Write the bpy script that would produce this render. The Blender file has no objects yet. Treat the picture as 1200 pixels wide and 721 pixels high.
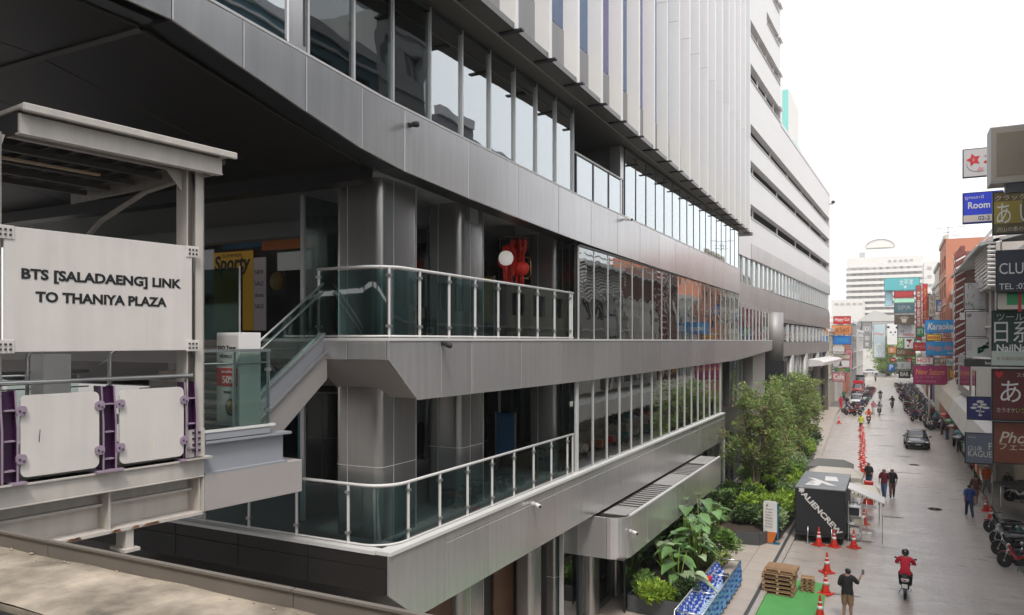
import bpy, bmesh, math, random
from math import sin, cos, pi, radians, sqrt
from mathutils import Vector, Matrix
import numpy as np
rnd = random.Random(7)
S = bpy.context.scene
COL = S.collection
H = 9.2                                   # eye height above the street (m); +Y runs down the street
# ---------------- camera, sky, sun, exposure ----------------
TH = radians(27.08); CT, ST = cos(TH), sin(TH); FPX = 880.0
cam = bpy.data.objects.new('camera', bpy.data.cameras.new('camera'))
cam.data.sensor_width = 36; cam.data.lens = 36*FPX/1200
cam.data.shift_y = 39.0/1200; cam.data.clip_end = 3000; cam.data.clip_start = .05
cam.location = (0, 0, H); cam.rotation_euler = (pi/2, 0, TH)
COL.objects.link(cam); S.camera = cam
W = bpy.data.worlds.new('World'); S.world = W; W.use_nodes = True
nt = W.node_tree; nt.nodes.clear()
def wn(t): return nt.nodes.new(t)
sky = wn('ShaderNodeTexSky'); sky.sky_type = 'NISHITA'; sky.sun_disc = False
sky.sun_elevation = radians(58); sky.sun_rotation = radians(150); sky.air_density = 1; sky.dust_density = 4
bg1 = wn('ShaderNodeBackground'); bg1.inputs[1].default_value = .05
nt.links.new(sky.outputs[0], bg1.inputs[0])
bg2 = wn('ShaderNodeBackground'); bg2.inputs[1].default_value = .88     # the even white cloud deck
noi = wn('ShaderNodeTexNoise'); noi.inputs['Scale'].default_value = 1.6; noi.inputs['Detail'].default_value = 4
rmp = wn('ShaderNodeValToRGB'); rmp.color_ramp.elements[0].color = (.93, .925, .935, 1); rmp.color_ramp.elements[1].color = (1.0, .985, .98, 1)
nt.links.new(noi.outputs[0], rmp.inputs[0]); nt.links.new(rmp.outputs[0], bg2.inputs[0])
ad = wn('ShaderNodeAddShader'); out = wn('ShaderNodeOutputWorld')
nt.links.new(bg1.outputs[0], ad.inputs[0]); nt.links.new(bg2.outputs[0], ad.inputs[1]); nt.links.new(ad.outputs[0], out.inputs[0])
sl = bpy.data.lights.new('sun', 'SUN'); sl.energy = 1.5; sl.angle = radians(12); sl.color = (1, .97, .93)
so = bpy.data.objects.new('sun', sl); COL.objects.link(so)
_az = radians(150); _el = radians(58)
so.rotation_euler = Vector((sin(_az)*cos(_el), cos(_az)*cos(_el), sin(_el))).to_track_quat('Z', 'Y').to_euler()
S.view_settings.view_transform = 'Standard'; S.view_settings.look = 'None'
S.view_settings.exposure = 0.62; S.view_settings.gamma = 1
S.cycles.use_denoising = True
S.cycles.max_bounces = 7; S.cycles.diffuse_bounces = 4; S.cycles.glossy_bounces = 3; S.cycles.transparent_max_bounces = 12
S.cycles.transmission_bounces = 2; S.cycles.caustics_reflective = False; S.cycles.caustics_refractive = False
S.cycles.sample_clamp_indirect = 6

# ---------------- pixel -> place helpers (photo measurements turned into street coordinates) ----------------
def ray(u):
    t = (u-600)/FPX
    return t*CT-ST, t*ST+CT
def G(u, v, z=0):
    d = (H-z)*FPX/(v-400); a, b = ray(u); return Vector((a*d, b*d, z))
def atY(u, v, Y):
    a, b = ray(u); d = Y/b; return Vector((a*d, Y, H+(400-v)*d/FPX))
def YatX(u, X):
    a, b = ray(u); return X/a*b

# ---------------- materials ----------------
MATS = {}
def mat(name, col, rough=.6, metal=0., noise=None, bump=None, rand=0., spec=.5, coat=0., emis=0., trans=0., island=0., streak=0.):
    if name in MATS: return MATS[name]
    m = bpy.data.materials.new(name); m.use_nodes = True; n = m.node_tree.nodes; L = m.node_tree.links
    b = n['Principled BSDF']; b.inputs['Roughness'].default_value = rough; b.inputs['Metallic'].default_value = metal
    b.inputs['Specular IOR Level'].default_value = spec; b.inputs['Coat Weight'].default_value = coat
    c = tuple(col)+(1,)
    b.inputs['Base Color'].default_value = c
    m.diffuse_color = c
    cur = None
    tc = n.new('ShaderNodeTexCoord')
    def mixc(fac, lo, hi, base):
        mm = n.new('ShaderNodeMapRange'); mm.inputs[3].default_value = lo; mm.inputs[4].default_value = hi
        L.new(fac, mm.inputs[0])
        v = n.new('ShaderNodeVectorMath'); v.operation = 'SCALE'
        if base is None: v.inputs[0].default_value = col
        else: L.new(base, v.inputs[0])
        L.new(mm.outputs[0], v.inputs['Scale']); return v.outputs[0]
    if noise:
        t = n.new('ShaderNodeTexNoise'); t.inputs['Scale'].default_value = noise[0]; t.inputs['Detail'].default_value = 6; t.inputs['Roughness'].default_value = .62
        L.new(tc.outputs['Object'], t.inputs['Vector']); cur = mixc(t.outputs[0], 1-2*noise[1], 1+2*noise[1], cur)
    if streak:
        mp = n.new('ShaderNodeMapping'); mp.inputs['Scale'].default_value = (5, 5, .35); L.new(tc.outputs['Object'], mp.inputs[0])
        t = n.new('ShaderNodeTexNoise'); t.inputs['Scale'].default_value = 1.4; t.inputs['Detail'].default_value = 4
        L.new(mp.outputs[0], t.inputs['Vector']); cur = mixc(t.outputs[0], 1-2*streak, 1+2*streak, cur)
    if rand:
        o = n.new('ShaderNodeObjectInfo'); cur = mixc(o.outputs['Random'], 1-rand, 1+rand, cur)
    if island:
        g = n.new('ShaderNodeNewGeometry'); cur = mixc(g.outputs['Random Per Island'], 1-island, 1+island, cur)
    if cur: L.new(cur, b.inputs['Base Color'])
    if bump:
        t = n.new('ShaderNodeTexNoise'); t.inputs['Scale'].default_value = bump[0]; t.inputs['Detail'].default_value = 5
        L.new(tc.outputs['Object'], t.inputs['Vector'])
        bp = n.new('ShaderNodeBump'); bp.inputs['Strength'].default_value = bump[1]; bp.inputs['Distance'].default_value = .02
        L.new(t.outputs[0], bp.inputs['Height']); L.new(bp.outputs[0], b.inputs['Normal'])
    if emis:
        b.inputs['Emission Color'].default_value = c; b.inputs['Emission Strength'].default_value = emis
    if trans:                                       # thin leaf: some light comes through
        tr = n.new('ShaderNodeBsdfTranslucent'); mx = n.new('ShaderNodeMixShader'); mx.inputs[0].default_value = trans
        if cur: L.new(cur, tr.inputs[0])
        else: tr.inputs[0].default_value = c
        L.new(b.outputs[0], mx.inputs[1]); L.new(tr.outputs[0], mx.inputs[2]); L.new(mx.outputs[0], n['Material Output'].inputs[0])
    MATS[name] = m; return m
def glass(name, tint, refl=.1, rough=.015, wave=.0, mul=1.0):
    m = bpy.data.materials.new(name); m.use_nodes = True; n = m.node_tree.nodes; L = m.node_tree.links; n.clear()
    o = n.new('ShaderNodeOutputMaterial'); tr = n.new('ShaderNodeBsdfTransparent'); tr.inputs[0].default_value = tuple(tint)+(1,)
    gl = n.new('ShaderNodeBsdfAnisotropic'); gl.inputs['Roughness'].default_value = rough; gl.inputs[0].default_value = (.9, .95, .95, 1)
    fr = n.new('ShaderNodeFresnel'); fr.inputs[0].default_value = 1.5
    ma = n.new('ShaderNodeMath'); ma.operation = 'MULTIPLY_ADD'; ma.inputs[1].default_value = mul; ma.inputs[2].default_value = refl; ma.use_clamp = True
    mx = n.new('ShaderNodeMixShader')
    L.new(fr.outputs[0], ma.inputs[0]); L.new(ma.outputs[0], mx.inputs[0]); L.new(tr.outputs[0], mx.inputs[1]); L.new(gl.outputs[0], mx.inputs[2]); L.new(mx.outputs[0], o.inputs[0])
    if wave:
        tc = n.new('ShaderNodeTexCoord'); t = n.new('ShaderNodeTexNoise'); t.inputs['Scale'].default_value = .9; t.inputs['Detail'].default_value = 1.5
        b = n.new('ShaderNodeBump'); b.inputs['Strength'].default_value = 1; b.inputs['Distance'].default_value = wave
        L.new(tc.outputs['Object'], t.inputs[0]); L.new(t.outputs[0], b.inputs['Height']); L.new(b.outputs[0], gl.inputs['Normal']); L.new(b.outputs[0], fr.inputs['Normal'])
    m.diffuse_color = tuple(tint)+(1,); MATS[name] = m; return m

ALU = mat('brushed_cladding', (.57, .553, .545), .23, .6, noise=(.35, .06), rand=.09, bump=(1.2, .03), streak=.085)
END = mat('shaded_end_cladding', (.016, .013, .011), .6, 0, noise=(.4, .1), rand=.06)  # the grey cladding again, with the end face's shade put into its colour
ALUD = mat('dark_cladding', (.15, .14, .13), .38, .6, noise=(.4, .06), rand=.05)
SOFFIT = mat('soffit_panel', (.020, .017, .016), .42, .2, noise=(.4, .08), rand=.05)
COLM = mat('column_cladding', (.36, .345, .33), .26, .7, noise=(.5, .06), streak=.06)
DECK = mat('deck_stone', (.25, .24, .23), .6, noise=(3, .08))
EDGE = mat('edge_white', (.68, .67, .65), .45, noise=(2, .04))
STEEL = mat('satin_steel', (.62, .62, .61), .3, .85, noise=(4, .05))
DARKM = mat('dark_metal', (.035, .036, .04), .4, .4)
BLACK = mat('matt_black', (.02, .02, .022), .6)
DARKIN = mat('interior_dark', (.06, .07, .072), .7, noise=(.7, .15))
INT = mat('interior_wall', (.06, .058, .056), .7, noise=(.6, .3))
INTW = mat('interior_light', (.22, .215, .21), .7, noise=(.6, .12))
TIMBER = mat('brown_panel', (.13, .065, .035), .5, noise=(2, .2))
WHITEP = mat('white_paint', (.72, .70, .68), .45, noise=(.8, .04), rand=.03, streak=.02)
CREAM = mat('cream_steel', (.52, .48, .435), .45, noise=(1.5, .10), streak=.10)
PANELW = mat('white_panel', (.66, .615, .575), .35, noise=(1.6, .06), streak=.06, rand=.02)
PURPLE = mat('purple_steel', (.05, .012, .055), .35, .1)
PURPLEL = mat('lilac_steel', (.33, .25, .32), .4, noise=(14, .12))
LAVEN = mat('lavender_steel', (.30, .31, .335), .4, noise=(1, .05))
GREYBOX = mat('grey_fascia', (.37, .34, .325), .5, noise=(1, .05))
CONC = mat('weathered_concrete', (.31, .265, .21), .8, noise=(1.6, 1.0), bump=(14, .5), streak=.0)
GSTEEL = mat('grey_flashing', (.17, .15, .13), .55, noise=(2, .12))
GL_UP = glass('glass_upper', (.50, .62, .62), .34, .012, .004, 1.5)
GL_UPC = glass('glass_upper_corner', (.46, .70, .72), .06, .012, .004, 1.0)
GL_MID = glass('glass_mid', (.52, .66, .66), .24, .015, .008, 1.3)
GL_RAIL = glass('glass_rail', (.27, .45, .44), .08, .02, .0, .9)
GL_CLR = glass('glass_clear', (.82, .90, .87), .02, .02, .0, .8)
GL_TEAL = glass('glass_teal', (.22, .42, .46), .10, .02, .004, 1.1)
WINDK = mat('window_dark', (.03, .036, .04), .08, 0, spec=.8, rand=.3)
WINMID = mat('window_grey', (.16, .18, .185), .15, 0, spec=.7, rand=.35)
BLUEG = mat('blue_glass', (.07, .13, .26), .12, .2, rand=.2, spec=.7)
PURPG = mat('violet_glass', (.11, .10, .25), .14, .2, rand=.15, spec=.7)
FINM = mat('fin_white', (.80, .785, .76), .4, .1, noise=(.5, .03), rand=.05)
SPAND = mat('spandrel_grey', (.30, .30, .305), .4, .4, noise=(.5, .04), rand=.05)
MULL = mat('mullion', (.66, .66, .65), .35, .3)
MULLD = mat('mullion_dark', (.07, .075, .08), .4, .4)

# ---------------- mesh builder ----------------
class MB:
    def __init__(s, M=None): s.v = []; s.f = []; s.mi = []; s.sm = []; s.M = M
    def add(s, vs, fs, mi=0, smooth=False):
        o = len(s.v)
        if s.M is not None: vs = [s.M @ Vector(p) for p in vs]
        s.v += [tuple(p) for p in vs]
        for f in fs: s.f.append(tuple(i+o for i in f)); s.mi.append(mi); s.sm.append(smooth)
        return s
    def box(s, x0, x1, y0, y1, z0, z1, mi=0):
        if x0 > x1: x0, x1 = x1, x0
        if y0 > y1: y0, y1 = y1, y0
        return s.add([(x0,y0,z0),(x1,y0,z0),(x1,y1,z0),(x0,y1,z0),(x0,y0,z1),(x1,y0,z1),(x1,y1,z1),(x0,y1,z1)],
                     [(3,2,1,0),(4,5,6,7),(0,1,5,4),(1,2,6,5),(2,3,7,6),(3,0,4,7)], mi)
    def bar(s, a, b, w, h, mi=0, up=(0,0,1)):                        # box beam from a to b
        a = Vector(a); b = Vector(b); d = (b-a).normalized(); u = Vector(up)
        if abs(d.dot(u)) > .98: u = Vector((1,0,0))
        r = d.cross(u).normalized()*w/2; t = r.cross(d).normalized()*h/2
        return s.add([a-r-t, a+r-t, a+r+t, a-r+t, b-r-t, b+r-t, b+r+t, b-r+t],
                     [(0,1,2,3),(7,6,5,4),(4,5,1,0),(5,6,2,1),(6,7,3,2),(7,4,0,3)], mi)
    def tube(s, pts, r, n=8, mi=0, caps=True):                       # swept tube, r scalar or list
        pts = [Vector(p) for p in pts]; N = len(pts); rr = r if isinstance(r, (list, tuple)) else [r]*N
        vs = []; prev = None
        for i, p in enumerate(pts):
            d = (pts[min(i+1, N-1)]-pts[max(i-1, 0)]).normalized()
            if prev is None:
                x = d.cross(Vector((0,0,1)) if abs(d.z) < .95 else Vector((1,0,0))).normalized()
            else: x = (prev-d*prev.dot(d)).normalized()
            prev = x; y = d.cross(x)
            for k in range(n):
                a = 2*pi*k/n; vs.append(p+(x*cos(a)+y*sin(a))*rr[i])
        fs = [(i*n+k, i*n+(k+1)%n, (i+1)*n+(k+1)%n, (i+1)*n+k) for i in range(N-1) for k in range(n)]
        if caps: fs += [tuple(range(n-1, -1, -1)), tuple(range((N-1)*n, N*n))]
        return s.add(vs, fs, mi, True)
    def lathe(s, prof, c=(0,0,0), n=16, mi=0, axis='z'):             # prof: (r, h)
        vs = []
        for r, h in prof:
            for k in range(n):
                a = 2*pi*k/n
                p = (r*cos(a), r*sin(a), h) if axis == 'z' else ((h, r*cos(a), r*sin(a)) if axis == 'x' else (r*cos(a), h, r*sin(a)))
                vs.append((p[0]+c[0], p[1]+c[1], p[2]+c[2]))
        fs = [(i*n+k, i*n+(k+1)%n, (i+1)*n+(k+1)%n, (i+1)*n+k) for i in range(len(prof)-1) for k in range(n)]
        if prof[0][0] > 1e-4: fs.append(tuple(range(n-1, -1, -1)))
        if prof[-1][0] > 1e-4: fs.append(tuple(range((len(prof)-1)*n, len(prof)*n)))
        return s.add(vs, fs, mi, True)
    def prism(s, poly, a0, a1, axis='x', mi=0):                      # poly in the other two axes, extruded a0..a1
        n = len(poly)
        def P(p, a): return {'x': (a, p[0], p[1]), 'y': (p[0], a, p[1]), 'z': (p[0], p[1], a)}[axis]
        vs = [P(p, a0) for p in poly]+[P(p, a1) for p in poly]
        fs = [tuple(range(n-1, -1, -1)), tuple(range(n, 2*n))]+[(i, (i+1)%n, n+(i+1)%n, n+i) for i in range(n)]
        return s.add(vs, fs, mi)
    def ell(s, c, r, n=12, m=8, mi=0):
        vs = []; fs = []
        for i in range(m+1):
            p = pi*i/m
            for k in range(n):
                a = 2*pi*k/n; vs.append((c[0]+r[0]*sin(p)*cos(a), c[1]+r[1]*sin(p)*sin(a), c[2]+r[2]*cos(p)))
        for i in range(m):
            for k in range(n): fs.append((i*n+k, (i+1)*n+k, (i+1)*n+(k+1)%n, i*n+(k+1)%n))
        return s.add(vs, fs, mi, True)
def mesh_of(mb, name, mats, bevel=0, org=None):
    me = bpy.data.meshes.new(name)
    v = mb.v if org is None else [(p[0]-org[0], p[1]-org[1], p[2]-org[2]) for p in mb.v]
    me.from_pydata(v, [], mb.f)
    ms = mats if isinstance(mats, (list, tuple)) else [mats]
    for m in ms: me.materials.append(m)
    if len(ms) > 1: me.polygons.foreach_set('material_index', mb.mi)
    me.polygons.foreach_set('use_smooth', mb.sm)
    bm = bmesh.new(); bm.from_mesh(me)
    if bevel:
        bmesh.ops.bevel(bm, geom=bm.edges[:], offset=bevel, segments=1, affect='EDGES', clamp_overlap=True)
    bmesh.ops.recalc_face_normals(bm, faces=bm.faces); bm.to_mesh(me); bm.free()
    me.update(); return me
ORG = {}
def obj(name, mb, m, parent=None, bevel=0, label=None):
    o0 = ORG.get(parent.name, Vector()) if parent else Vector()
    me = mesh_of(mb, name, m, bevel, o0)
    o = bpy.data.objects.new(name, me); COL.objects.link(o)
    if parent: o.parent = parent; ORG[o.name] = o0
    if label: o['label'] = label
    return o
def top(name, mb, m, label, cat, group=None, bevel=0, kind=None, org=None):   # a thing that is one mesh
    xs = [p[0] for p in mb.v]; ys = [p[1] for p in mb.v]; zs = [p[2] for p in mb.v]
    c = Vector(org) if org is not None else Vector(((min(xs)+max(xs))/2, (min(ys)+max(ys))/2, min(zs)))
    o = bpy.data.objects.new(name, mesh_of(mb, name, m, bevel, c)); o.location = c; COL.objects.link(o); ORG[o.name] = c
    tag(o, label, cat, group, kind); return o
def tag(o, label=None, cat=None, group=None, kind=None):
    if label: o['label'] = label
    if cat: o['category'] = cat
    if group: o['group'] = group
    if kind: o['kind'] = kind
    return o
def thing(name, label, cat, loc=(0,0,0), group=None, rz=0, world=True):
    o = bpy.data.objects.new(name, None); o.empty_display_size = .3; COL.objects.link(o); o.location = loc; o.rotation_euler = (0, 0, rz)
    ORG[o.name] = Vector(loc) if world else Vector()
    return tag(o, label, cat, group)
def struct(name, mb, m, bevel=0):
    o = obj(name, mb, m, None, bevel); o['kind'] = 'structure'; return o
CACHE = {}
def cb(name, size, c, m, parent, bevel=0, rot=None, label=None):       # a box piece; alike pieces share one mesh
    key = (name, tuple(round(s, 3) for s in size), m.name, bevel)
    if key not in CACHE:
        x, y, z = (s/2 for s in size); CACHE[key] = mesh_of(MB().box(-x, x, -y, y, -z, z), name, m, bevel)
    o = bpy.data.objects.new(name, CACHE[key]); COL.objects.link(o)
    o0 = ORG.get(parent.name, Vector()) if parent else Vector()
    o.parent = parent; o.location = Vector(c)-o0
    ORG[o.name] = Vector(c) if rot is None else Vector()
    if rot: o.rotation_euler = rot
    if label: o['label'] = label
    return o
def copy_tree(o, parent=None):
    c = o.copy(); COL.objects.link(c); c.parent = parent
    for ch in list(o.children): copy_tree(ch, c)
    return c
def text_mesh(body, w=None, h=None, bold=0., italic=0., spacing=1.0):
    cu = bpy.data.curves.new('lettering', 'FONT'); cu.body = body; cu.align_x = 'CENTER'; cu.align_y = 'CENTER'
    cu.offset = bold; cu.shear = italic; cu.space_character = spacing; cu.resolution_u = 3; cu.extrude = .004; cu.fill_mode = 'BOTH'
    o = bpy.data.objects.new('lettering', cu); COL.objects.link(o)
    dg = bpy.context.evaluated_depsgraph_get(); me = bpy.data.meshes.new_from_object(o.evaluated_get(dg))
    bpy.data.objects.remove(o); bpy.data.curves.remove(cu)
    me.name = 'lettering'
    if len(me.vertices) == 0: return me
    co = np.empty(len(me.vertices)*3); me.vertices.foreach_get('co', co); co = co.reshape(-1, 3)
    lo, hi = co.min(0), co.max(0); c = (lo+hi)/2; sx = (w/(hi[0]-lo[0])) if w else None; sy = (h/(hi[1]-lo[1])) if h else None
    sx = sx or sy; sy = sy or sx
    co[:, 0] = (co[:, 0]-c[0])*sx; co[:, 1] = (co[:, 1]-c[1])*sy; co[:, 2] = np.where(co[:, 2] > 0, .004, -.001)
    me.vertices.foreach_set('co', co.ravel()); me.update(); return me
def letters(body, c, m, parent, w=None, h=None, face='-y', bold=0., italic=0., roll=0., spacing=1.0, name='lettering'):
    me = text_mesh(body, w, h, bold, italic, spacing); me.materials.clear(); me.materials.append(m)
    o = bpy.data.objects.new(name, me); COL.objects.link(o); o.parent = parent
    o.location = Vector(c)-ORG.get(parent.name, Vector())
    R = {'-y': Matrix.Rotation(pi/2, 4, 'X'), '+x': Matrix.Rotation(pi/2, 4, 'Z')@Matrix.Rotation(pi/2, 4, 'X'), '-x': Matrix.Rotation(-pi/2, 4, 'Z')@Matrix.Rotation(pi/2, 4, 'X')}[face]
    o.rotation_euler = (R@Matrix.Rotation(roll, 4, 'Z')).to_euler(); return o
def wall_grid(mb, s0, s1, z0, z1, holes, n0, n1, mp):                 # wall slab with real rectangular openings; mp maps (s,n,z)
    ss = sorted({s0, s1}|{h[0] for h in holes}|{h[1] for h in holes}); zz = sorted({z0, z1}|{h[2] for h in holes}|{h[3] for h in holes})
    def hole(s, z): return any(h[0] < s < h[1] and h[2] < z < h[3] for h in holes)
    def b(a0, a1, c0, c1):
        P = [mp(s, n, z) for z in (c0, c1) for s, n in ((a0, n0), (a1, n0), (a1, n1), (a0, n1))]
        mb.add(P, [(3,2,1,0),(4,5,6,7),(0,1,5,4),(1,2,6,5),(2,3,7,6),(3,0,4,7)])
    for j in range(len(zz)-1):
        i = 0; zc = (zz[j]+zz[j+1])/2
        while i < len(ss)-1:
            if hole((ss[i]+ss[i+1])/2, zc): i += 1; continue
            k = i
            while k < len(ss)-1 and not hole((ss[k]+ss[k+1])/2, zc): k += 1
            b(ss[i], ss[k], zz[j], zz[j+1]); i = k
# ---------------- the setting ----------------
def kx(y):
    P = [(-50, -4.2), (44, -4.2), (67, -5.3), (100, -6.5), (300, -7.0)]
    for (a, xa), (b, xb) in zip(P, P[1:]):
        if y <= b: return xa+(xb-xa)*(y-a)/(b-a)
ROAD = mat('road_concrete', (.44, .395, .355), .30, noise=(.35, .10), bump=(7, .55), spec=.7)
def _road():
    n = ROAD.node_tree.nodes; L = ROAD.node_tree.links; b = n['Principled BSDF']; src = b.inputs['Base Color'].links[0].from_socket
    tc = n.new('ShaderNodeTexCoord')
    def nz(scale, sc, det=5):
        mp = n.new('ShaderNodeMapping'); mp.inputs['Scale'].default_value = sc; t = n.new('ShaderNodeTexNoise'); t.inputs['Scale'].default_value = scale; t.inputs['Detail'].default_value = det; t.inputs['Roughness'].default_value = .7
        L.new(tc.outputs['Object'], mp.inputs[0]); L.new(mp.outputs[0], t.inputs[0]); return t.outputs[0]
    def rng(s, a, b_, lo, hi):
        m = n.new('ShaderNodeMapRange'); m.inputs[1].default_value = a; m.inputs[2].default_value = b_; m.inputs[3].default_value = lo; m.inputs[4].default_value = hi; L.new(s, m.inputs[0]); return m.outputs[0]
    def mul(c, f):
        v = n.new('ShaderNodeVectorMath'); v.operation = 'SCALE'; L.new(c, v.inputs[0]); L.new(f, v.inputs['Scale']); return v.outputs[0]
    c = mul(src, rng(nz(.9, (.5, 3.2, 1)), .38, .66, .91, 1.05))          # cross streaks: wet reflections painted into the colour
    c = mul(c, rng(nz(.5, (2.2, .12, 1), 3), .35, .65, .90, 1.05))        # long wheel tracks
    c = mul(c, rng(nz(38, (1, 1, 1), 3), .3, .7, .86, 1.14))              # aggregate
    c = mul(c, rng(nz(1.7, (1, 1, 1), 6), .58, .70, 1.0, .72))            # oil and damp stains
    L.new(c, b.inputs['Base Color']); L.new(rng(nz(.8, (.6, 2.4, 1)), .35, .65, .24, .48), b.inputs['Roughness'])
_road()
WALK = mat('pavement_stone', (.44, .38, .33), .6, noise=(.5, .07), bump=(20, .15), rand=.04)
KERB = mat('kerb_stone', (.38, .35, .32), .7, noise=(2, .1), rand=.06)
GROUNDM = mat('ground', (.16, .15, .14), .9, noise=(.2, .1))
struct('ground', MB().box(-400, 400, -150, 900, -.5, -.008), GROUNDM)
mb = MB()
nx, ny = 10, 150                                                     # the road: a gently uneven sheet
for j in range(ny+1):
    for i in range(nx+1):
        y = -20+260*j/ny; x = kx(y)-.02+(4.64-kx(y))*i/nx
        mb.v.append((x, y, .012+.012*sin(x*1.7+y*.31)*sin(y*.13+x)+.006*sin(y*1.1)))
for j in range(ny):
    for i in range(nx):
        a = j*(nx+1)+i; mb.f.append((a, a+1, a+nx+2, a+nx+1)); mb.mi.append(0); mb.sm.append(True)
struct('road', mb, ROAD)
JT = mat('joint_tar', (.13, .12, .11), .8)
PATCH = mat('road_patch', (.27, .25, .23), .38, noise=(1.5, .12), bump=(9, .4))
for k in range(16):                                                  # worn, shallow cross patches in the surface
    y = 30+k*7.3+rnd.uniform(-1, 1); x = rnd.uniform(-3, 2.8); w = rnd.uniform(.5, 1.6); m_ = MB(); n = 12
    pts = [(x+w*cos(2*pi*i/n)*rnd.uniform(.8, 1.1), y+.13*sin(2*pi*i/n)*rnd.uniform(.6, 1.2)) for i in range(n)]
    struct('road_patch', m_.prism(pts, .03, .0335, 'z'), PATCH)
cov = mat('manhole_iron', (.21, .195, .175), .5, .4, noise=(8, .2))
MH = []
for i, (x, y) in enumerate([(1.9, 47), (1.2, 63), (2.5, 88), (-1.6, 104), (-3.2, 53)]):
    m = MB().lathe([(0, .03), (.30, .03), (.34, .042), (.36, .03)], (x, y, 0), 20)
    m.box(x-.2, x+.2, y-.02, y+.02, .03, .045).box(x-.02, x+.02, y-.2, y+.2, .03, .046)
    top('manhole_cover', m, cov, ['round iron manhole cover in the road near the blue shirted walker', 'round iron manhole cover in mid road just before the black car', 'round iron manhole cover on the road beyond the black car',
        'round iron manhole cover beside the red cone line', 'round iron manhole cover beyond the trailer stalls'][i], 'manhole cover', 'manhole covers in the road')
# left pavement of big stone slabs, and its kerb stones
base = struct('pavement', MB().prism([(-9.2, -2), (-4.35, -2), (-4.35, 44), (kx(67)-.15, 67), (kx(100)-.15, 100), (kx(112)-.15, 112), (-9.2, 112)], 0, .10, 'z'), KERB)
for j in range(24):
    for i in range(4):
        y = 20+j*1.2; cb('slab', (1.185, 1.185, .03), (-8.35+i*1.2, y+.6, .115), WALK, base)
struct('pavement_far', MB().prism([(-8.95, 48.85), (kx(48.85)-.16, 48.85), (kx(67)-.16, 67), (kx(100)-.16, 100), (kx(112)-.16, 112), (-8.95, 112)], .10, .128, 'z'), WALK)
for j in range(75):
    y = 12+j*1.2; cb('kerb_stone', (.17, 1.19, .15), (kx(y+.6)-.08, y+.6, .075), KERB, base, .012, (0, 0, .046 if y > 44 else 0))
rbase = struct('pavement_right', MB().box(4.72, 7, 42, 225, 0, .12), mat('pavement_right_stone', (.36, .34, .31), .7, noise=(.6, .1)))
for j in range(70):
    y = 55+j*1.2; cb('kerb_stone', (.17, 1.19, .15), (4.65, y+.6, .075), KERB, rbase, .012)
struct('pavement_apron', MB().box(4.45, 9, 5, 52, 0, .035), mat('apron_paint', (.20, .235, .22), .35, noise=(.5, .15), bump=(6, .2)))
struct('drain_channel', MB().box(-4.5, -4.37, 20, 60, .128, .136), mat('drain_dark', (.06, .06, .06), .7))

# ---------------- unseen railway station behind the viewer, added to block sky light ----------------
VI = thing('unseen_station', 'concrete elevated railway deck with round columns over the viewing walkway', 'railway station', (0, -9, 0))  # unseen deck behind the viewer, added to block sky light
VC = mat('unseen_station_concrete', (.26, .25, .235), .8, noise=(.4, .15), streak=.05)
obj('deck', MB().box(-60, 60, -20, -5.2, H+4.2, H+5.4).box(-60, 60, -15, -6, H+3.2, H+4.19), VC, VI)
obj('parapet', MB().box(-60, 60, -5.5, -5.2, H+5.41, H+6.9).box(-60, 60, -20, -19.7, H+5.41, H+6.9), VC, VI)
obj('unseen_concourse', MB().box(-40, 40, -18, -4.5, H-2.4, H-1.7).box(-40, 40, -18, -17.7, H-1.69, H+3.1), VC, VI)
obj('unseen_walkway_floor', MB().box(-12, 8, -4.49, 1.1, H-1.95, H-1.75), VC, VI)
for k in range(5): obj('column', MB().lathe([(.9, 0), (.9, H+3.1)], (-44+k*22, -11, 0), 24), VC, VI)

# ---------------- the office building on the left ----------------
FX = -8.4
Z = lambda r: H+r                                                   # heights measured from eye level
B = thing('office_building', 'long grey metal clad office building with glass balconies and white vertical fins', 'building', (FX, 30, 0))
def fpanel(y0, y1, b0, b1, t0, t1, m=ALU, x=FX, th=.05, name='cladding_panel', parent=None):
    g = .009
    mb = MB(); P = [(y0+g, b0), (y1-g, b1), (y1-g, t1), (y0+g, t0)]
    mb.prism([(p[0], Z(p[1])) for p in P], x-th, x, 'x'); return obj(name, mb, m, parent or B, .006)
def lin(y, pts):
    for (a, za), (b, zb) in zip(pts, pts[1:]):
        if a <= y <= b: return za+(zb-za)*(y-a)/(b-a)
    return pts[0][1] if y < pts[0][0] else pts[-1][1]
# mid slab band
BX = FX-.055
mid_t = 0.05
core = MB()
core.prism([(11.45, Z(0)), (11.45, Z(-.36)), (12.4, Z(-1.14)), (47, Z(-1.12)), (60, Z(-.66)), (60, Z(0))], -10.3, BX, 'x')
core.prism([(11.6, Z(0)), (11.6, Z(-.5)), (13.0, Z(-1.0)), (60, Z(-.62)), (60, Z(0))], -26, -10.305, 'x')
obj('floor_slab', core, GREYBOX, B)
obj('slab_edge', MB().box(FX-.22, FX+.015, 11.4, 60, Z(.002), Z(.055)).box(-10.3, FX-.23, 11.4, 11.6, Z(.002), Z(.055)), EDGE, B)
obj('balcony_floor', MB().box(-26, FX-.24, 11.62, 60, Z(.0), Z(.03)), DECK, B)
mb = MB().prism([(11.4, Z(0)), (11.4, Z(-.36)), (12.36, Z(-1.17)), (13.2, Z(-1.17)), (13.2, Z(0))], FX-.05, FX, 'x'); obj('cladding_panel', mb, ALU, B, .006)
obj('end_panel', MB().box(-10.3, -9.38, 11.38, 11.44, Z(-.36), Z(-.005)), ALU, B, .006)
obj('end_panel', MB().box(-9.365, FX-.06, 11.38, 11.44, Z(-.36), Z(-.005)), ALU, B, .006)
def bot_mid(y): return lin(y, [(12.4, -1.17), (21, -1.22), (46, -1.16), (60, -.70)])
y = 13.2; j = [14.46, 16.95, 19.5, 22.05]; 
while j[-1] < 57: j.append(j[-1]+2.53)
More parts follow.
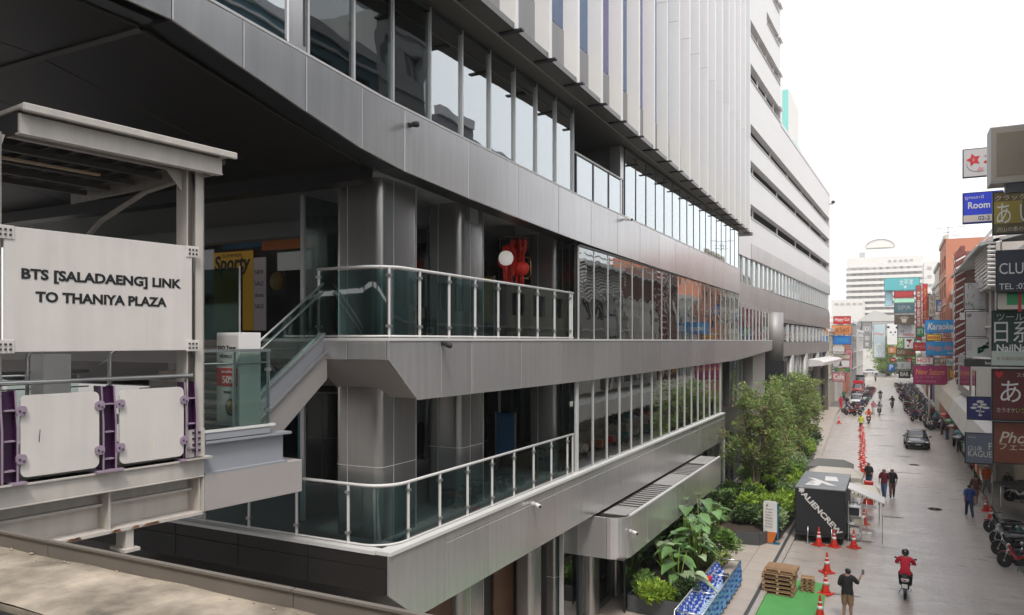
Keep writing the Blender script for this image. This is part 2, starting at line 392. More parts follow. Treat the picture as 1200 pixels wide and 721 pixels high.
for yy in [*j, 60]:
    fpanel(y, yy, bot_mid(y), bot_mid(yy), 0, 0); y = yy
mb = MB()                                                           # the rounded far end of the slab
for k in range(6):
    a0, a1 = pi/2*k/6, pi/2*(k+1)/6
    P = [(FX-1.2+1.2*cos(a), 60+1.2*sin(a)) for a in (a0, a1)]
    mb.add([(P[0][0], P[0][1], Z(-.7)), (P[1][0], P[1][1], Z(-.7)), (P[1][0], P[1][1], Z(.03)), (P[0][0], P[0][1], Z(.03))], [(0,1,2,3)], 0, True)
obj('cladding_panel', mb, ALU, B)
# lower slab band
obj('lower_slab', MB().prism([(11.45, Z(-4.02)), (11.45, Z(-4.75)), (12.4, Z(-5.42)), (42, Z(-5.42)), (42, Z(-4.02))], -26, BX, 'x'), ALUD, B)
obj('slab_edge', MB().box(FX-.3, FX+.03, 11.4, 42.2, Z(-4.02), Z(-3.95)).box(-20, FX-.31, 11.36, 11.6, Z(-4.02), Z(-3.95)), EDGE, B)
obj('balcony_floor', MB().box(-26, FX-.31, 11.62, 42.2, Z(-4.02), Z(-3.985)), DECK, B)
obj('cladding_panel', MB().prism([(11.4, Z(-4.03)), (11.4, Z(-4.76)), (12.36, Z(-5.45)), (13.4, Z(-5.45)), (13.4, Z(-4.03))], FX-.05, FX, 'x'), ALU, B, .006)
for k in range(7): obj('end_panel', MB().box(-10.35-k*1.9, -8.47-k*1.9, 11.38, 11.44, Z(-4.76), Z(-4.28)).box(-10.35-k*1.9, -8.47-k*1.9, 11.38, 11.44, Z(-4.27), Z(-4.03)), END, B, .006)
y = 13.4
for yy in [15.3+k*1.9 for k in range(14)]+[42.2]:
    g = .009
    obj('cladding_panel', MB().prism([(y+g, Z(-5.45)), (yy-g, Z(-5.45)), (yy-g, Z(-4.24)), (y+g, Z(-4.24))], FX-.05, FX, 'x'), ALU, B, .006)
    obj('trim_panel', MB().prism([(y+g, Z(-4.225)), (yy-g, Z(-4.225)), (yy-g, Z(-4.03)), (y+g, Z(-4.03))], FX-.05, FX, 'x'), ALU, B, .004)
    y = yy
# upper band, tapering towards the bridge
ub_b = [(-8, 4.19), (6.7, 4.19), (7.3, 4.07), (9.2, 3.67), (10.6, 3.40), (11.6, 3.27), (15, 3.12), (21, 2.95), (30, 2.88), (46.7, 2.83)]
ub_t = [(-8, 4.95), (7.25, 4.68), (11.2, 4.46), (15, 4.40), (21, 4.31), (46.7, 4.31)]
ub_x = []
js = [-8, -5, -2, 1, 4, 6.7, 7.9, 9.2, 10.6, 11.9, 14.3, 16.8, 19.3]
while js[-1] < 44: js.append(js[-1]+2.5)
js[-1] = 46.7
for a, b in zip(js, js[1:]):
    fpanel(a, b, lin(a, ub_b), lin(b, ub_b), lin(a, ub_t), lin(b, ub_t))
mb = MB()
ys = [-8, 6.7, 7.3, 9.2, 10.6, 11.6, 15, 21, 30, 46.6]
for a, b in zip(ys, ys[1:]):                                        # body of the slab behind the panels; the soffit follows it
    mb.prism([(a, Z(lin(a, ub_b)+.06)), (b, Z(lin(b, ub_b)+.06)), (b, Z(4.25)), (a, Z(4.25))], -9.0, BX, 'x')
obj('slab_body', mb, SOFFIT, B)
obj('shadow_gap', MB().prism([(6.7, Z(4.19)), (9.2, Z(3.66)), (11.6, Z(3.26)), (46.6, Z(2.83)), (46.6, Z(2.87)), (11.6, Z(3.33)), (9.2, Z(3.72)), (6.7, Z(4.24))], FX-.42, FX-.06, 'x'), DARKM, B)
obj('sill_cap', MB().prism([(-8, Z(4.95)), (7.25, Z(4.68)), (11.2, Z(4.46)), (15, Z(4.40)), (21, Z(4.31)), (46.7, Z(4.31)), (46.7, Z(4.35)), (21, Z(4.35)), (15, Z(4.44)), (11.2, Z(4.5)), (7.25, Z(4.72)), (-8, Z(5.0))], FX-.3, FX+.01, 'x'), EDGE, B)
# soffit over the bridge: flat part, then a fold down to the beam; built of long panels
for k in range(9):
    x1 = -8.99-k*2.2; x0 = x1-2.19
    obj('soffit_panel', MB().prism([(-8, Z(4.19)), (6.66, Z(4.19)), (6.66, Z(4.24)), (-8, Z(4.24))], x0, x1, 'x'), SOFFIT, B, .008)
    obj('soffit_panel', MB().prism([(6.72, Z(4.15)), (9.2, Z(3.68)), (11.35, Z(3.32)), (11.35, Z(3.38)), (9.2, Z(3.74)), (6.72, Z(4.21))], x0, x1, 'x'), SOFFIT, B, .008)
obj('soffit_trim', MB().prism([(6.64, Z(4.165)), (6.72, Z(4.14)), (6.72, Z(4.15)), (6.64, Z(4.19))], -28, -9.0, 'x'), mat('trim_dark', (.10, .095, .09), .5), B)
obj('ceiling_beam', MB().box(-28, -9.05, 11.36, 11.75, Z(3.05), Z(3.5)), SOFFIT, B)
obj('ceiling_beam', MB().box(-28, -9.05, 15.5, 15.9, Z(2.85), Z(3.3)), mat('grey_soffit', (.30, .31, .31), .6, noise=(.5, .08)), B)
obj('ceiling', MB().box(-28, -9.0, 11.76, 46.6, Z(3.28), Z(3.4)), MATS['grey_soffit'], B)
obj('lower_ceiling', MB().box(-26, FX-.5, 13.2, 47, Z(-1.19), Z(-1.16)), MATS['grey_soffit'], B)
# glazed bays
def glaze(y0, n, step, zb, zt, x, gm, mm, name='window_pane', md=.09, mw=.045, tilt=.0035, base=None, tops=None):
    for k in range(n):
        ya = y0+k*step
        zb_ = zb if base is None else base(ya+step)
        r = (rnd.uniform(-tilt, tilt)*.6, rnd.uniform(-tilt, tilt)*.6, rnd.uniform(-tilt, tilt))
        o = cb(name, (.02, step-mw, zt-zb), (x, ya+step/2, Z((zb+zt)/2)), gm, B, 0, r)
    for k in range(n+1):
        cb('mullion', (md, mw, zt-zb), (x+md/2-.02, y0+k*step, Z((zb+zt)/2)), mm, B, .006)
glaze(21, 20, 1.285, .055, 2.86, FX-.1, GL_MID, MULL, md=.05, mw=.035)                # mid floor
obj('window_head', MB().box(FX-.32, FX-.05, 21, 46.7, Z(2.84), Z(2.9)), MULLD, B)
glaze(21, 16, 1.285, -3.95, -1.18, FX-.14, GL_MID, MULL, md=.07, mw=.035)     # lower floor
glaze(4.6, 2, 2.3, 4.72, 6.8, FX-.1, GL_UP, MULLD)
glaze(9.3, 2, 1.15, 4.45, 6.8, FX-.1, GL_UPC, MULL)
glaze(11.6, 1, 1.27, 4.38, 6.8, FX-.1, GL_UPC, MULL)
glaze(12.87, 6, 1.27, 4.36, 6.8, FX-.1, GL_UP, MULL)                  # upper floor up to the balcony
glaze(25.3, 17, 1.26, 4.32, 6.8, FX-.1, GL_UP, MULLD, md=.05, mw=.04)
obj('window_head', MB().box(FX-.3, FX-.04, 4.6, 20.5, Z(6.7), Z(6.79)).box(FX-.3, FX-.04, 25.3, 46.7, Z(6.7), Z(6.79)), MULLD, B)
cb('corner_post', (.35, .42, 2.2), (FX-.22, 9.05, Z(5.72)), ALU, B, .02)
for a, b in (((-8.6, 4.7, 4.7), (-8.6, 8.6, 6.7)), ((-8.9, 5.4, 6.1), (-8.9, 8.8, 6.5))):
    obj('brace', MB().bar((a[0], a[1], Z(a[2])), (b[0], b[1], Z(b[2])), .07, .07), CREAM, B)
# glazed returns and the walls behind the two recesses
def pane(x0, x1, y0, y1, z0, z1, m, name='window_pane', parent=None):
    return obj(name, MB().box(x0, x1, y0, y1, Z(z0), Z(z1)), m, parent or B)
for zb, zt in ((.055, 3.2), (-3.95, -1.18)):
    for k in range(2): pane(FX-.15-1.3*(k+1), FX-.19-1.3*k, 20.97, 20.99, zb, zt, GL_CLR)
    for k in range(3): cb('mullion', (.05, .1, zt-zb), (FX-.17-1.3*k, 20.98, Z((zb+zt)/2)), MULL if zb < 0 else MULLD, B)
    x = -11.6
    for k in range(5):
        ya = 12.6+k*1.68
        pane(x-.01, x+.01, ya+.04, ya+1.64, zb, zt, GL_TEAL if zb < 0 else GL_CLR)
        cb('mullion', (.1, .06, zt-zb), (x, ya, Z((zb+zt)/2)), MULL, B)
# interiors
TW = mat('teal_wall', (.30, .46, .46), .5, noise=(.5, .15))
obj('partition_wall', MB().box(-12.5, -12.4, 14, 20.9, Z(.03), Z(2.6)), TW, B)
obj('partition_wall', MB().box(-12.5, -12.4, 13.4, 20.9, Z(-3.98), Z(-1.2)), mat('petrol_wall', (.08, .25, .33), .5, noise=(.5, .15)), B)
for zb, zt in ((.03, 3.28), (-3.98, -1.2)):
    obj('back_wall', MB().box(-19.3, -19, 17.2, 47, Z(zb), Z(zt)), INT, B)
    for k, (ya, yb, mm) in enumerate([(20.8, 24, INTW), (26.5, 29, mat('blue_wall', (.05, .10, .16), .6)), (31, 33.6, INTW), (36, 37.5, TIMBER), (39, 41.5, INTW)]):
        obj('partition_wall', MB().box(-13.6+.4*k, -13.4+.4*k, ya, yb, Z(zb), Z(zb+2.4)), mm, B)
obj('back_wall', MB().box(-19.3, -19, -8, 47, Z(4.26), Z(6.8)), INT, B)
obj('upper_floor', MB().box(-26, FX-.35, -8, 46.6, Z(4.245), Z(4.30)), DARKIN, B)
obj('glazed_core', MB().box(-13.2, -12.9, 11.6, 46.6, Z(4.3), Z(6.8)), mat('teal_blind', (.12, .30, .34), .5, noise=(.5, .1)), B)
WARM = mat('downlight', (1, .78, .45), .5, emis=6)
for k, (x, y, zz) in enumerate([(-10.2, 10.3, 6.76), (-10.2, 11.0, 6.76)]+[(-11.0-(k % 2)*2.5, 23+k*4.1, 3.26) for k in range(5)]):
    obj('downlight', MB().lathe([(0, 0), (.07, 0), (.07, .02)], (x, y, Z(zz)), 12), WARM, B)
obj('light_strip', MB().box(-17.2, -13.2, 16.9, 17.0, Z(2.75), Z(3.1)), mat('orange_glow', (.45, .14, .03), .5, emis=.03), B)
# columns
def rbox(x0, x1, y0, y1, z0, z1, r=.19, n=6):
    pts = []
    for cx, cy, a in ((x1-r, y1-r, 0), (x0+r, y1-r, pi/2), (x0+r, y0+r, pi), (x1-r, y0+r, 3*pi/2)):
        for k in range(n+1): pts.append((cx+r*cos(a+pi/2*k/n), cy+r*sin(a+pi/2*k/n)))
    mb = MB(); N = len(pts)
    vs = [(p[0], p[1], z0) for p in pts]+[(p[0], p[1], z1) for p in pts]
    mb.add(vs, [(i, (i+1) % N, N+(i+1) % N, N+i) for i in range(N)], 0, True)
    mb.add(vs[:N], [tuple(range(N))[::-1]]); mb.add(vs[N:], [tuple(range(N))]); return mb
cols = [(-10.35, -9.15, 12.15, 13.5), (-10.15, -9.15, 15.25, 16.45), (-10.15, -9.15, 20.9, 22.0), (-10.2, -9.3, 28.5, 29.7), (-10.2, -9.3, 36.5, 37.7), (-10.2, -9.3, 44.3, 45.6)]
for i, (x0, x1, y0, y1) in enumerate(cols):
    c = obj('column', rbox(x0, x1, y0, y1, 0, Z(3.3)), COLM, B)
    xm = (x0+x1)/2
    for zz in ([Z(-2.55), Z(-7.2)] if i < 2 else [Z(-7.2)]): obj('joint_line', rbox(x0-.004, x1+.004, y0-.004, y1+.004, zz, zz+.014), MULL, c)
    for yy in (y0+.42, y1-.12): obj('joint_line', MB().box(x1-.01, x1+.005, yy, yy+.014, .1, Z(3.27)), MULL, c)
    obj('joint_line', MB().box(x0+.35, x0+.364, y0-.005, y0+.01, .1, Z(3.27)), MULL, c)
obj('round_column', MB().lathe([(.36, Z(4.3)), (.36, Z(5.6)), (.345, Z(5.62)), (.36, Z(5.64)), (.36, Z(6.8))], (-9.35, 12.3, 0), 24), COLM, B)
for k in range(4): obj('round_column', MB().lathe([(.36, Z(4.3)), (.36, Z(6.8))], (-9.5, 20.0+k*8.4, 0), 20), COLM, B)
# balcony railings
def railing(pts, zb, zt, posts, label, rail_r=.032, pm=EDGE, glassm=GL_RAIL):
    r = obj('balcony_railing', MB().tube([(x, y, Z(zt)) for x, y in pts], rail_r, 8), EDGE, B, label=label)
    obj('bottom_rail', MB().tube([(x, y, Z(zb+.03)) for x, y in pts], .022, 6), EDGE, r)
    # cumulative length
    P = [Vector((x, y, 0)) for x, y in pts]; L = [0]
    for a, b in zip(P, P[1:]): L.append(L[-1]+(b-a).length)
    def at(s):
        for i in range(len(P)-1):
            if s <= L[i+1]+1e-6: return P[i]+(P[i+1]-P[i])*((s-L[i])/(L[i+1]-L[i])), (P[i+1]-P[i]).normalized(), i
        return P[-1], (P[-1]-P[-2]).normalized(), len(P)-2
    for s in posts:
        p, d, _ = at(s); a = math.atan2(d.y, d.x)
        cb('post', (.04, .055, zt-zb), (p.x, p.y, Z((zb+zt)/2)), pm, r, .008, (0, 0, a))
    for s0, s1 in zip(posts, posts[1:]):
        mb = MB(); ss = [s0+.05]+[l for l in L if s0+.05 < l < s1-.05]+[s1-.05]
        q = [at(s)[0] for s in ss]
        vs = [(p.x, p.y, Z(zb+.06)) for p in q]+[(p.x, p.y, Z(zt-.05)) for p in q]; n = len(q)
        mb.add(vs, [(i, i+1, n+i+1, n+i) for i in range(n-1)], 0, True); obj('glass_panel', mb, glassm, r)
        p, d, _ = at(s0)
        for zz in (zb+.2, zt-.18): obj('clamp', MB().box(p.x-.045, p.x+.045, p.y-.05, p.y+.05, Z(zz), Z(zz+.05)), STEEL, r)
    return r
def arc(cx, cy, r, a0, a1, n=7): return [(cx+r*cos(a0+(a1-a0)*k/n), cy+r*sin(a0+(a1-a0)*k/n)) for k in range(n+1)]
ry = -8.56
ptsA = [(-10.25, 11.55)]+arc(ry-.55, 12.1, .55, -pi/2, 0)+[(ry, 20.75)]
la = 1.14+.86
railing(ptsA, .06, 1.42, [.03, la-.35, la+.55]+[la+.55+1.12*k for k in range(1, 8)]+[la+.55+8.0], 'mid level glass balcony railing with round corner')
ptsB = [(-17.6, 11.55)]+arc(ry-.6, 12.15, .6, -pi/2, 0)+[(ry, 20.75)]
lb = 8.44+.94
railing(ptsB, -3.95, -2.78, [.2+k*1.32 for k in range(7)]+[lb+.1]+[lb+.1+1.15*k for k in range(1, 8)]+[lb+8.55], 'lower level glass balcony railing over the dark slab')
# upper recess balcony
pane(-11.4, -11.37, 20.6, 25.2, 4.3, 6.8, GL_TEAL)
r = obj('balcony_railing', MB().bar((FX-.12, 20.75, Z(5.62)), (FX-.12, 25.2, Z(5.62)), .06, .06), EDGE, B)
for k in range(4):
    cb('post', (.06, .07, 1.3), (FX-.12, 20.85+k*1.42, Z(4.96)), MULLD, r)
    if k < 3: cb('glass_panel', (.015, 1.3, 1.15), (FX-.12, 21.56+k*1.42, Z(4.97)), GL_UP, r)
cb('corner_post', (.3, .5, 2.45), (FX-.3, 20.55, Z(5.55)), MULLD, B); cb('corner_post', (.4, .45, 2.45), (FX-.3, 25.1, Z(5.55)), ALU, B, .01)
obj('recess_wall', MB().box(-11.3, FX-.5, 25.3, 25.5, Z(4.3), Z(6.8)), mat('grey_soffit'  , (0,0,0)), B)
# fins and the glazed storeys behind them
def fx(y): return -7.28-(y-10)*.0225
FA = math.atan(-.0225)
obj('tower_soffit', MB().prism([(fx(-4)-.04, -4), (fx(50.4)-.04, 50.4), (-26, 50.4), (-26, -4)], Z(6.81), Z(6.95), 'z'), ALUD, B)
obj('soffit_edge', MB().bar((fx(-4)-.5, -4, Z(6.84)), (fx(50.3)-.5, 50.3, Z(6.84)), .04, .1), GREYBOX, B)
yy = -2.4; k = 0
FTOP = 26
while yy < 50:
    xs = fx(yy)
    f = cb('fin', (.46, .13, 6.0), (xs-.23, yy, Z(6.82+3)), FINM, B, .008, (0, 0, -FA))
    cb('fin', (.46, .13, FTOP-12.83), (xs-.23, yy, Z(12.83+(FTOP-12.83)/2)), FINM, B, .008, (0, 0, -FA))
    obj('fin_bracket', MB().box(xs-.42, xs+.14, yy-.07, yy+.07, Z(6.77), Z(6.81)), DARKM, B)
    if yy < 49.5:
        ym = yy+.95; xm = fx(ym)-.47
        cb('spandrel_panel', (.06, 1.8, 1.42), (xm, ym, Z(6.84+.71)), SPAND, B, .01, (0, 0, FA))
        gm = [BLUEG, BLUEG, PURPG, BLUEG, PURPG][k % 5]
        for q in range(4):
            cb('window_pane', (.05, 1.8, 4.4), (xm-.02, ym, Z(8.29+2.2+q*4.43)), gm, B, 0, (0, 0, FA))
    yy += 1.9; k += 1
obj('end_wall', MB().box(-26, fx(50)-.5, 50.25, 50.45, Z(6.96), Z(FTOP)), FINM, B)
obj('tower_core', MB().prism([(fx(-3)-.62, -3), (fx(50)-.62, 50), (-25, 50), (-25, -3)], Z(6.96), Z(FTOP-.1), 'z'), INT, B)
# the entrance canopy: rounded metal box with grating on top
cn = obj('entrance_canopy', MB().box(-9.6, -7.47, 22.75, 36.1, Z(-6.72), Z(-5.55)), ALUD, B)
cx, cy, rr = -8.0, 22.72, .6
y = 22.72
for yy in [24.4, 26.3, 28.2, 30.1, 32, 33.9, 36.2]:
    obj('cladding_panel', MB().box(-7.46, -7.4, y+.01, yy-.01, Z(-6.78), Z(-5.5)), ALU, cn, .006); y = yy
mb = MB(); A = arc(cx, cy, rr, 0, -pi/2, 8); A2 = arc(cx, cy, rr-.05, 0, -pi/2, 8)
for k in range(8):
    mb.add([(*A[k], Z(-6.78)), (*A[k+1], Z(-6.78)), (*A[k+1], Z(-5.5)), (*A[k], Z(-5.5))], [(0,1,2,3)], 0, True)
    mb.add([(*A[k], Z(-5.5)), (*A[k+1], Z(-5.5)), (*A2[k+1], Z(-5.5)), (*A2[k], Z(-5.5))], [(0,1,2,3)])
obj('corner_panel', mb, ALU, cn)
for x0, x1 in ((-9.3, -8.02), (-11.2, -9.32)): obj('cladding_panel', MB().box(x0, x1, 22.12, 22.18, Z(-6.78), Z(-5.5)), ALU, cn, .006)
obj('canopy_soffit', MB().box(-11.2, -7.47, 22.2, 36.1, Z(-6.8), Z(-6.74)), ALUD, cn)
obj('top_plate', MB().box(-8.38, -7.47, 22.8, 36.0, Z(-5.56), Z(-5.545)), mat('grating_pan', (.02,.02,.02), .8), cn)
obj('top_edge', MB().box(-7.50, -7.41, 22.72, 36.2, Z(-5.5), Z(-5.47)), EDGE, cn)
for ya, yb, kind in ((22.75, 23.8, 0), (23.85, 28.2, 1), (28.25, 30.6, 0), (30.65, 33.8, 1), (33.85, 36.1, 0)):
    if kind == 0: obj('top_plate', MB().box(-8.34, -7.58, ya, yb, Z(-5.54), Z(-5.505)), mat('zinc_plate', (.40, .39, .375), .45, .3, noise=(2, .1)), cn, .005)
    else:
        n = int((yb-ya)/.36)
        for q in range(n): cb('grating_bar', (.74, .15, .015), (-7.96, ya+.13+q*.36, Z(-5.53)), MATS['zinc_plate'], cn, 0)
# ground floor
for k in range(8):
    cb('screen_post', (.05, .05, 2.3), (-8.05, 24.0+k*1.35, 1.27), BLACK, B)
    if k < 7: cb('screen_pane', (.012, 1.28, 2.1), (-8.05, 24.67+k*1.35, 1.3), GL_CLR, B)
obj('screen_rail', MB().box(-8.08, -8.02, 24, 33.5, 2.4, 2.45), BLACK, B)
for k in range(6, 24):
    ya = 11.8+k*1.5
    cb('window_pane', (.02, 1.44, 3.55), (-9.0, ya+.75, 1.9), GL_TEAL, B, 0, (0, 0, rnd.uniform(-.004, .004)))
    cb('mullion', (.12, .06, 3.6), (-8.96, ya, 1.9), MULLD if k % 2 else MULL, B)
obj('ground_floor_wall', MB().box(-16.2, -16, 12, 60, .1, Z(-5.45)), INT, B)
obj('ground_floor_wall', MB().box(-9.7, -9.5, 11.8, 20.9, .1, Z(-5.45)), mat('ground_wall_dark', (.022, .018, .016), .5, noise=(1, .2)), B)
for a_ in (14.3, 17.4, 18.8): obj('wall_panel', MB().box(-9.49, -9.42, a_, a_+1.1, .2, Z(-5.6)), TIMBER, B, .01)
for a_ in (18.3, 22.9, 25.4): obj('column', rbox(-9.3, -8.75, a_, a_+.7, .1, Z(-5.4), .15), COLM, B)
obj('plinth', MB().box(-9.1, -8.9, 11.8, 60, .1, .3), ALUD, B)
# far end of the block, beyond the lower band
obj('end_wall', MB().box(-10.9, -8.7, 42.3, 43.0, .1, Z(-1.2)), ALU, B)
for k in range(8):
    ya = 43.1+k*1.45
    cb('window_pane', (.02, 1.4, 2.7), (-9.5, ya+.72, Z(-2.62)), GL_TEAL, B); cb('mullion', (.08, .05, 2.7), (-9.46, ya, Z(-2.62)), MULL, B)
obj('lower_wall', MB().box(-10.2, -9.5, 43.0, 56, .1, Z(-4.0)), ALUD, B)
obj('stair_core', MB().box(-12, -9.0, 55, 60.5, .1, Z(-.7)), GREYBOX, B)
glaze(46.9, 9, 1.4, .06, 2.1, -8.62, GL_MID, MULL, md=.07)
obj('upper_wall', MB().box(-12, -8.7, 46.8, 60, Z(2.1), Z(2.4)), ALU, B)
obj('party_wall', MB().box(-26, -9.0, 46.6, 46.9, Z(-4), Z(6.9)), INT, B)
bigc = obj('round_column', MB().lathe([(.75, Z(-1.6)), (.75, Z(2.3))], (-8.9, 64.5, 0), 20), mat('matt_column', (.30, .29, .28), .5, .3), B)
obj('column_base', MB().box(-9.9, -8.0, 63.6, 65.4, .1, Z(-1.6)), DARKM, B)
# small things fixed on the bands
for i, (u, v) in enumerate([(479, 148), (733, 258), (518, 404), (624, 591), (738, 623)]):
    y = YatX(u, FX); d = y/ray(u)[1]; z = H+(400-v)*d/FPX; x = FX+(1.0 if i == 4 else 0)
    if i == 4: x = -7.4; y = YatX(u, x); d = y/ray(u)[1]; z = H+(400-v)*d/FPX
    o = thing('security_camera', ['small black dome camera on the upper metal band', 'small white camera under the sill of the upper windows', 'small black camera at the middle slab edge', 'small white camera on the lower band near the balcony', 'small white camera on the entrance canopy face'][i], 'security camera', (x, y, z), 'security cameras on the facade')
    m1 = BLACK if i in (0, 2) else WHITEP
    obj('mount', MB().box(x-.01, x+.05, y-.04, y+.04, z-.03, z+.05), m1, o, .006)
    obj('camera_body', MB().tube([(x+.04, y, z+.02), (x+.12, y-.04, z), (x+.26, y-.1, z-.03)], [.02, .05, .06], 10), m1, o)
    obj('lens', MB().ell((x+.26, y-.1, z-.03), (.045, .045, .045), 10, 6), BLACK, o)
# ---------------- skybridge ----------------
BA = radians(-7)                                                    # the bridge runs 7 degrees off the street
BO = Vector((-8.45, 7.25, H))
def bl(u):                                                          # pixel column -> distance along the bridge side
    a, b = ray(u); k = a/b; c, s = cos(BA), sin(BA)                  # point = BO + y*( -s, c )
    return (k*BO.y-BO.x)/(-s-k*c)
BR = thing('skybridge', 'white steel elevated walkway with purple posts and white side panels', 'footbridge', BO, None, BA, world=False)
def bz(v, u): a, b = ray(u); y = bl(u); d = (BO.y+y*cos(BA))/b; return (400-v)*d/FPX
y0s, y1s = bl(2), bl(222)
# floor and girders
obj('deck', MB().box(-3.6, -.02, -9, 0, -1.66, -1.60), mat('bridge_tiles', (.33, .31, .29), .6, noise=(2, .1)), BR)
obj('edge_beam', MB().box(-.16, 0, -9, 0, -1.84, -1.625).box(-.2, .03, -9, 0, -1.625, -1.60).box(-.2, .012, -9, .0, -1.86, -1.84), CREAM, BR, .004)
g = obj('girder', MB().box(-.32, -.30, -9, -.02, -2.34, -1.84).box(-.42, -.02, -9, 0, -2.38, -2.34).box(-.31, -.2, -9, -.05, -2.06, -2.03), CREAM, BR)
obj('girder', MB().box(-3.4, -3.38, -9, -.02, -2.34, -1.84).box(-3.5, -3.2, -9, 0, -2.38, -2.34), CREAM, BR)
for y in (-.04, bl(131), -3.1, -4.4, -5.9, -7.4):
    obj('stiffener', MB().box(-.30, -.05, y-.012, y+.012, -2.34, -1.86), CREAM, BR)
obj('stiffener', MB().box(-.30, -.0, -.02, .0, -2.34, -1.86), CREAM, BR)
for k in range(8): obj('cross_beam', MB().box(-3.38, -.33, -8.2+k*1.1, -8.14+k*1.1, -2.1, -1.68), CREAM, BR)
obj('hanger_plate', MB().box(-.28, -.05, bl(150), bl(150)+.1, -2.62, -2.38).box(-.35, 0, bl(146), bl(160)+.05, -2.66, -2.62), CREAM, BR)
# side bays: purple post pairs, handrail, white rounded panels with lilac clamps
def rrect(y0, y1, z0, z1, r=.07, n=4):
    pts = []
    for cy, cz, a in ((y1-r, z1-r, 0), (y0+r, z1-r, pi/2), (y0+r, z0+r, pi), (y1-r, z0+r, 3*pi/2)):
        for k in range(n+1): pts.append((cy+r*cos(a+pi/2*k/n), cz+r*sin(a+pi/2*k/n)))
    return pts
pans = [(bl(22), bl(114)), (bl(138), bl(213))]
for k in range(1, 5): pans.append((pans[0][0]-1.38*k-.0, pans[0][1]-1.38*k-.08))
hole = mat('bolt_dark', (.05, .04, .05), .5)
for k, (a, b) in enumerate(pans):
    p = obj('side_panel', MB().prism(rrect(a, b, -1.53, -.61), .02, .045, 'x'), PANELW, BR)
    for y, sgn in ((a, -1), (b, 1)):
        for z in (-.78, -1.32):
            cl = obj('clamp', MB().prism(rrect(y-.055, y+.055, z-.055, z+.055, .04), .046, .075, 'x'), PURPLEL, p)
            obj('bolt', MB().box(.074, .086, y-.03, y-.012, z-.01, z+.01).box(.074, .086, y+.012, y+.03, z-.03, z-.012), hole, cl)
def post_pair(y, w=.17):
    q = obj('railing_post', MB().box(-.06, -.035, y-w/2, y+w/2, -1.6, -.56), PURPLE, BR)
    for e in (y-w/2, y+w/2-.018):
        for xa_, xb_, m_, nn in ((-.12, .045, PURPLE, 'flange'), (.0455, .056, PURPLEL, 'flange_edge')):
            obj(nn, MB().prism([(e, -1.6), (e, -1.0), (e-.025, -.55), (e-.007, -.55), (e+.018, -1.0), (e+.018, -1.6)], xa_, xb_, 'x'), m_, q)
    for z in (-.78, -1.12, -1.45): obj('rung', MB().box(-.03, .05, y-w/2+.03, y+w/2-.03, z, z+.015), PURPLEL, q)
    obj('foot_plate', MB().box(-.14, .09, y-w/2-.08, y+w/2+.08, -1.6, -1.575), PURPLEL, q)
ym = (pans[0][1]+pans[1][0])/2
for y in (ym, pans[1][1]+.11, pans[0][0]-.11, pans[0][0]-1.5, pans[0][0]-2.9, pans[0][0]-4.3): post_pair(y)
obj('handrail', MB().tube([(.0, -8.8, -.47), (.0, bl(224), -.47)], .03, 10).tube([(.0, bl(224), -.47), (-.05, bl(226), -.475)], .03, 10), STEEL, BR)
obj('scratch', MB().prism([(bl(43), -1.14), (bl(44.5), -1.0), (bl(45.2), -1.02), (bl(44), -1.16)], .0452, .0462, 'x'), BLACK, BR)
obj('tape_patch', MB().box(.0452, .0462, bl(177), bl(178.6), -1.38, -1.30), mat('tape', (.75, .70, .5), .5), BR)
RUST = mat('rust_stain', (.22, .10, .045), .8, noise=(9, .4))
for k in range(14): y = rnd.uniform(-2.3, -.1); obj('rust_stain', MB().prism([(y, -2.376), (y+rnd.uniform(.02, .09), -2.342), (y+.1, -2.342), (y+.12, -2.376)], -.0195, -.0185, 'x'), RUST, BR)
# far side of the deck
obj('far_railing', MB().tube([(-3.5, -9, -.5), (-3.5, .2, -.5)], .025, 8).tube([(-3.5, -9, -.75), (-3.5, .2, -.75)], .012, 6), STEEL, BR)
for k in range(7): obj('glass_panel', MB().box(-3.52, -3.5, -7.6+k*1.1, -6.56+k*1.1, -1.55, -.56), GL_CLR, BR)
obj('pillar', MB().box(-3.0, -2.6, -.9, -.5, -1.6, -.2), WHITEP, BR, .01)
for u in (38, 74, 172): 
    y = bl(u); obj('gate_frame', MB().tube([(-.9, y, -1.6), (-.9, y, -.2), (-.9, y+.08, -.1), (-.9, y+.35, -.1)], .025, 8), STEEL, BR)
# tall posts and roof
for ya, yb in ((-.26, 0), (bl(0)-.24, bl(0)+.015)):
    q = obj('roof_post', MB().box(-.24, .0, yb-.02, yb, -1.6, 2.3).box(-.24, 0, ya, ya+.02, -1.6, 2.3).box(-.02, .0, ya+.13, yb, -1.6, 2.3).box(-.13, -.11, ya+.02, yb-.02, -1.6, 2.3), CREAM, BR)
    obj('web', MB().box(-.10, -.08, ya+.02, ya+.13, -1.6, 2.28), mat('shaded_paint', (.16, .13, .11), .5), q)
    obj('base_plate', MB().box(-.3, .1, ya-.06, yb+.06, -1.6, -1.575), CREAM, q)
    obj('gusset', MB().prism([(ya-.05, -1.575), (ya-.05, -1.5), (ya, -1.2), (yb, -1.2), (yb+.0, -1.575)], .002, .014, 'x'), CREAM, q)
    for a in range(2):
        for z in (-1.5, -1.42, -1.34, -1.26): obj('bolt', MB().box(.014, .03, ya+.07+a*.09, ya+.1+a*.09, z, z+.03), hole, q)
    obj('gusset', MB().prism([(ya-.25, 2.3), (yb+.08, 2.3), (yb-.0, 2.02), (ya, 2.02)], -.125, -.11, 'x'), CREAM, q)
yr0, yr1 = bl(27)-.12, .26
rf = obj('roof', MB().box(-3.9, .28, yr0-.02, yr1, 2.53, 2.585), CREAM, BR, .01)
obj('roof_shade_sheet', MB().box(-3.88, .1, yr0+.03, yr1-.16, 2.515, 2.528), BLACK, rf)  # black sheet added under the roof to stand for the shade there
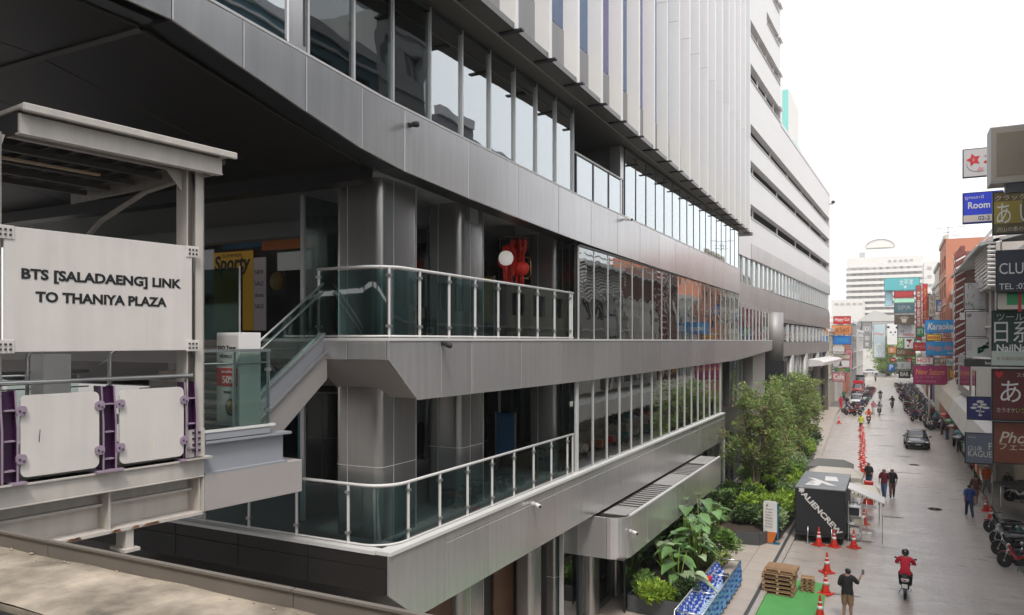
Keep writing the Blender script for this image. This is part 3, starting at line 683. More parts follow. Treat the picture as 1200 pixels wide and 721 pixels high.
obj('gutter', MB().box(.28, .34, yr0-.02, yr1+.03, 2.50, 2.59), CREAM, rf, .012)
obj('fascia', MB().box(.16, .2, yr0, yr1-.12, 2.29, 2.495), CREAM, rf)
obj('fascia', MB().box(-3.9, .16, yr0, yr0+.03, 2.29, 2.53), BLACK, rf)
obj('fascia', MB().box(-3.9, .16, yr1-.15, yr1-.12, 2.29, 2.53), CREAM, rf)
obj('edge_channel', MB().box(.10, .22, yr0, yr1-.12, 2.272, 2.29), CREAM, rf)
for x in (-.45, -1.15, -1.9, -2.6, -3.3): obj('purlin', MB().box(x-.04, x+.04, yr0+.05, yr1-.2, 2.36, 2.44), CREAM if x > -.9 else mat('purlin_shaded', (.10, .085, .075), .5), rf)  # inner purlins and ribs darker: shade under the roof put into the colour
for k in range(9): obj('roof_rib', MB().box(-3.8, .1, yr0+.2+k*.3, yr0+.24+k*.3, 2.45, 2.51), MATS['purlin_shaded'], rf)
obj('rafter', MB().tube([(-.12, -.15, 2.24), (-1.2, -.15, 2.15), (-2.4, -.15, 1.85), (-3.4, -.15, 1.35)], .04, 8), CREAM, rf)
obj('rafter', MB().tube([(-.12, bl(0)-.1, 2.24), (-1.2, bl(0)-.1, 2.15), (-2.4, bl(0)-.1, 1.85), (-3.4, bl(0)-.1, 1.35)], .04, 8), CREAM, rf)
obj('lamp_tube', MB().box(-1.55, -1.48, yr0+.3, yr1-.9, 2.33, 2.36), mat('warm_tube', (.8, .6, .4), .5), rf)
# the big direction sign
SG = thing('direction_sign', 'large white sign board with black capitals pointing to the plaza, bolted on the walkway', 'sign', BO, None, BA, world=False)
obj('board', MB().box(.03, .06, y0s, y1s, -.125, 1.265), PANELW, SG, .004)
INK = mat('ink_black', (.012, .012, .014), .5)
def sgtext(s, ua, ub, z, h):
    ya, yb = bl(ua), bl(ub); letters(s, (.062, (ya+yb)/2, z), INK, SG, w=abs(yb-ya), h=h, face='+x', bold=.036)
sgtext('BTS [SALADAENG] LINK', 22, 209, .735, .155); sgtext('TO THANIYA PLAZA', 38.5, 192, .50, .122)
for ya in (y0s-.09, y1s-.09):
    for z in (-.14, 1.12):
        bk = obj('bracket', MB().box(.061, .072, ya, ya+.19, z, z+.15), PANELW, SG, .004)
        for a in range(3):
            for b in range(2): obj('bolt', MB().box(.072, .084, ya+.035+a*.05, ya+.058+a*.05, z+.035+b*.055, z+.057+b*.055), hole, bk)
# landing with glass side, stringer box and stairs up to the balcony level
LD = thing('stair_landing', 'grey clad stair landing with glass railing between walkway and building', 'staircase', BO, None, BA, world=False)
yl = bl(354)
obj('fascia_box', MB().box(-2.6, .0, .01, yl, -2.345, -1.85), GREYBOX, LD, .006)
obj('channel_beam', MB().box(-.3, -.06, .02, yl-.32, -1.82, -1.42).box(-.3, .0, .02, yl-.28, -1.85, -1.82).box(-.3, .02, .02, yl-.22, -1.42, -1.385).box(-2.6, -.31, .02, yl-.3, -1.85, -1.6), LAVEN, LD)
obj('channel_beam', MB().box(-.2, -.0, .02, yl-.6, -1.37, -1.27), LAVEN, LD)
yg = bl(316)
obj('glass_panel', MB().box(-.03, -.015, .03, yg, -1.24, -.14), GL_CLR, LD)
obj('top_rail', MB().box(-.05, .0, .0, yg+.02, -.16, -.12).tube([(-.03, 0, -.32), (-.03, yg, -.32)], .012, 6), STEEL, LD)
obj('bottom_rail', MB().box(-.06, .01, .0, yg+.1, -1.27, -1.235), EDGE, LD)
for y in (.5, yg): obj('post', MB().box(-.05, -.02, y-.02, y+.02, -1.25, -.12), STEEL, LD)
for z in (-1.05, -.45): obj('clamp', MB().box(-.06, .0, yg-.05, yg+.03, z, z+.05), STEEL, LD)
# world-space stringer and steps (rise from the landing to the slab)
STW = thing('entrance_stairs', 'flight of brown steps with lavender steel stringer rising to the balcony', 'staircase', (-9.9, 9.5, Z(-1.6)))
s0, s1 = Vector((-9.95, 9.35, Z(-2.05))), Vector((-9.95, 11.5, Z(-.42)))
n = 10
for k in range(n):
    yy = 9.3+k*.225; zz = -1.6+(k+1)*.16
    cb('step', (3.4, .26, .04), (-11.75, yy+.11, Z(zz)), mat('brown_tread', (.40, .33, .28), .5, noise=(3, .1)), STW, .004)
    cb('riser', (3.4, .02, .12), (-11.75, yy+.0, Z(zz-.08)), ALUD, STW)
obj('stringer', MB().prism([(9.1, Z(-1.45)), (11.4, Z(.12)), (11.4, Z(-.2)), (9.1, Z(-1.85))], -10.03, -9.95, 'x'), LAVEN, STW)
obj('stringer_box', MB().prism([(9.0, Z(-1.85)), (11.42, Z(-.2)), (11.42, Z(-.75)), (9.35, Z(-2.3)), (9.0, Z(-2.3))], -10.1, -9.90, 'x'), GREYBOX, STW)
obj('stringer_lip', MB().bar((-9.88, 9.05, Z(-1.83)), (-9.88, 11.4, Z(-.2)), .06, .04).bar((-9.96, 9.05, Z(-1.43)), (-9.96, 11.4, Z(.14)), .08, .04), STEEL, STW)
obj('stair_glass', MB().prism([(9.15, Z(-1.4)), (11.35, Z(.15)), (11.35, Z(1.1)), (9.15, Z(-.45))], -9.99, -9.975, 'x'), GL_CLR, STW)
obj('handrail', MB().tube([(-9.98, 9.1, Z(-.45)), (-9.98, 11.4, Z(1.12))], .022, 8).tube([(-9.98, 9.1, Z(-.62)), (-9.98, 11.4, Z(.95))], .014, 6), STEEL, STW)
obj('handrail', MB().tube([(-13.4, 9.1, Z(-.45)), (-13.4, 11.4, Z(1.12))], .022, 8), STEEL, STW)
# advertising column behind the glass
AD = thing('advertising_stand', 'tall boxy poster stand with red discount patch behind the walkway glass', 'advertising stand', BO, None, BA, world=False)
ya, yb = bl(293)+.02, bl(315)
xa = -.55
obj('stand_body', MB().box(-.62, -.08, .62, .99, -1.24, .12), WHITEP, AD, .006)
# poster side faces the walkway (-y side) : print sits on it
PR = mat('print_grey', (.45, .44, .42), .5); REDP = mat('print_red', (.55, .035, .03), .45)
obj('poster', MB().box(-.60, -.10, .607, .618, -1.20, .08), mat('poster_paper', (.55, .53, .50), .45), AD)
letters('DO Tour', (-.35, .603, -.10), INK, AD, w=.42, h=.06, bold=.02)
letters('ฟองนง', (-.35, .603, -.22), INK, AD, w=.34, h=.06); letters('เดินทาง', (-.35, .603, -.33), INK, AD, w=.40, h=.06)
obj('red_patch', MB().box(-.60, -.10, .600, .606, -.66, -.40), REDP, AD)
letters('50%', (-.31, .597, -.57), WHITEP, AD, w=.28, h=.11, bold=.01); letters('sale', (-.32, .597, -.45), WHITEP, AD, w=.3, h=.04)
letters('menu set', (-.28, .603, -.75), INK, AD, w=.28, h=.035)
obj('food_photo', MB().lathe([(0, 0), (.1, 0), (.1, .006)], (-.26, .600, -.97), 18, axis='y'), mat('food_photo', (.36, .22, .06), .5, noise=(14, .3)), AD)
obj('plate_rim', MB().lathe([(.1, 0), (.125, 0), (.125, .005)], (-.26, .601, -.97), 18, axis='y'), BLACK, AD)
# ---------------- foreground ledge of the viewing walkway ----------------
LG = thing('concrete_ledge', 'weathered concrete ledge with grey metal upstand running across below the viewer', 'ledge', (-3, 2.9, Z(-1.5)))
mb = MB(); nX, nY = 60, 6
for j in range(nY+1):
    for i in range(nX+1):
        x = -12+18*i/nX; yv = 2.53+.66*j/nY; mb.v.append((x, yv, Z(-1.5)+.006*sin(x*7+yv*11)+.004*sin(x*19)-(.02 if j == 0 else 0)))
for j in range(nY):
    for i in range(nX):
        a = j*(nX+1)+i; mb.f.append((a, a+1, a+nX+2, a+nX+1)); mb.mi.append(0); mb.sm.append(True)
mb.box(-12, 6, 2.53, 3.19, Z(-1.8), Z(-1.53))
obj('ledge_slab', mb, CONC, LG)
for k in range(8): obj('upstand', MB().box(-12+k*2.25+.004, -9.754+k*2.25, 3.18, 3.2, Z(-1.7), Z(-1.4)).box(-12+k*2.25+.004, -9.754+k*2.25, 3.165, 3.2, Z(-1.4), Z(-1.385)), GSTEEL, LG)
deb = MB()
for k in range(90):
    x = rnd.uniform(-9, -1); yv = 3.17-abs(rnd.gauss(0, .06)); s = rnd.uniform(.004, .012)
    deb.ell((x, yv, Z(-1.495)), (s*1.6, s, s*.6), 5, 3)
d = top('debris', deb, mat('debris', (.42, .37, .30), .9), 'small grit and crumbs lying along the metal upstand', 'debris', kind='stuff')
obj('dark_gap_fill', MB().box(-12, 6, 1.2, 2.5, Z(-1.95), Z(-1.85)), BLACK, LG)  # black slabs added to paint the shade in the gap before the ledge
obj('dark_gap_fill', MB().box(-12, 6, 2.44, 2.52, Z(-1.86), Z(-1.56)), BLACK, LG)
# ---------------- shop fronts inside the mid level recess ----------------
SH = thing('shop', 'dark shop front with yellow and pink posters behind the stairs', 'shop', (-15, 17.1, Z(.03)))
obj('wall', MB().box(-27, -11.7, 17.1, 17.3, Z(.03), Z(3.27)), INT, SH)
def poster(u0, u1, v0, v1, Y, m, parent, name='poster', th=.03, rim=False):
    a = atY(u0, v1, Y); b = atY(u1, v0, Y)
    zl = min(a.z, b.z); zh = max(a.z, b.z)
    o = obj(name, MB().box(a.x, b.x, Y-th, Y, zl, zh), m, parent); return o, (a.x+b.x)/2, (zl+zh)/2, b.x-a.x, zh-zl
YEL = mat('print_yellow', (.62, .34, .03), .5, noise=(1.5, .12), emis=.07)  # shop posters glow faintly, brightness added through their print material
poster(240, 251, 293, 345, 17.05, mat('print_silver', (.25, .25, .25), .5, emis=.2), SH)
_, cx, cz, w, h = poster(251, 297, 294, 388, 17.05, YEL, SH)
letters('Sporty', (cx, 17.0, cz+h*.33), INK, SH, w=w*.92, h=.62, bold=.03, italic=.15); letters('SUMMER', (cx, 17.0, cz+h*.45), INK, SH, w=w*.5, h=.1)
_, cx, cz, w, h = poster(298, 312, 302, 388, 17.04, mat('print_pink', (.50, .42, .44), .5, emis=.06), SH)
for k, s in enumerate(['NEW', 'SALE', 'shoes', 'SALE']): letters(s, (cx, 17.0, cz+h*.3-k*.35), INK, SH, w=w*.7, h=.13)
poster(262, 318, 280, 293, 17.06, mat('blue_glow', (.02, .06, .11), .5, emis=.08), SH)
_, cx, cz, w, h = poster(316, 336, 318, 346, 16.6, BLACK, SH)
obj('food_photo', MB().lathe([(0, 0), (w*.42, 0), (w*.42, .02)], (cx, 16.54, cz+.05), 20, axis='y'), MATS['food_photo'], SH)
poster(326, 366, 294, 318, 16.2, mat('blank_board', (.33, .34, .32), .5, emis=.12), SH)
for k in range(4): obj('door_frame', MB().box(-22+k*1.6, -21.93+k*1.6, 16.0, 16.08, Z(.03), Z(2.2)), STEEL, SH)
for k in range(3): obj('glass_door', MB().box(-21.9+k*1.6, -20.45+k*1.6, 16.02, 16.05, Z(.05), Z(2.15)), glass('glass_door', (.25, .36, .34), .0, .05, 0, .12) if k == 0 else MATS['glass_door'], SH)
# red lantern cluster hanging over the balcony
cxl, cyl = -9.75, 19.2
LN = thing('lantern_cluster', 'cluster of red silk lanterns and ribbons hanging behind the balcony corner', 'lantern', (cxl, cyl, Z(3.28)))
REDS = mat('red_silk', (.78, .03, .012), .45, island=.35)
mb = MB(); rr2 = random.Random(4)
for k in range(48):
    a = rr2.uniform(0, 2*pi); r = rr2.uniform(.05, .42); x = cxl+r*cos(a); y = cyl+r*sin(a); z1 = Z(rr2.uniform(2.6, 2.95)); z0 = z1-rr2.uniform(.3, 1.15); w = rr2.uniform(.03, .07)
    t = rr2.uniform(0, pi); mb.add([(x-w*cos(t), y-w*sin(t), z1), (x+w*cos(t), y+w*sin(t), z1), (x+w*cos(t+.5)*.9, y+w*sin(t+.5)*.9, (z0+z1)/2), (x+w*cos(t+1)*.5, y+w*sin(t+1)*.5, z0), (x-w*cos(t+1)*.5, y-w*sin(t+1)*.5, z0), (x-w*cos(t+.5)*.9, y-w*sin(t+.5)*.9, (z0+z1)/2)], [(0,1,2,5), (5,2,3,4)])
obj('ribbon', mb, REDS, LN)
obj('hanging_ring', MB().lathe([(.44, 0), (.46, .02), (.44, .04), (.42, .02), (.44, 0)], (cxl, cyl, Z(2.9)), 20).tube([(cxl, cyl, Z(2.9)), (cxl, cyl, Z(3.28))], .015, 6).bar((cxl-.44, cyl, Z(2.91)), (cxl+.44, cyl, Z(2.91)), .02, .02), TIMBER, LN)
def lant(x, y, z, r, m, nm):
    prof = [(r*.3, r*.95), (r*.72, r*.75), (r*.96, r*.3), (r, 0), (r*.96, -r*.3), (r*.72, -r*.75), (r*.3, -r*.95)]
    o = obj(nm, MB().lathe(prof, (x, y, z), 18), m, LN); obj('tassel', MB().lathe([(.02, 0), (.035, -.1), (.03, -.34), (0, -.36)], (x, y, z-r*.95), 8), REDS, o)
GLOB = mat('lamp_globe', (.85, .80, .74), .4, emis=.25)
lant(cxl-.0, cyl-.5, Z(2.32), .21, GLOB, 'globe'); lant(cxl+.33, cyl-.1, Z(2.05), .19, mat('red_lantern', (.66, .03, .02), .4, emis=.06), 'lantern')
lant(cxl+.1, cyl+.2, Z(2.1), .2, MATS['red_lantern'], 'lantern'); lant(cxl-.35, cyl+.1, Z(2.3), .2, MATS['red_lantern'], 'lantern')
fr = obj('lantern_frame', MB().tube([(cxl+.46, cyl, Z(1.78)), (cxl+.53, cyl, Z(1.9)), (cxl+.53, cyl, Z(2.25)), (cxl+.46, cyl, Z(2.37)), (cxl+.2, cyl, Z(2.37)), (cxl+.2, cyl, Z(1.78)), (cxl+.46, cyl, Z(1.78))], .012, 6), mat('brass', (.6, .42, .16), .3, .8), LN)
# a row of shop displays glimpsed through the glass
def display(x, y, z, m, label, s=1.0):
    t = thing('display_stand', label, 'display stand', (x, y, z), 'display stands behind the glass')
    obj('frame', MB().box(x-.35*s, x+.35*s, y-.03, y+.03, z, z+.1).box(x-.35*s, x-.31*s, y-.03, y+.03, z, z+1.8*s).box(x+.31*s, x+.35*s, y-.03, y+.03, z, z+1.8*s), STEEL, t)
    obj('screen', MB().box(x-.31*s, x+.31*s, y-.02, y+.02, z+.5, z+1.78*s), m, t)
display(-10.4, 18.6, Z(.03), mat('print_olive', (.28, .24, .03), .5), 'narrow olive yellow banner standing below the red lanterns')
display(-10.9, 23.4, Z(.03), INTW, 'white framed board behind the first mid level panes')
display(-10.6, 20.3, Z(-3.98), mat('print_blue', (.03, .12, .25), .5), 'blue framed board behind the lower corner glass')
# ---------------- white banded building further down ----------------
WB = mat('white_facade', (.66, .645, .63), .5, noise=(.12, .03), streak=.03)
WBG = mat('grey_band', (.46, .445, .43), .35, .6, noise=(.3, .06), rand=.04)
A2 = -math.atan(.0356)
B2 = thing('office_block', 'white office block with long dark slots above a glazed grey podium', 'building', (-10, 54, 0), None, A2, world=False)
def m2(s, n, z): return (n, s, z)                                    # local: +x towards the street, y along it
L2 = 56.5
slots = [(2.0, L2-.6, Z(9.4), Z(10.4)), (2.0, L2-.6, Z(12.7), Z(13.7)), (1.0, L2-.6, Z(15.5), Z(16.5)), (.5, 18, Z(19.9), Z(21.1)), (.5, 18, Z(23.3), Z(24.4)), (11.5, 17.2, Z(26.6), Z(27.5)), (11.5, 17.2, Z(29.6), Z(30.5))]
mb = MB(); wall_grid(mb, 0, L2, Z(6.2), Z(19.6), slots[:3], -.5, 0, m2); obj('wall', mb, WB, B2)
mb = MB(); wall_grid(mb, 0, 18.2, Z(19.6), Z(44), slots[3:], -.5, -.01, m2); obj('tower_wall', mb, WB, B2)
obj('core', MB().box(-12, -1.3, .3, L2-.3, .1, Z(19.3)).box(-12, -1.3, .3, 18, Z(19.3), Z(43.9)), mat('slot_dark', (.07, .07, .07), .6), B2)
obj('end_wall', MB().box(-12, -.5, L2-.3, L2, .1, Z(19.6)).box(-12, -.51, 17.9, 18.2, Z(19.6), Z(44)).box(-12, -.5, 0, .25, .1, Z(44)), WB, B2)
obj('parapet', MB().box(-12, .05, 18.25, L2, Z(19.6), Z(19.95)), WB, B2)
for q, (a, b, c, d) in enumerate(slots):
    n = max(2, int((b-a)/9)) if q < 3 else 5
    for k in range(n): cb('slot_strut', (.1, .1 if q < 3 else .25, d-c), (-.35, a+(b-a)*(k+.5)/n, (c+d)/2), WB, B2)
    obj('slot_sill', MB().box(-.9, .06, a, b, c-.08, c-.01), WBG, B2)
for q in range(5): obj('hood', MB().box(-.02, .22, 18.0-1.2, 18.25, Z(20.9+q*3.1), Z(21.0+q*3.1)), WBG, B2)
def zl(s, a, b): return Z(a+(b-a)*s/L2)
n = 30
for k in range(n):                                                   # glazed row between the bands
    s = .4+k*(L2-.8)/n; w = (L2-.8)/n
    cb('window_pane', (.03, w-.09, 2.1), (-.12, s+w/2, Z(5.25)), GL_MID, B2, 0, (rnd.uniform(-.006, .006), 0, rnd.uniform(-.006, .006)))
    cb('mullion', (.14, .08, 2.1), (-.06, s, Z(5.25)), MULL, B2)
m = 22
for k in range(m):
    a, b = L2*k/m+.012, L2*(k+1)/m-.012
    obj('cladding_panel', MB().prism([(a, zl(a, 2.2, 1.6)), (b, zl(b, 2.2, 1.6)), (b, zl(b, 4.25, 3.75)), (a, zl(a, 4.25, 3.75))], -.06, .0, 'x'), WBG, B2)
    if k > 1: obj('cladding_panel', MB().prism([(a, Z(6.25)), (b, Z(6.25)), (b, Z(7.4)), (a, Z(7.4))], .0, .05, 'x'), WBG, B2)
obj('podium_body', MB().box(-12, -.07, .2, L2-.2, Z(1.7), Z(4.1)), WBG, B2)
obj('inner_floor', MB().box(-5, -.2, .2, L2-.2, Z(4.1), Z(4.2)).box(-1.29, -1.2, .3, L2-.3, Z(4.2), Z(6.2)), INTW, B2)
for k in range(14):
    s = 14+k*3.0
    cb('window_pane', (.03, 2.8, 1.6), (-.2, s+1.5, Z(.75)), GL_MID, B2); cb('mullion', (.16, .16, 1.7), (-.16, s, Z(.75)), WB, B2)
    cb('window_pane', (.03, 2.8, 2.0), (-.35, s+1.5, Z(-2.5)), WINMID, B2); cb('mullion', (.16, .16, 2.0), (-.3, s, Z(-2.5)), WB, B2)
for k in range(10): cb('cladding_panel', (.08, 4.2, 1.35), (0.0, 14.1+k*4.24, Z(-.78)), WBG, B2)
obj('podium_body', MB().box(-12, -.06, 13.9, L2-.1, Z(-1.4), Z(-.15)).box(-12, -.6, 14, L2-.1, .1, Z(-1.4)), WBG, B2)
obj('red_wall', MB().box(-1.5, -.62, 14.05, 19, Z(-4), Z(-1.4)), mat('red_wall', (.22, .02, .02), .5), B2)
obj('white_canopy', MB().prism([(0, Z(-2.9)), (1.6, Z(-2.75)), (1.6, Z(-2.4)), (1.2, Z(-2.2)), (0, Z(-2.05))], 36, L2-1, 'y'), WB, B2)
for k in range(5): obj('column', MB().lathe([(.4, .1), (.4, Z(-1.4))], (-.2, 15+k*9.5, 0), 14), MATS['matt_column'], B2)
o = thing('security_camera', 'dark camera on a bracket at the top corner of the white block', 'security camera', (-7.95, 110.2, Z(18.6)), 'security cameras on the facade')
obj('mount', MB().bar((-8.4, 109.9, Z(18.5)), (-7.55, 110.1, Z(18.5)), .16, .16).bar((-7.6, 110.1, Z(18.4)), (-7.6, 110.1, Z(18.8)), .12, .12), GREYBOX, o); obj('camera_body', MB().ell((-7.55, 110.1, Z(18.75)), (.26, .5, .22)), DARKM, o)
# ---------------- generic buildings ----------------
HAZEW = lambda c, k: tuple(a*(1-k)+b*k for a, b in zip(c, (.8, .8, .8)))
def block(name, label, cat, x0, x1, y0, y1, h, wm, fl, bays, wm2=WINDK, side='-x', zb=4.0, fh=3.1, ww=.6, wh=.5, trim=None, front=True, group=None):
    # a building of real walls: street facade with openings, panes set back, and the end wall that faces the viewer
    t = thing(name, label, cat, ((x0+x1)/2, (y0+y1)/2, 0), group)
    xs = x0 if side == '-x' else x1; sg = -1 if side == '-x' else 1
    mp = lambda s, n, z: (xs-sg*n, s, z)
    holes = []; bw = (y1-y0)/bays
    for j in range(fl):
        zz = zb+j*fh+fh*(1-wh)/2
        if zz+fh*wh > h-.2: break
        for i in range(bays): holes.append((y0+bw*(i+.5-ww/2), y0+bw*(i+.5+ww/2), zz, zz+fh*wh))
    mb = MB(); wall_grid(mb, y0, y1, 0, h, holes, 0, .3, mp); obj('wall', mb, wm, t)
    xa, xb = sorted((xs-sg*.6, x1 if side == '-x' else x0))
    obj('end_wall', MB().box(min(xs-sg*.301, xb if sg < 0 else xa), max(xs-sg*.301, xb if sg < 0 else xa), y0, y0+.25, 0, h), wm, t)
    obj('building_core', MB().box(min(xs-sg*.5, xb if sg < 0 else xa), max(xs-sg*.5, xb if sg < 0 else xa), y0+.26, y1, 0, h-.05), wm, t)
    for a, b, c, d in holes:
        w = cb('window', (.05, b-a, d-c), (xs-sg*.22, (a+b)/2, (c+d)/2), wm2, t)
        cb('frame', (.08, .07, d-c), (xs-sg*.16, (a+b)/2, (c+d)/2), trim or WHITEP, w)
    tm = trim or WHITEP
    for j in range(fl): obj('ledge', MB().box(xs+sg*.12, xs-sg*.02, y0, y1, zb+j*fh-.12, zb+j*fh), tm, t)
    obj('parapet', MB().box(xs+sg*.15, xs-sg*.2, y0, y1, h, h+.5), tm, t)
    return t
C = lambda n, c, r=.7, **k: mat(n, c, r, noise=(.4, .07), streak=.06, **k)
W1 = C('render_white', (.62, .60, .57)); W2 = C('render_cream', (.58, .53, .44)); W3 = C('render_grey', (.30, .30, .30)); W4 = C('render_orange', (.50, .20, .12))
W5 = C('render_maroon', (.22, .06, .05)); W6 = C('render_blue', (.10, .13, .25)); W7 = C('tile_brown', (.19, .10, .075)); W8 = C('render_teal', (.15, .38, .38))
# right side, from beside the viewer down the street; the first few stand outside the frame but face the glass
TG = mat('render_dark_teal', (.12, .25, .28), .5, noise=(.4, .1))
block('apartment_building', 'tall dark teal office building opposite the glass balconies', 'building', 6.4, 18, 10, 30.3, 23, TG, 8, 7, WINDK, wh=.6)
block('apartment_building', 'white apartment building with small windows opposite the balcony corner', 'building', 6.4, 18, 30.5, 35.5, 26, W1, 8, 2, WINMID, wh=.45)
block('apartment_building', 'grey tower house opposite the glazed bays', 'building', 6.1, 18, 35.7, 39.5, 22, W3, 6, 2)
block('apartment_building', 'grey corner building opposite the entrance canopy', 'building', 6.4, 18, 39.7, 45, 21, W3, 5, 2, WINMID)
block('shophouse', 'cream shophouse beside the stack of night club signs', 'building', 6.4, 18, 45.3, 55.6, 14, W2, 3, 3)
sp = [(55.9, 66, 15.4, C('render_taupe', (.42, .385, .365)), 'taupe shophouse with white louvres behind the club signs'), (66.2, 78, 12.6, W1, 'white clad shophouse behind the pale bamboo billboards'), (78.2, 86, 17.2, W7, 'brown tiled building with diagonal stripes'),
      (86.2, 95, 14.2, W1, 'white shophouse with ornate balcony'), (95.2, 108, 20.4, W4, 'bright orange rendered building with flat roof'), (108.2, 120, 18.5, W2, 'cream building with narrow vertical windows behind the orange one'),
      (120.2, 133, 17.0, W6, 'blue painted shophouse between the cream and maroon ones'), (133.2, 148, 16.0, W5, 'maroon shophouse with red vertical signboard'), (148.2, 168, 15.0, W2, 'beige shophouse at the far right bend'), (168.2, 196, 14.0, W3, 'grey shophouse closing the right side of the street')]
for i, (a, b, h, m_, l) in enumerate(sp):
    block('shophouse', l, 'building', [5.6, 5.5, 5.3, 5.5, 4.9, 4.8, 5.0, 4.6, 4.6, 5.0][i], 17, a, b, h, m_, 5, 3 if i < 6 else 4, [WINDK, WINMID][i % 2], trim=[WHITEP, W1, W5, WHITEP, W2, W3, WHITEP, DARKM, W1, WHITEP][i], group='shophouses on the right side')
for i, (a, b, h, m_, l) in enumerate([(113, 124, 10.5, W2, 'cream shophouse just past the white office block'), (124.2, 137, 12, W1, 'white shophouse behind the red shop sign'), (137.2, 152, 11.5, W4, 'orange shophouse on the left side'), (152.2, 170, 12.5, W3, 'grey shophouse near the far left corner'), (170.2, 196, 11, W1, 'white shophouse ending the left side of the street')]):
    block('shophouse', l, 'building', -20, -8.3+i*.35, a, b, h, m_, 3, 4, WINDK, side='+x', group='shophouses on the left side')
# louvred screens, roof, pale billboards on the right facades
def sheet_roof(x0, x1, y0, y1, z0, z1, m, label):
    t = thing('pitched_roof', label, 'roof', ((x0+x1)/2, (y0+y1)/2, z0))
    obj('roof_sheet', MB().prism([(x0, z0), (x1, z1), (x1, z1+.12), (x0, z0+.12)], y0, y1, 'y'), m, t)
    n = int((y1-y0)/1.0)
    for k in range(n): obj('rib', MB().prism([(x0, z0+.12), (x1, z1+.12), (x1, z1+.2), (x0, z0+.2)], y0+k*1.0, y0+k*1.0+.1, 'y'), m, t)
    return t
sheet_roof(4.7, 12, 55.9, 84, Z(6.0), Z(8.0), W3, 'grey ribbed sheet roof over the louvred house')
lv = thing('louvre_screen', 'white horizontal louvre screen beside the club sign', 'louvre screen', (5.3, 58, Z(3.3)))
for k in range(11): cb('louvre', (.7, .12, .12), (5.5, 56, Z(3.5+k*.27)), WHITEP, lv, 0, (.5, 0, 0)); cb('louvre', (.12, 9.5, .14), (5.3, 61, Z(3.5+k*.27)), WHITEP, lv, 0, (0, .5, 0))
obj('frame', MB().box(5.84, 5.9, 55.9, 56.1, Z(3.3), Z(6.4)).box(5.22, 5.34, 56.1, 56.2, Z(3.3), Z(6.4)), WHITEP, lv)
# ---------------- signs ----------------
SGM = {}
def sm(n, c, r=.4, e=0.): return mat('sign_'+n, c, r, noise=(2, .03), emis=e)
WHT, RED, BLU, NVY, GRN, BRN, BLK, MAG, YLW, ORG_, CRM = sm('white', (.74, .73, .71)), sm('red', (.58, .03, .03)), sm('blue', (.03, .20, .62)), sm('navy', (.03, .035, .17)), sm('green', (.025, .06, .045)), sm('brown', (.20, .055, .03)), sm('black', (.02, .022, .03)), sm('magenta', (.36, .02, .13)), sm('yellow', (.68, .48, .08)), sm('orange', (.70, .28, .10)), sm('cream', (.62, .57, .48))
GOLD = sm('gold', (.22, .17, .05)); SLATE = sm('slate', (.16, .18, .24)); TEAL = sm('teal', (.10, .42, .44)); CYAN = sm('cyan', (.03, .33, .68)); PINK = sm('pink', (.62, .28, .32)); LIME = sm('lime', (.30, .55, .12)); GRN2 = sm('leaf_green', (.03, .32, .12)); GREY_ = sm('grey', (.30, .30, .30))
def sign(u0, u1, v0, v1, Y, face, label, texts=(), name='shop_sign', th=.18, frame=DARKM, group=None, arm=True, rim=.05, extra=None, cat='sign', armx=1):
    a = atY(u0, v1, Y); b = atY(u1, v0, Y); sc = (b.x-a.x)/(u1-u0)
    c = (a+b)/2; w = b.x-a.x; h = (v1-v0)*sc*(1 if abs(b.x) else 1)
    zc = atY((u0+u1)/2, (v0+v1)/2, Y).z; dsc = (Y/ray((u0+u1)/2)[1])/FPX; h = (v1-v0)*dsc
    t = thing(name, label, cat, (c.x, Y, zc-h/2), group)
    X0, X1, Z0, Z1 = c.x-w/2, c.x+w/2, zc-h/2, zc+h/2
    obj('case', MB().box(X0, X1, Y, Y+th, Z0, Z1), frame, t, .01)
    obj('face', MB().box(X0+rim, X1-rim, Y-.012, Y-.001, Z0+rim, Z1-rim), face, t)
    def P(u, v): return Vector((X0+(u-u0)/(u1-u0)*w, Y-.02, Z1-(v-v0)/(v1-v0)*h))
    for s in texts:
        body, uc, vc, tw, th_, m_ = s[:6]; kw = s[6] if len(s) > 6 else {}
        letters(body, P(uc, vc), m_, t, w=tw*w/(u1-u0) if tw else None, h=th_*h/(v1-v0) if th_ else None, **kw)
    if extra: extra(t, P, w/(u1-u0))
    if arm:
        q = 1 if armx > 0 else -1; xe = X1 if q > 0 else X0
        obj('bracket', MB().box(min(xe, xe+q*arm*1.0), max(xe, xe+q*arm*1.0), Y+.05, Y+.1, Z1-.25, Z1-.2).box(min(xe, xe+q*arm*1.0), max(xe, xe+q*arm*1.0), Y+.05, Y+.1, Z0+.2, Z0+.25), DARKM, t)
    return t
def quad(t, P, u0, u1, v0, v1, m, name='print', off=.004):
    a, b = P(u0, v1), P(u1, v0); return obj(name, MB().box(a.x, b.x, a.y-off+.004, a.y+.008, a.z, b.z), m, t)
B_ = dict(bold=.02)
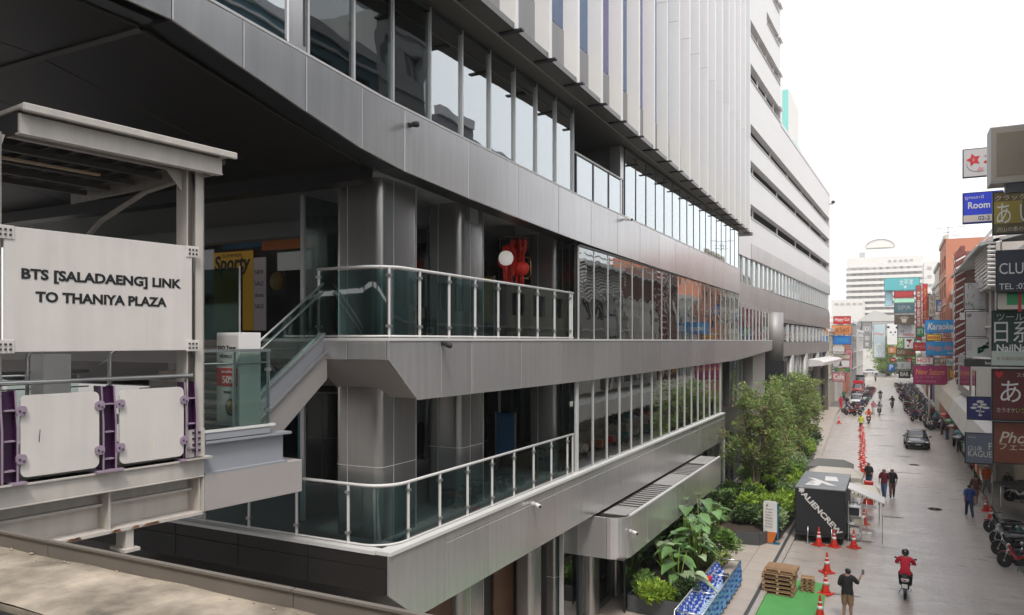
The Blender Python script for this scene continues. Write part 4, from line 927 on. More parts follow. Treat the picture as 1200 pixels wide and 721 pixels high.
# big lightbox seen from its dull side, top right
def ex(t, P, s):
    quad(t, P, 1168, 1206, 155, 206, sm('dull_olive', (.16, .13, .095), .6), 'dull_face'); a = P(1190, 214); obj('hanger', MB().box(a.x-.25, a.x+.9, a.y+.1, a.y+.4, a.z-.3, a.z), DARKM, t)
sign(1160, 1214, 147, 214, 28, sm('taupe', (.24, .21, .18), .5), 'big square light box with dull brown face, topmost on the right', th=.9, extra=ex, frame=mat('alu_case', (.45, .43, .41), .4, .5), rim=.03, arm=1.5)
def flower(t, P, s):
    for uc, vc, r, m_ in ((1141, 187.5, 9, RED), (1149, 199.5, 4.6, PINK), (1155, 191, 2.6, RED), (1155, 184, 2.2, PINK)):
        c = P(uc, vc); pts = []
        for k in range(10):
            a = pi/2+k*pi/5+.25; q = (r if k % 2 == 0 else r*.52)*s; pts.append((c.x+q*cos(a), c.z+q*sin(a)))
        obj('petals', MB().prism(pts, c.y-.004, c.y+.006, 'y'), m_, t)
        if r > 5: obj('stamen', MB().prism([(c.x+.22*r*s*cos(k*pi*2/10)*(1 if k % 2 else .4), c.z+.4*r*s*sin(k*pi*2/10)*(1 if k % 2 else .4)) for k in range(10)], c.y-.007, c.y-.004, 'y'), PINK, t)
    c = P(1146, 192); obj('ring', MB().tube([(c.x+13*s*cos(a), c.y, c.z+11*s*sin(a)) for a in [pi*.95+k*pi*.75/12 for k in range(13)]], .012, 5), GREY_, t)
sign(1128, 1164, 174, 208, 45, sm('pale', (.60, .58, .57)), 'pale square sign with crimson blossoms above the blue one', extra=flower)
def bluex(t, P, s): quad(t, P, 1129, 1172, 252, 260, CRM)
sign(1128, 1176, 225, 262, 44.5, sm('royal', (.02, .05, .62)), 'royal blue sign reading Room behind the gold sign', [('ถูกและดี', 1142, 231.5, 22, 5, WHT), ('Room', 1147.5, 240.5, 26, 8, WHT, B_), ('02-2', 1153.5, 256, 14, 5, NVY, B_)], extra=bluex)
def goldx(t, P, s): quad(t, P, 1165, 1198, 236, 262, sm('gold_glow', (.34, .27, .06)))
sign(1163, 1210, 224, 275, 31, sm('gold_dark', (.13, .10, .04)), 'dark gold sign with large white kana, second from the top right', [('クラック', 1184, 232, 36, 6, CRM), ('あ い', 1190, 250, 44, 24, WHT), ('沢山の素の花', 1187, 269, 38, 5.5, CRM)], extra=goldx)
sign(1167, 1212, 293, 343, 30, sm('ink_navy', (.025, .03, .05)), 'black navy sign reading CLUB with telephone number', [('CLUB', 1190, 315, 38, 13, WHT), ('TEL :02-', 1189, 336, 36, 7, WHT)])
def greenx(t, P, s):
    quad(t, P, 1169, 1180, 344, 362, CRM); quad(t, P, 1180, 1192, 345, 358, GRN2, off=.006); quad(t, P, 1193, 1197, 343, 366, RED, off=.009); quad(t, P, 1170, 1206, 358, 363, CRM, off=.008)
sign(1168, 1212, 343, 364, 30.3, GRN2, 'bright green picture sign with a red stroke under the CLUB sign', extra=greenx)
def nik(t, P, s): quad(t, P, 1162, 1212, 412, 429, sm('pale_mint', (.50, .56, .50))) 
sign(1162, 1212, 364, 430, 31, GRN, 'dark green sign with big white characters and a mint strip', [('ツール', 1184, 372, 32, 8, WHT), ('日系', 1187, 389, 44, 26, WHT), ('NailNail', 1188, 408.5, 40, 9, WHT, B_), ('41 SURIWONG RD', 1188, 421, 40, 4, BRN)], extra=nik)
sign(1130, 1204, 421.5, 430.5, 43.5, sm('charcoal', (.05, .05, .05)), 'long charcoal fascia sign below the bamboo billboards', [('koozway', 1168, 426.5, 26, 5, WHT, B_)], arm=False, rim=.01)
def heart(t, P, s):
    c = P(1171, 440); obj('heart', MB().prism([(c.x-.13, c.z+.08), (c.x-.07, c.z+.13), (c.x, c.z+.08), (c.x+.07, c.z+.13), (c.x+.13, c.z+.08), (c.x+.08, c.z-.03), (c.x, c.z-.12), (c.x-.08, c.z-.03)], c.y-.004, c.y+.006, 'y'), RED, t)
sign(1162, 1212, 433, 494, 31.2, sm('wine', (.12, .02, .02)), 'wine red sign with large white kana and a small red heart', [('スナ', 1197, 440, 10, 5, CRM), ('あ', 1184.5, 459.5, 24, 25, WHT), ('カラオケ', 1179, 481.5, 22, 5.5, CRM), ('いつ', 1196, 481.5, 10, 5.5, LIME)], extra=heart)
def pine(t, P, s):
    for uc, vc, w_, h_ in ((1149, 472, 4.5, 2.2), (1143, 475.5, 3.4, 1.6), (1153, 475.2, 4, 1.6), (1141, 479.5, 4, 1.8), (1156, 479, 4.4, 1.8), (1149, 478, 4, 1.7), (1146, 483, 2.6, 1.2), (1152, 483.5, 2.4, 1.1), (1149, 488, 2.6, 1.4)):
        c = P(uc, vc); obj('cloud_pine', MB().prism([(c.x+w_*s*cos(k*pi/5), c.z+h_*s*sin(k*pi/5)) for k in range(10)], c.y-.004, c.y+.006, 'y'), WHT, t)
    a, b = P(1150, 474), P(1148, 489); obj('pine_trunk', MB().bar(a, b, .05, .03), WHT, t)
sign(1133, 1206, 466, 494, 43, NVY, 'navy sign with white stylised pine tree', [('- - -', 1178, 482, 22, 1.5, WHT), ('ที่ริมน้ำ', 1177, 489, 20, 6, WHT)], extra=pine)
sign(1163, 1214, 495, 545, 31.4, BRN, 'rust brown sign reading Pho with kana under it', [('Phoe', 1192, 513.5, 42, 13, CRM, dict(italic=.3, bold=.01)), ('フェニー', 1194, 524.5, 46, 7, CRM)])
sign(1130.5, 1164, 508, 544.5, 42.5, SLATE, 'slate blue sign reading CLUB KAGUE, lowest on the right', [('since', 1139, 513, 9, 1.6, WHT), ('CLUB', 1142.5, 526, 16, 5, WHT), ('KAGUE', 1148.5, 532.5, 28, 7, WHT), ('P', 1161, 523, 5, 8, WHT)])
# pale bamboo billboards and blank panels on the wall
def bamboo(t, P, s):
    r3 = random.Random(3)
    for k in range(26):
        c = P(r3.uniform(1132, 1142), r3.uniform(333, 362)); obj('leaf_print', MB().prism([(c.x-.05, c.z), (c.x+r3.uniform(-.1, .05), c.z+r3.uniform(-.3, .3)), (c.x+.06, c.z+.02)], c.y-.003, c.y+.006, 'y'), GREY_, t)
sign(1129.5, 1167, 331, 363.5, 62, sm('paper', (.60, .59, .58)), 'tall pale billboard printed with bamboo leaves and a column of script', [('ป\nา\nก\nใ\nบ\nา\nน', 1149, 347, 3.5, 29, GREY_)], arm=False, extra=bamboo, name='billboard')
sign(1131, 1161.5, 365, 395.5, 61.5, sm('paper2', (.57, .56, .545)), 'blank pale billboard with a small round emblem', [('. -', 1136, 383, 5, 1.4, INK)], arm=False, name='billboard', extra=lambda t, P, s: obj('emblem', MB().lathe([(0, 0), (3*s, 0), (3*s, .01)], tuple(P(1136, 369.5)), 14, axis='y'), GREY_, t))
def twig(t, P, s):
    r3 = random.Random(5)
    for k in range(40):
        q = r3.random(); c = P(1147+q*16, 412-q*10+r3.uniform(-3, 3)); obj('leaf_print', MB().prism([(c.x-.1, c.z), (c.x, c.z+.09), (c.x+.12, c.z+.02), (c.x, c.z-.07)], c.y-.003, c.y+.006, 'y'), GRN2 if k % 3 else GRN, t)
sign(1131, 1164, 396.5, 421, 61, sm('paper3', (.59, .60, .58)), 'pale billboard with a printed green twig', [('ใบไม้', 1136, 405, 6, 12, GREY_), ('bamboo', 1148, 399.5, 8, 1.6, GREY_)], arm=False, extra=twig, name='billboard')
# middle distance signs, right side
sign(1084, 1120.5, 375.5, 391, 88, CYAN, 'light blue banner sign, upper of the pair over the street', [('Karaoke', 1102, 383, 30, 8, WHT, dict(bold=.03, italic=.2)), ('ลานเบียร์', 1102, 388.5, 14, 2.5, ORG_)], th=.3, rim=.08, frame=BLU)
sign(1085, 1122, 401, 417.5, 86, CYAN, 'light blue banner sign, lower of the pair over the street', [('Mango Aloe', 1103, 409, 32, 8, PINK, dict(bold=.03, italic=.2)), ('hug', 1115, 414.5, 9, 3, WHT, B_)], th=.3, rim=.08, frame=BLU)
NS = sign(1070, 1110, 429, 451.5, 92, MAG, 'dark magenta sign with orange script on a thin pole', [('New Saturn', 1090, 436.5, 34, 7, ORG_, dict(bold=.02, italic=.2)), ('ニューサターン', 1088, 442.5, 30, 3.5, PINK), ('BAR KARAOKE', 1086, 447.5, 22, 2.6, PINK)], th=.3)
p = atY(1089, 451, 92.15); obj('pole', MB().tube([(p.x, 92.15, 0.02), (p.x, 92.15, p.z)], .09, 8), STEEL, NS)
DY = lambda u, Y: None
mid = [
 (1057, 1074, 396.5, 410, 130, WHT, 'white convenience store sign with green edges and a red and orange numeral', [('7', 1065.5, 403, 6, 9.5, RED, dict(bold=.05))], 'seven'),
 (1070, 1086, 402, 412, 118, RED, 'small red sign with white script above the curry one', [('ラーメン', 1078, 407, 12, 4, WHT)], None),
 (1050, 1073, 409, 418.5, 124, sm('olive', (.14, .11, .05)), 'olive sign with red script below the numeral sign', [('CoCo', 1056, 413, 9, 4, CRM), ('Curry', 1067, 414.5, 10, 4, RED, B_)], None),
 (1048, 1072, 369.5, 381, 133, sm('umber', (.10, .075, .05)), 'dark brown sign with a pale crown emblem', [('♛', 1059.5, 375, 10, 7, CRM)], None),
 (1052, 1074, 381.5, 396, 134, WHT, 'white sign reading Panda in small red letters', [('THE', 1057, 389, 5, 2.2, INK), ('PANDA', 1065, 393, 13, 3, RED, B_)], None),
 (1036, 1078, 326, 341, 150, TEAL, 'wide turquoise billboard with white characters high above the street', [('太平洋', 1062, 331.5, 16, 7, WHT), ('▼', 1061, 337.5, 4, 3, WHT)], None),
 (1037, 1046, 341.5, 359, 151, sm('pale_blue', (.40, .66, .74)), 'narrow pale blue strip billboard under the turquoise one', [], None),
 (1047.5, 1071, 341.5, 350, 149, sm('dark_red', (.30, .03, .03)), 'dark red sign with bright red letters under the turquoise board', [('PLATINUM', 1059.5, 345.5, 18, 4, RED, B_)], None),
 (1047.5, 1072, 350.5, 355.5, 149, sm('mint', (.36, .72, .50)), 'thin white and mint strip sign', [], None),
 (1047.5, 1072, 356, 367.5, 149, sm('dark_teal', (.05, .12, .14)), 'dark teal sign under the mint strip', [('SPA', 1060, 361, 16, 5, GREY_)], None),
 (1050, 1068, 424, 433.5, 112, sm('pale_grey', (.52, .58, .58)), 'pale grey sign with a teal base right of the junction', [('1 2', 1055, 429, 8, 4, INK)], None),
 (1053, 1067, 435, 444, 108, BLK, 'black square sign with white lettering low on the right', [('BAR', 1060, 439, 10, 5, WHT, B_)], None),
 (1043, 1050, 420, 424.5, 122, RED, 'tiny red sign over the far junction', [('bar', 1047, 422, 5, 2.5, WHT)], None),
 (1073, 1094, 419, 428, 96, WHT, 'white and red sign above the magenta one', [('HOT', 1083, 423, 16, 5, RED, B_)], None),
 (1095, 1106, 420, 427.5, 99, CRM, 'small cream sign between the blue banner and the magenta sign', [('味', 1100, 424, 5, 5, BRN)], None),
 (1074, 1083, 384, 395, 121, GRN2, 'small green sign beside the tall red signboard', [('ชา', 1078, 389, 6, 6, WHT)], None),
 (1040, 1051, 407, 415, 128, ORG_, 'small orange sign left of the olive curry one', [('食', 1045, 411, 5, 5, WHT)], None),
 (1088, 1096, 346, 372, 110, CRM, 'narrow cream vertical sign on the cream building', [('ร\nา\nน', 1092, 358, 4, 20, BRN)], None),
 (1097, 1105, 352, 366, 104, BLU, 'small blue vertical sign on the orange building', [('酒', 1101, 358, 5, 8, WHT)], None),
 (1108, 1121, 420, 430, 84, WHT, 'white sign with teal script under the lower blue banner', [('Bar', 1114, 425, 9, 6, TEAL, B_)], None),
 (1112, 1124, 434, 444, 82, YLW, 'yellow sign beside the dark magenta one', [('นวด', 1118, 439, 9, 6, RED)], None),
 (1062, 1069, 420, 430, 117, RED, 'small square red sign below the curry sign', [('酒', 1065.5, 425, 4, 6, WHT)], None),
 (1040, 1049, 427, 436, 126, BLU, 'small blue sign near the far parked bikes', [('P', 1044.5, 431, 4, 6, WHT, B_)], None),
 (1086, 1104, 392, 400, 93, YLW, 'yellow brown strip sign between the blue banners', [('MASSAGE', 1095, 396, 14, 3.6, RED, B_)], None),
]
def seven(t, P, s):
    quad(t, P, 1058, 1060, 397.5, 409, GRN2, off=.006); quad(t, P, 1071, 1073, 397.5, 409, GRN2, off=.006); quad(t, P, 1062, 1069, 398.3, 400.3, ORG_, off=.008); quad(t, P, 1062.5, 1068.5, 403, 404.4, WHT, off=.012)
for u0, u1, v0, v1, Y, f, l, tx, e in mid: sign(u0, u1, v0, v1, Y, f, l, tx, th=.3, rim=.06, group='hanging shop signs down the street', extra=seven if e else None)
left = [
 (976.5, 997, 371, 380.5, 118, RED, 'red sign with white letters, topmost of the left stack', [('Happy Cut', 987, 375.5, 17, 5, WHT, B_)]),
 (975, 998.5, 381.5, 392.5, 121, ORG_, 'orange sign with red script under the top red one', [('สวัสดี', 987, 387, 16, 6, BRN)]),
 (976, 997.5, 394, 404.5, 119, BLU, 'blue sign with pale figures in the left stack', [('sea', 987, 399, 14, 5, CYAN, B_)]),
 (975.5, 990, 406, 415.5, 116, WHT, 'white sign with two rows of grey signs in the left stack', [('マッサージ', 983, 409, 11, 3, GREY_), ('MASSAGE', 983, 413, 12, 2.2, INK)]),
 (975.5, 996.5, 416, 421.5, 123, CRM, 'cream blank sign in the left stack', []),
 (975.5, 996, 422.5, 431, 118, WHT, 'white sign with a small black figure in the left stack', [('♟', 985, 426.5, 4, 6, INK)]),
 (978, 996, 432, 436, 120, GRN2, 'green and orange strip sign in the left stack', [('THAI', 986, 434, 8, 3, ORG_, B_)]),
 (975, 991, 437, 448, 115, sm('dusty_pink', (.50, .22, .24)), 'dusty pink round lettered sign low in the left stack', [('Cafe', 983, 442, 12, 6, WHT, B_)]),
 (991, 999, 410, 434, 128, PINK, 'tall pink sign behind the left stack', [('ส\nป\nา', 995, 421, 4, 16, RED)]),
]
for u0, u1, v0, v1, Y, f, l, tx in left: sign(u0, u1, v0, v1, Y, f, l, tx, th=.3, rim=.06, group='hanging shop signs down the street', armx=-1)
for i, (u0, u1, v0, v1, Y, f, l, tx) in enumerate([
 (1003, 1010, 378, 414, 205, GREY_, 'grey tall signboard left of the lettered grey one at the junction', [('W', 1006, 388, 4, 4, WHT)]),
 (1010, 1022, 378, 409, 204, sm('mid_grey', (.22, .22, .22)), 'dark grey signboard with a white ring emblem at the junction', [('(XX)', 1016, 387, 10, 8, WHT), ('和', 1016, 397, 5, 5, WHT), ('食', 1016, 404, 5, 5, WHT)]),
 (1023, 1038, 380, 420, 206, sm('sky_mural', (.50, .62, .64)), 'tall pale mural of a swan on a blue sky at the junction', [('Ω', 1030, 410, 10, 14, WHT), ('~', 1030, 392, 12, 3, PINK)]),
 (1039, 1052, 379, 405, 203, WHT, 'white wall board with a panda face at the junction', [])]):
    def pf(t, P, s):
        if u0 != 1039: return
        for uc, vc, r in ((1041, 384, 1.6), (1051, 384.5, 1.6), (1044, 390, 1.2), (1049, 390, 1.2), (1046.5, 393, .8)): obj('panda_patch', MB().lathe([(0, 0), (r*s, 0), (r*s, .03)], tuple(P(uc, vc)), 10, axis='y'), INK, t)
    sign(u0, u1, v0, v1, Y, f, l, tx, th=.4, rim=.1, arm=False, extra=pf, name='junction_board')
# vertical red signboard and wall stripes on the right
for k, (u0, u1, v0, v1, Y, f, l) in enumerate([(1073, 1080, 335, 400, 125, sm('brick_red', (.36, .08, .06)), 'tall narrow brick red signboard with white strokes'), (1081, 1087, 333, 380, 122, RED, 'tall narrow bright red signboard beside the blue house'), (1108, 1113, 350, 372, 100, WHT, 'narrow white vertical sign with a black fish shape')]):
    sign(u0, u1, v0, v1, Y, f, l, [(['中\n華\n街\n酒\n家', 'タ\nイ\n式', '♞'][k], (u0+u1)/2, (v0+v1)/2, 4, (v1-v0)*.8, [WHT, YLW, INK][k])], th=.3, rim=.05, group='hanging shop signs down the street')
st = thing('striped_screen', 'tall screen of slanting red and white slats on the brown building', 'screen', (5.2, 79, 4))
for k in range(34): cb('slat', (.06, 1.6, .13), (4.72, 79.2, Z(-3.2+k*.33)), [WHITEP, W5][k % 2], st, 0, (.55, 0, 0)); cb('slat', (.86, .06, .13), (5.15, 78.1, Z(-3.2+k*.33)), [WHITEP, W5][k % 2], st, 0, (0, -.55, 0))
obj('backing', MB().box(4.74, 5.6, 78.14, 78.2, Z(-3.5), Z(8.0)), W5, st)
# curved cream awning over the right stalls with the white wall above
aw = thing('awning', 'cream curved awning band over the stalls on the right pavement', 'awning', (4.6, 60, 3.4))
for k in range(9):
    ya, yb = 46+k*5.4, 46+(k+1)*5.4
    obj('awning_panel', MB().prism([(3.9, 3.1), (4.0, 3.1), (4.3, 4.2), (5.5, 4.9), (5.5, 5.0), (4.25, 4.3)], ya+.03, yb-.03, 'y'), W2 if k > 4 else W1, aw)
ww = thing('upper_wall', 'white rendered wall above the awning with a dark narrow window', 'wall', (5, 56, 5))
obj('wall', MB().box(4.72, 5.5, 46, 62, 5.0, 8.1), W1, ww); obj('wall', MB().box(4.75, 5.45, 62.05, 75, 5.0, 8.0), W3, ww)
obj('window', MB().box(4.66, 4.72, 58.2, 60.4, 5.1, 7.2), WINDK, ww); obj('window', MB().box(4.70, 4.76, 63, 72, 5.6, 7.4), WINDK, ww)
# utility aerial on the roofs, ac units
an = thing('roof_aerial', 'thin television aerial standing on the far roofs', 'aerial', (5.5, 113, 18))
pA = atY(1111, 300, 113); obj('mast', MB().tube([(pA.x, 113, 17), (pA.x, 113, atY(1111, 266, 113).z)], .045, 6), DARKM, an)
for v_, w_ in ((268, 1.9), (273.5, .9), (278, 1.4)): z_ = atY(1111, v_, 113).z; obj('antenna_rod', MB().tube([(pA.x-w_, 113, z_), (pA.x+w_, 113, z_+.12)], .03, 5), DARKM, an)
acn = 0
for (x, y, z) in [(5.25, 60, 12.8), (5.25, 64.5, 12.8), (5.2, 70, 11), (5.2, 75, 11), (5.3, 88, 9.5), (5.3, 91, 12.6), (4.7, 98, 9.6), (4.7, 102, 12.7), (4.6, 110, 10), (4.6, 115, 13), (4.8, 124, 11), (4.8, 128, 8)]:
    acn += 1
    o = thing('air_conditioner', ['lower', 'upper'][z > 12 or acn in (2, 4, 12)]+' white air conditioner on the '+['taupe shophouse beside the louvres', 'taupe shophouse, further bay', 'white clad shophouse, near bay', 'white clad shophouse, far bay', 'white ornate shophouse, near bay', 'white ornate shophouse, far bay', 'orange building, near bay', 'orange building, far bay', 'cream building, near bay', 'cream building, far bay', 'blue shophouse, near bay', 'blue shophouse, far bay'][acn-1], 'air conditioner', (x, y, z), 'air conditioners on the shophouses')
    obj('case', MB().box(x-.3, x+.05, y-.42, y+.42, z, z+.6), WHITEP, o, .02); obj('fan_grille', MB().lathe([(0, -.31), (.22, -.31), (.24, -.3)], (x, y-.1, z+.3), 14, axis='x'), DARKM, o)
# ---------------- far hotel and neighbours ----------------
FAR = mat('far_cream', (.70, .68, .63), .7, noise=(.05, .03)); FARD = mat('far_window', (.42, .40, .38), .5)
HT = thing('hotel', 'large cream hotel with long horizontal balconies and a dome at the street end', 'building', (-4, 400, 0))
yh = 400; ax = atY(992, 400, yh).x; bx = atY(1082, 400, yh).x
zt = atY(1035, 301, yh).z
obj('wall', MB().box(ax, bx, yh+1.2, yh+25, 0, zt), FAR, HT)
f = 0; z = zt-6.2
while z > 3:
    obj('balcony_front', MB().box(ax, bx+(0 if f else 2), yh, yh+.3, z-1.45, z), FAR, HT); obj('balcony_slab', MB().box(ax, bx, yh+.3, yh+1.19, z-1.45, z-1.3), FAR, HT)
    for k in range(11): cb('window', (4.2, .1, 1.1), (ax+1.8+k*(bx-ax-3.5)/10, yh+1.15, z+.65), FARD, HT)
    z -= 2.75; f += 1
for k in range(6): cb('window', (1.1, .3, .7), (ax+1.5+k*1.5, yh+1.1, zt-5.0), FARD, HT)
for k in range(5): cb('window', (1.2, .3, .9), (bx-14+k*2.3, yh+1.1, zt-2.2), FARD, HT)
obj('roof_storey', MB().box(ax+9, bx-9, yh+4, yh+20, zt, zt+2.6), FAR, HT); obj('roof_storey', MB().box(ax+5.5, ax+8, yh+3, yh+6, zt, zt+2.7), FARD, HT)
cdx = atY(1031, 290, yh).x; cz = atY(1031, 291, yh+8).z
pts = [(cdx+6.4*cos(pi*k/16), cz+4.0*sin(pi*k/16)) for k in range(17)]
obj('dome', MB().prism(pts, yh+6, yh+14, 'y'), FAR, HT); obj('dome_rib', MB().tube([(p[0], yh+5.9, p[1]) for p in pts], .28, 6), FARD, HT)
LW = thing('annex_building', 'low pale annex left of the hotel with grey end wall', 'building', (-18, 330, 0))
ax2, bx2 = atY(974, 400, 330).x, atY(1012, 400, 330).x
obj('wall', MB().box(ax2, bx2, 330, 345, 0, atY(990, 352, 330).z), FAR, LW)
for k in range(5): cb('window', (1.5, .1, .9), (ax2+2+k*2.2, 329.95, atY(990, 357, 330).z), FARD, LW)
GB = thing('gabled_hall', 'pale gable roofed hall behind the junction trees', 'building', (0, 260, 0))
g0, g1 = atY(1010, 400, 260), atY(1050, 400, 260); ga, gb = atY(1024, 368, 260), atY(1030, 377, 260)
obj('wall', MB().box(g0.x, g1.x, 260, 272, 0, gb.z), FAR, GB)
obj('roof', MB().prism([(g0.x-1, gb.z), (g1.x+1, gb.z), (g1.x+1, gb.z+.4), (ga.x+2, ga.z+.4), (ga.x, ga.z+.9), (g0.x-1, gb.z+.4)], 259.5, 272.5, 'y'), mat('far_roof', (.50, .49, .46), .7), GB)
for k in range(6): cb('window', (1.1, .1, 1.6), (g0.x+1.5+k*1.8, 259.94, gb.z-2), FARD, GB)
TT = thing('glass_tower', 'slim white and turquoise tower seen past the white block', 'building', (-25, 150, 0))
tx1 = atY(924.5, 400, 150).x
obj('wall', MB().box(-36, tx1, 150, 166, 0, atY(920, 104, 150).z), FAR, TT)
obj('glass_strip', MB().box(tx1-1.15, tx1-.1, 149.9, 150, 20, atY(920, 106, 150).z), mat('turquoise_glass', (.20, .55, .50), .3), TT)
obj('side_fin', MB().box(tx1-2.2, tx1-1.3, 149.85, 149.99, 20, atY(920, 110, 150).z), WHITEP, TT)
obj('lower_wing', MB().box(tx1-3, atY(932, 400, 150).x, 150.1, 160, 0, atY(930, 163, 150).z), mat('pale_turquoise', (.50, .70, .66), .5), TT)
CT2 = thing('pale_block', 'distant pale apartment block between hotel and right shophouses', 'building', (20, 300, 0))
c0, c1 = atY(1083, 400, 300).x, atY(1140, 400, 300).x; zc = atY(1100, 306, 300).z
obj('wall', MB().box(c0, c1, 300, 320, 0, zc), FAR, CT2)
for j in range(6):
    for k in range(7): cb('window', (1.3, .1, 1.1), (c0+1.6+k*2.5, 299.95, zc-2.5-j*3), FARD, CT2)
for i, (x0, x1, l) in enumerate([(-60, -9.5, 'pale terrace of shops left of the junction'), (9, 60, 'pale terrace of shops right of the junction')]):
    t = thing('terrace_building', l, 'building', ((x0+x1)/2, 232, 0)); obj('wall', MB().box(x0, x1, 232, 244, 0, 11+i), [W2, W1][i], t)
    for j in range(2):
        for k in range(12): cb('window', (1.6, .1, 1.3), (x0+3+k*(x1-x0-6)/11, 231.95, 5+j*3), WINMID, t)
# ---------------- plants ----------------
def leafmat(n, c, isl=.5, tr=.38, r=.34): return mat(n, c, r, island=isl, trans=tr, spec=.4)
LF1 = leafmat('leaf_olive', (.33, .39, .13)); LF2 = leafmat('leaf_green', (.22, .36, .09)); LF3 = leafmat('leaf_bright', (.32, .46, .06)); LF4 = leafmat('leaf_dark', (.06, .11, .035)); LF5 = leafmat('leaf_pale', (.25, .33, .16), .3, .2); LF6 = leafmat('leaf_brown', (.30, .21, .11))
BARK = mat('bark', (.22, .17, .13), .9, noise=(6, .25), bump=(12, .6))
def leaves(n, pts, size, rg, up=.4, asp=.45):
    # n leaf blades (two faces folded along the midrib) around weighted clump points (x,y,z,r)
    P = np.array(pts); r = np.random.RandomState(rg)
    idx = r.randint(0, len(P), n); c = P[idx]
    d = r.normal(size=(n, 3)); d /= np.linalg.norm(d, axis=1)[:, None]; rad = r.uniform(0, 1, n)**.45
    p = c[:, :3]+d*(rad*c[:, 3])[:, None]
    a = r.normal(size=(n, 3)); a[:, 2] = np.abs(a[:, 2])*.3-up*.2; a += d*.8; a /= np.linalg.norm(a, axis=1)[:, None]
    b = np.cross(a, r.normal(size=(n, 3))*.5+np.array([0, 0, 1.0])); b /= np.linalg.norm(b, axis=1)[:, None]+1e-9
    nn = np.cross(a, b); L = (size*r.uniform(.6, 1.35, n))[:, None]; Wd = L*asp*.5
    v = np.empty((n, 6, 3)); v[:, 0] = p; v[:, 1] = p+a*L*.45+b*Wd+nn*Wd*.35; v[:, 2] = p+a*L-nn*L*.12; v[:, 3] = p+a*L*.45-b*Wd+nn*Wd*.35; v[:, 4] = p+a*L*.5-nn*L*.02; v[:, 5] = v[:, 2]
    v = v[:, :5].reshape(-1, 3); o = np.arange(n)[:, None]*5
    f = np.concatenate([o+np.array([[0, 1, 4, 4]]), o+np.array([[1, 2, 4, 4]]), o+np.array([[0, 4, 3, 3]]), o+np.array([[4, 2, 3, 3]])])[:, :3]
    return v, f
def leafobj(name, n, pts, size, m, parent, rg, **k):
    v, f = leaves(n, pts, size, rg, **k); o0 = np.array(ORG[parent.name]) if parent else 0
    me = bpy.data.meshes.new(name); me.from_pydata((v-o0).tolist(), [], f.tolist()); me.materials.append(m)
    o = bpy.data.objects.new(name, me); COL.objects.link(o); o.parent = parent; return o
def tree(x, y, h, rad, label, seed, stems=3, crown0=.30, n=9000, group='trees in the pavement planters', ms=(LF1, LF2, LF6), z0=.5, leaf=.18, nm='tree'):
    t = thing(nm, label, 'tree', (x, y, z0), group); r = random.Random(seed); mb = MB(); cl = []
    for s in range(stems):
        a = 2*pi*s/stems+r.uniform(-.4, .4); tx, ty = x+cos(a)*rad*.45, y+sin(a)*rad*.45; top_ = z0+h*r.uniform(.72, .95)
        pts = [(x+cos(a)*.12, y+sin(a)*.12, z0-.1)]
        for k in range(1, 6): q = k/5; pts.append((x+(tx-x)*q**1.3+r.uniform(-.06, .06), y+(ty-y)*q**1.3+r.uniform(-.06, .06), z0+(top_-z0)*q))
        mb.tube(pts, [.085*(1-.15*k) if k < 5 else .015 for k in range(6)], 7)
        for k in range(13):
            q = r.uniform(crown0*.8, .95); i = min(4, int(q*5)); f_ = q*5-i; p0 = Vector(pts[i]).lerp(Vector(pts[i+1]), f_)
            b = r.uniform(0, 2*pi); ln = rad*r.uniform(.45, .95)*(1.15-abs(q-.5)*.9)
            p1 = p0+Vector((cos(b)*ln*.5, sin(b)*ln*.5, .25*ln)); p2 = p0+Vector((cos(b)*ln, sin(b)*ln, r.uniform(.1, .6)*ln))
            mb.tube([p0, p1, p2], [.035, .022, .008], 5)
            for w in (p1, p2, (p1+p2)/2): cl.append((w.x, w.y, w.z, r.uniform(.18, .42)*rad*.55))
        cl.append((pts[5][0], pts[5][1], pts[5][2], .4*rad*.7))
    obj('trunk', mb, BARK, t)
    for k, (m_, sh) in enumerate(zip(ms, (.5, .36, .14))):
        sub = [c for i, c in enumerate(cl) if (i*7+k*3) % 5 < 3] or cl
        leafobj('crown', int(n*sh), sub, leaf, m_, t, seed*10+k)
    return t
tree(-6.6, 41.5, 6.7, 1.75, 'multi stemmed leafy tree nearest the entrance, in the dark planter', 1, 5, .38, 8000)
tree(-6.5, 45.6, 6.6, 1.45, 'leafy tree second from the entrance, behind the multi stemmed one', 2, 4, .2, 6500)
tree(-6.9, 50.8, 5.4, 1.3, 'leafy tree third from the entrance along the office front', 3, 4, .2, 5500)
tree(-6.8, 57.0, 8.0, 1.8, 'tallest leafy tree of the row, in front of the round column', 4, 4, .15, 8500)
tree(-7.0, 63.2, 7.0, 1.7, 'leafy tree beside the black column base', 5, 4, .15, 6500)
tree(-6.9, 71, 5.6, 1.5, 'last leafy tree of the row near the white canopy', 6, 3, .15, 6000)
# planters
PL = mat('planter_grey', (.075, .08, .085), .5, noise=(1, .1)); SOIL = mat('soil', (.05, .035, .025), .95)
def planter(poly, h, label, seg=True):
    c = Vector((sum(p[0] for p in poly)/len(poly), sum(p[1] for p in poly)/len(poly), .13))
    t = thing('planter', label, 'planter', c, 'planters along the office front'); n = len(poly)
    for i in range(n):
        a, b = Vector((*poly[i], 0)), Vector((*poly[(i+1) % n], 0)); obj('side_board', MB().bar(a+Vector((0, 0, .13+h/2)), b+Vector((0, 0, .13+h/2)), .07, h-.002*i), PL, t)
    obj('soil', MB().prism(poly, .13, .13+h*.85, 'z'), SOIL, t); return t
planter([(-8.3, 35.6), (-6.9, 34.4), (-5.4, 34.6), (-4.75, 36.2), (-4.6, 41), (-4.95, 47), (-5.2, 53), (-8.3, 53)], .55, 'long dark planter with angled nose holding the first trees')
planter([(-8.3, 54), (-5.3, 54), (-5.9, 67), (-8.3, 67)], .5, 'dark planter further along holding the tall trees')
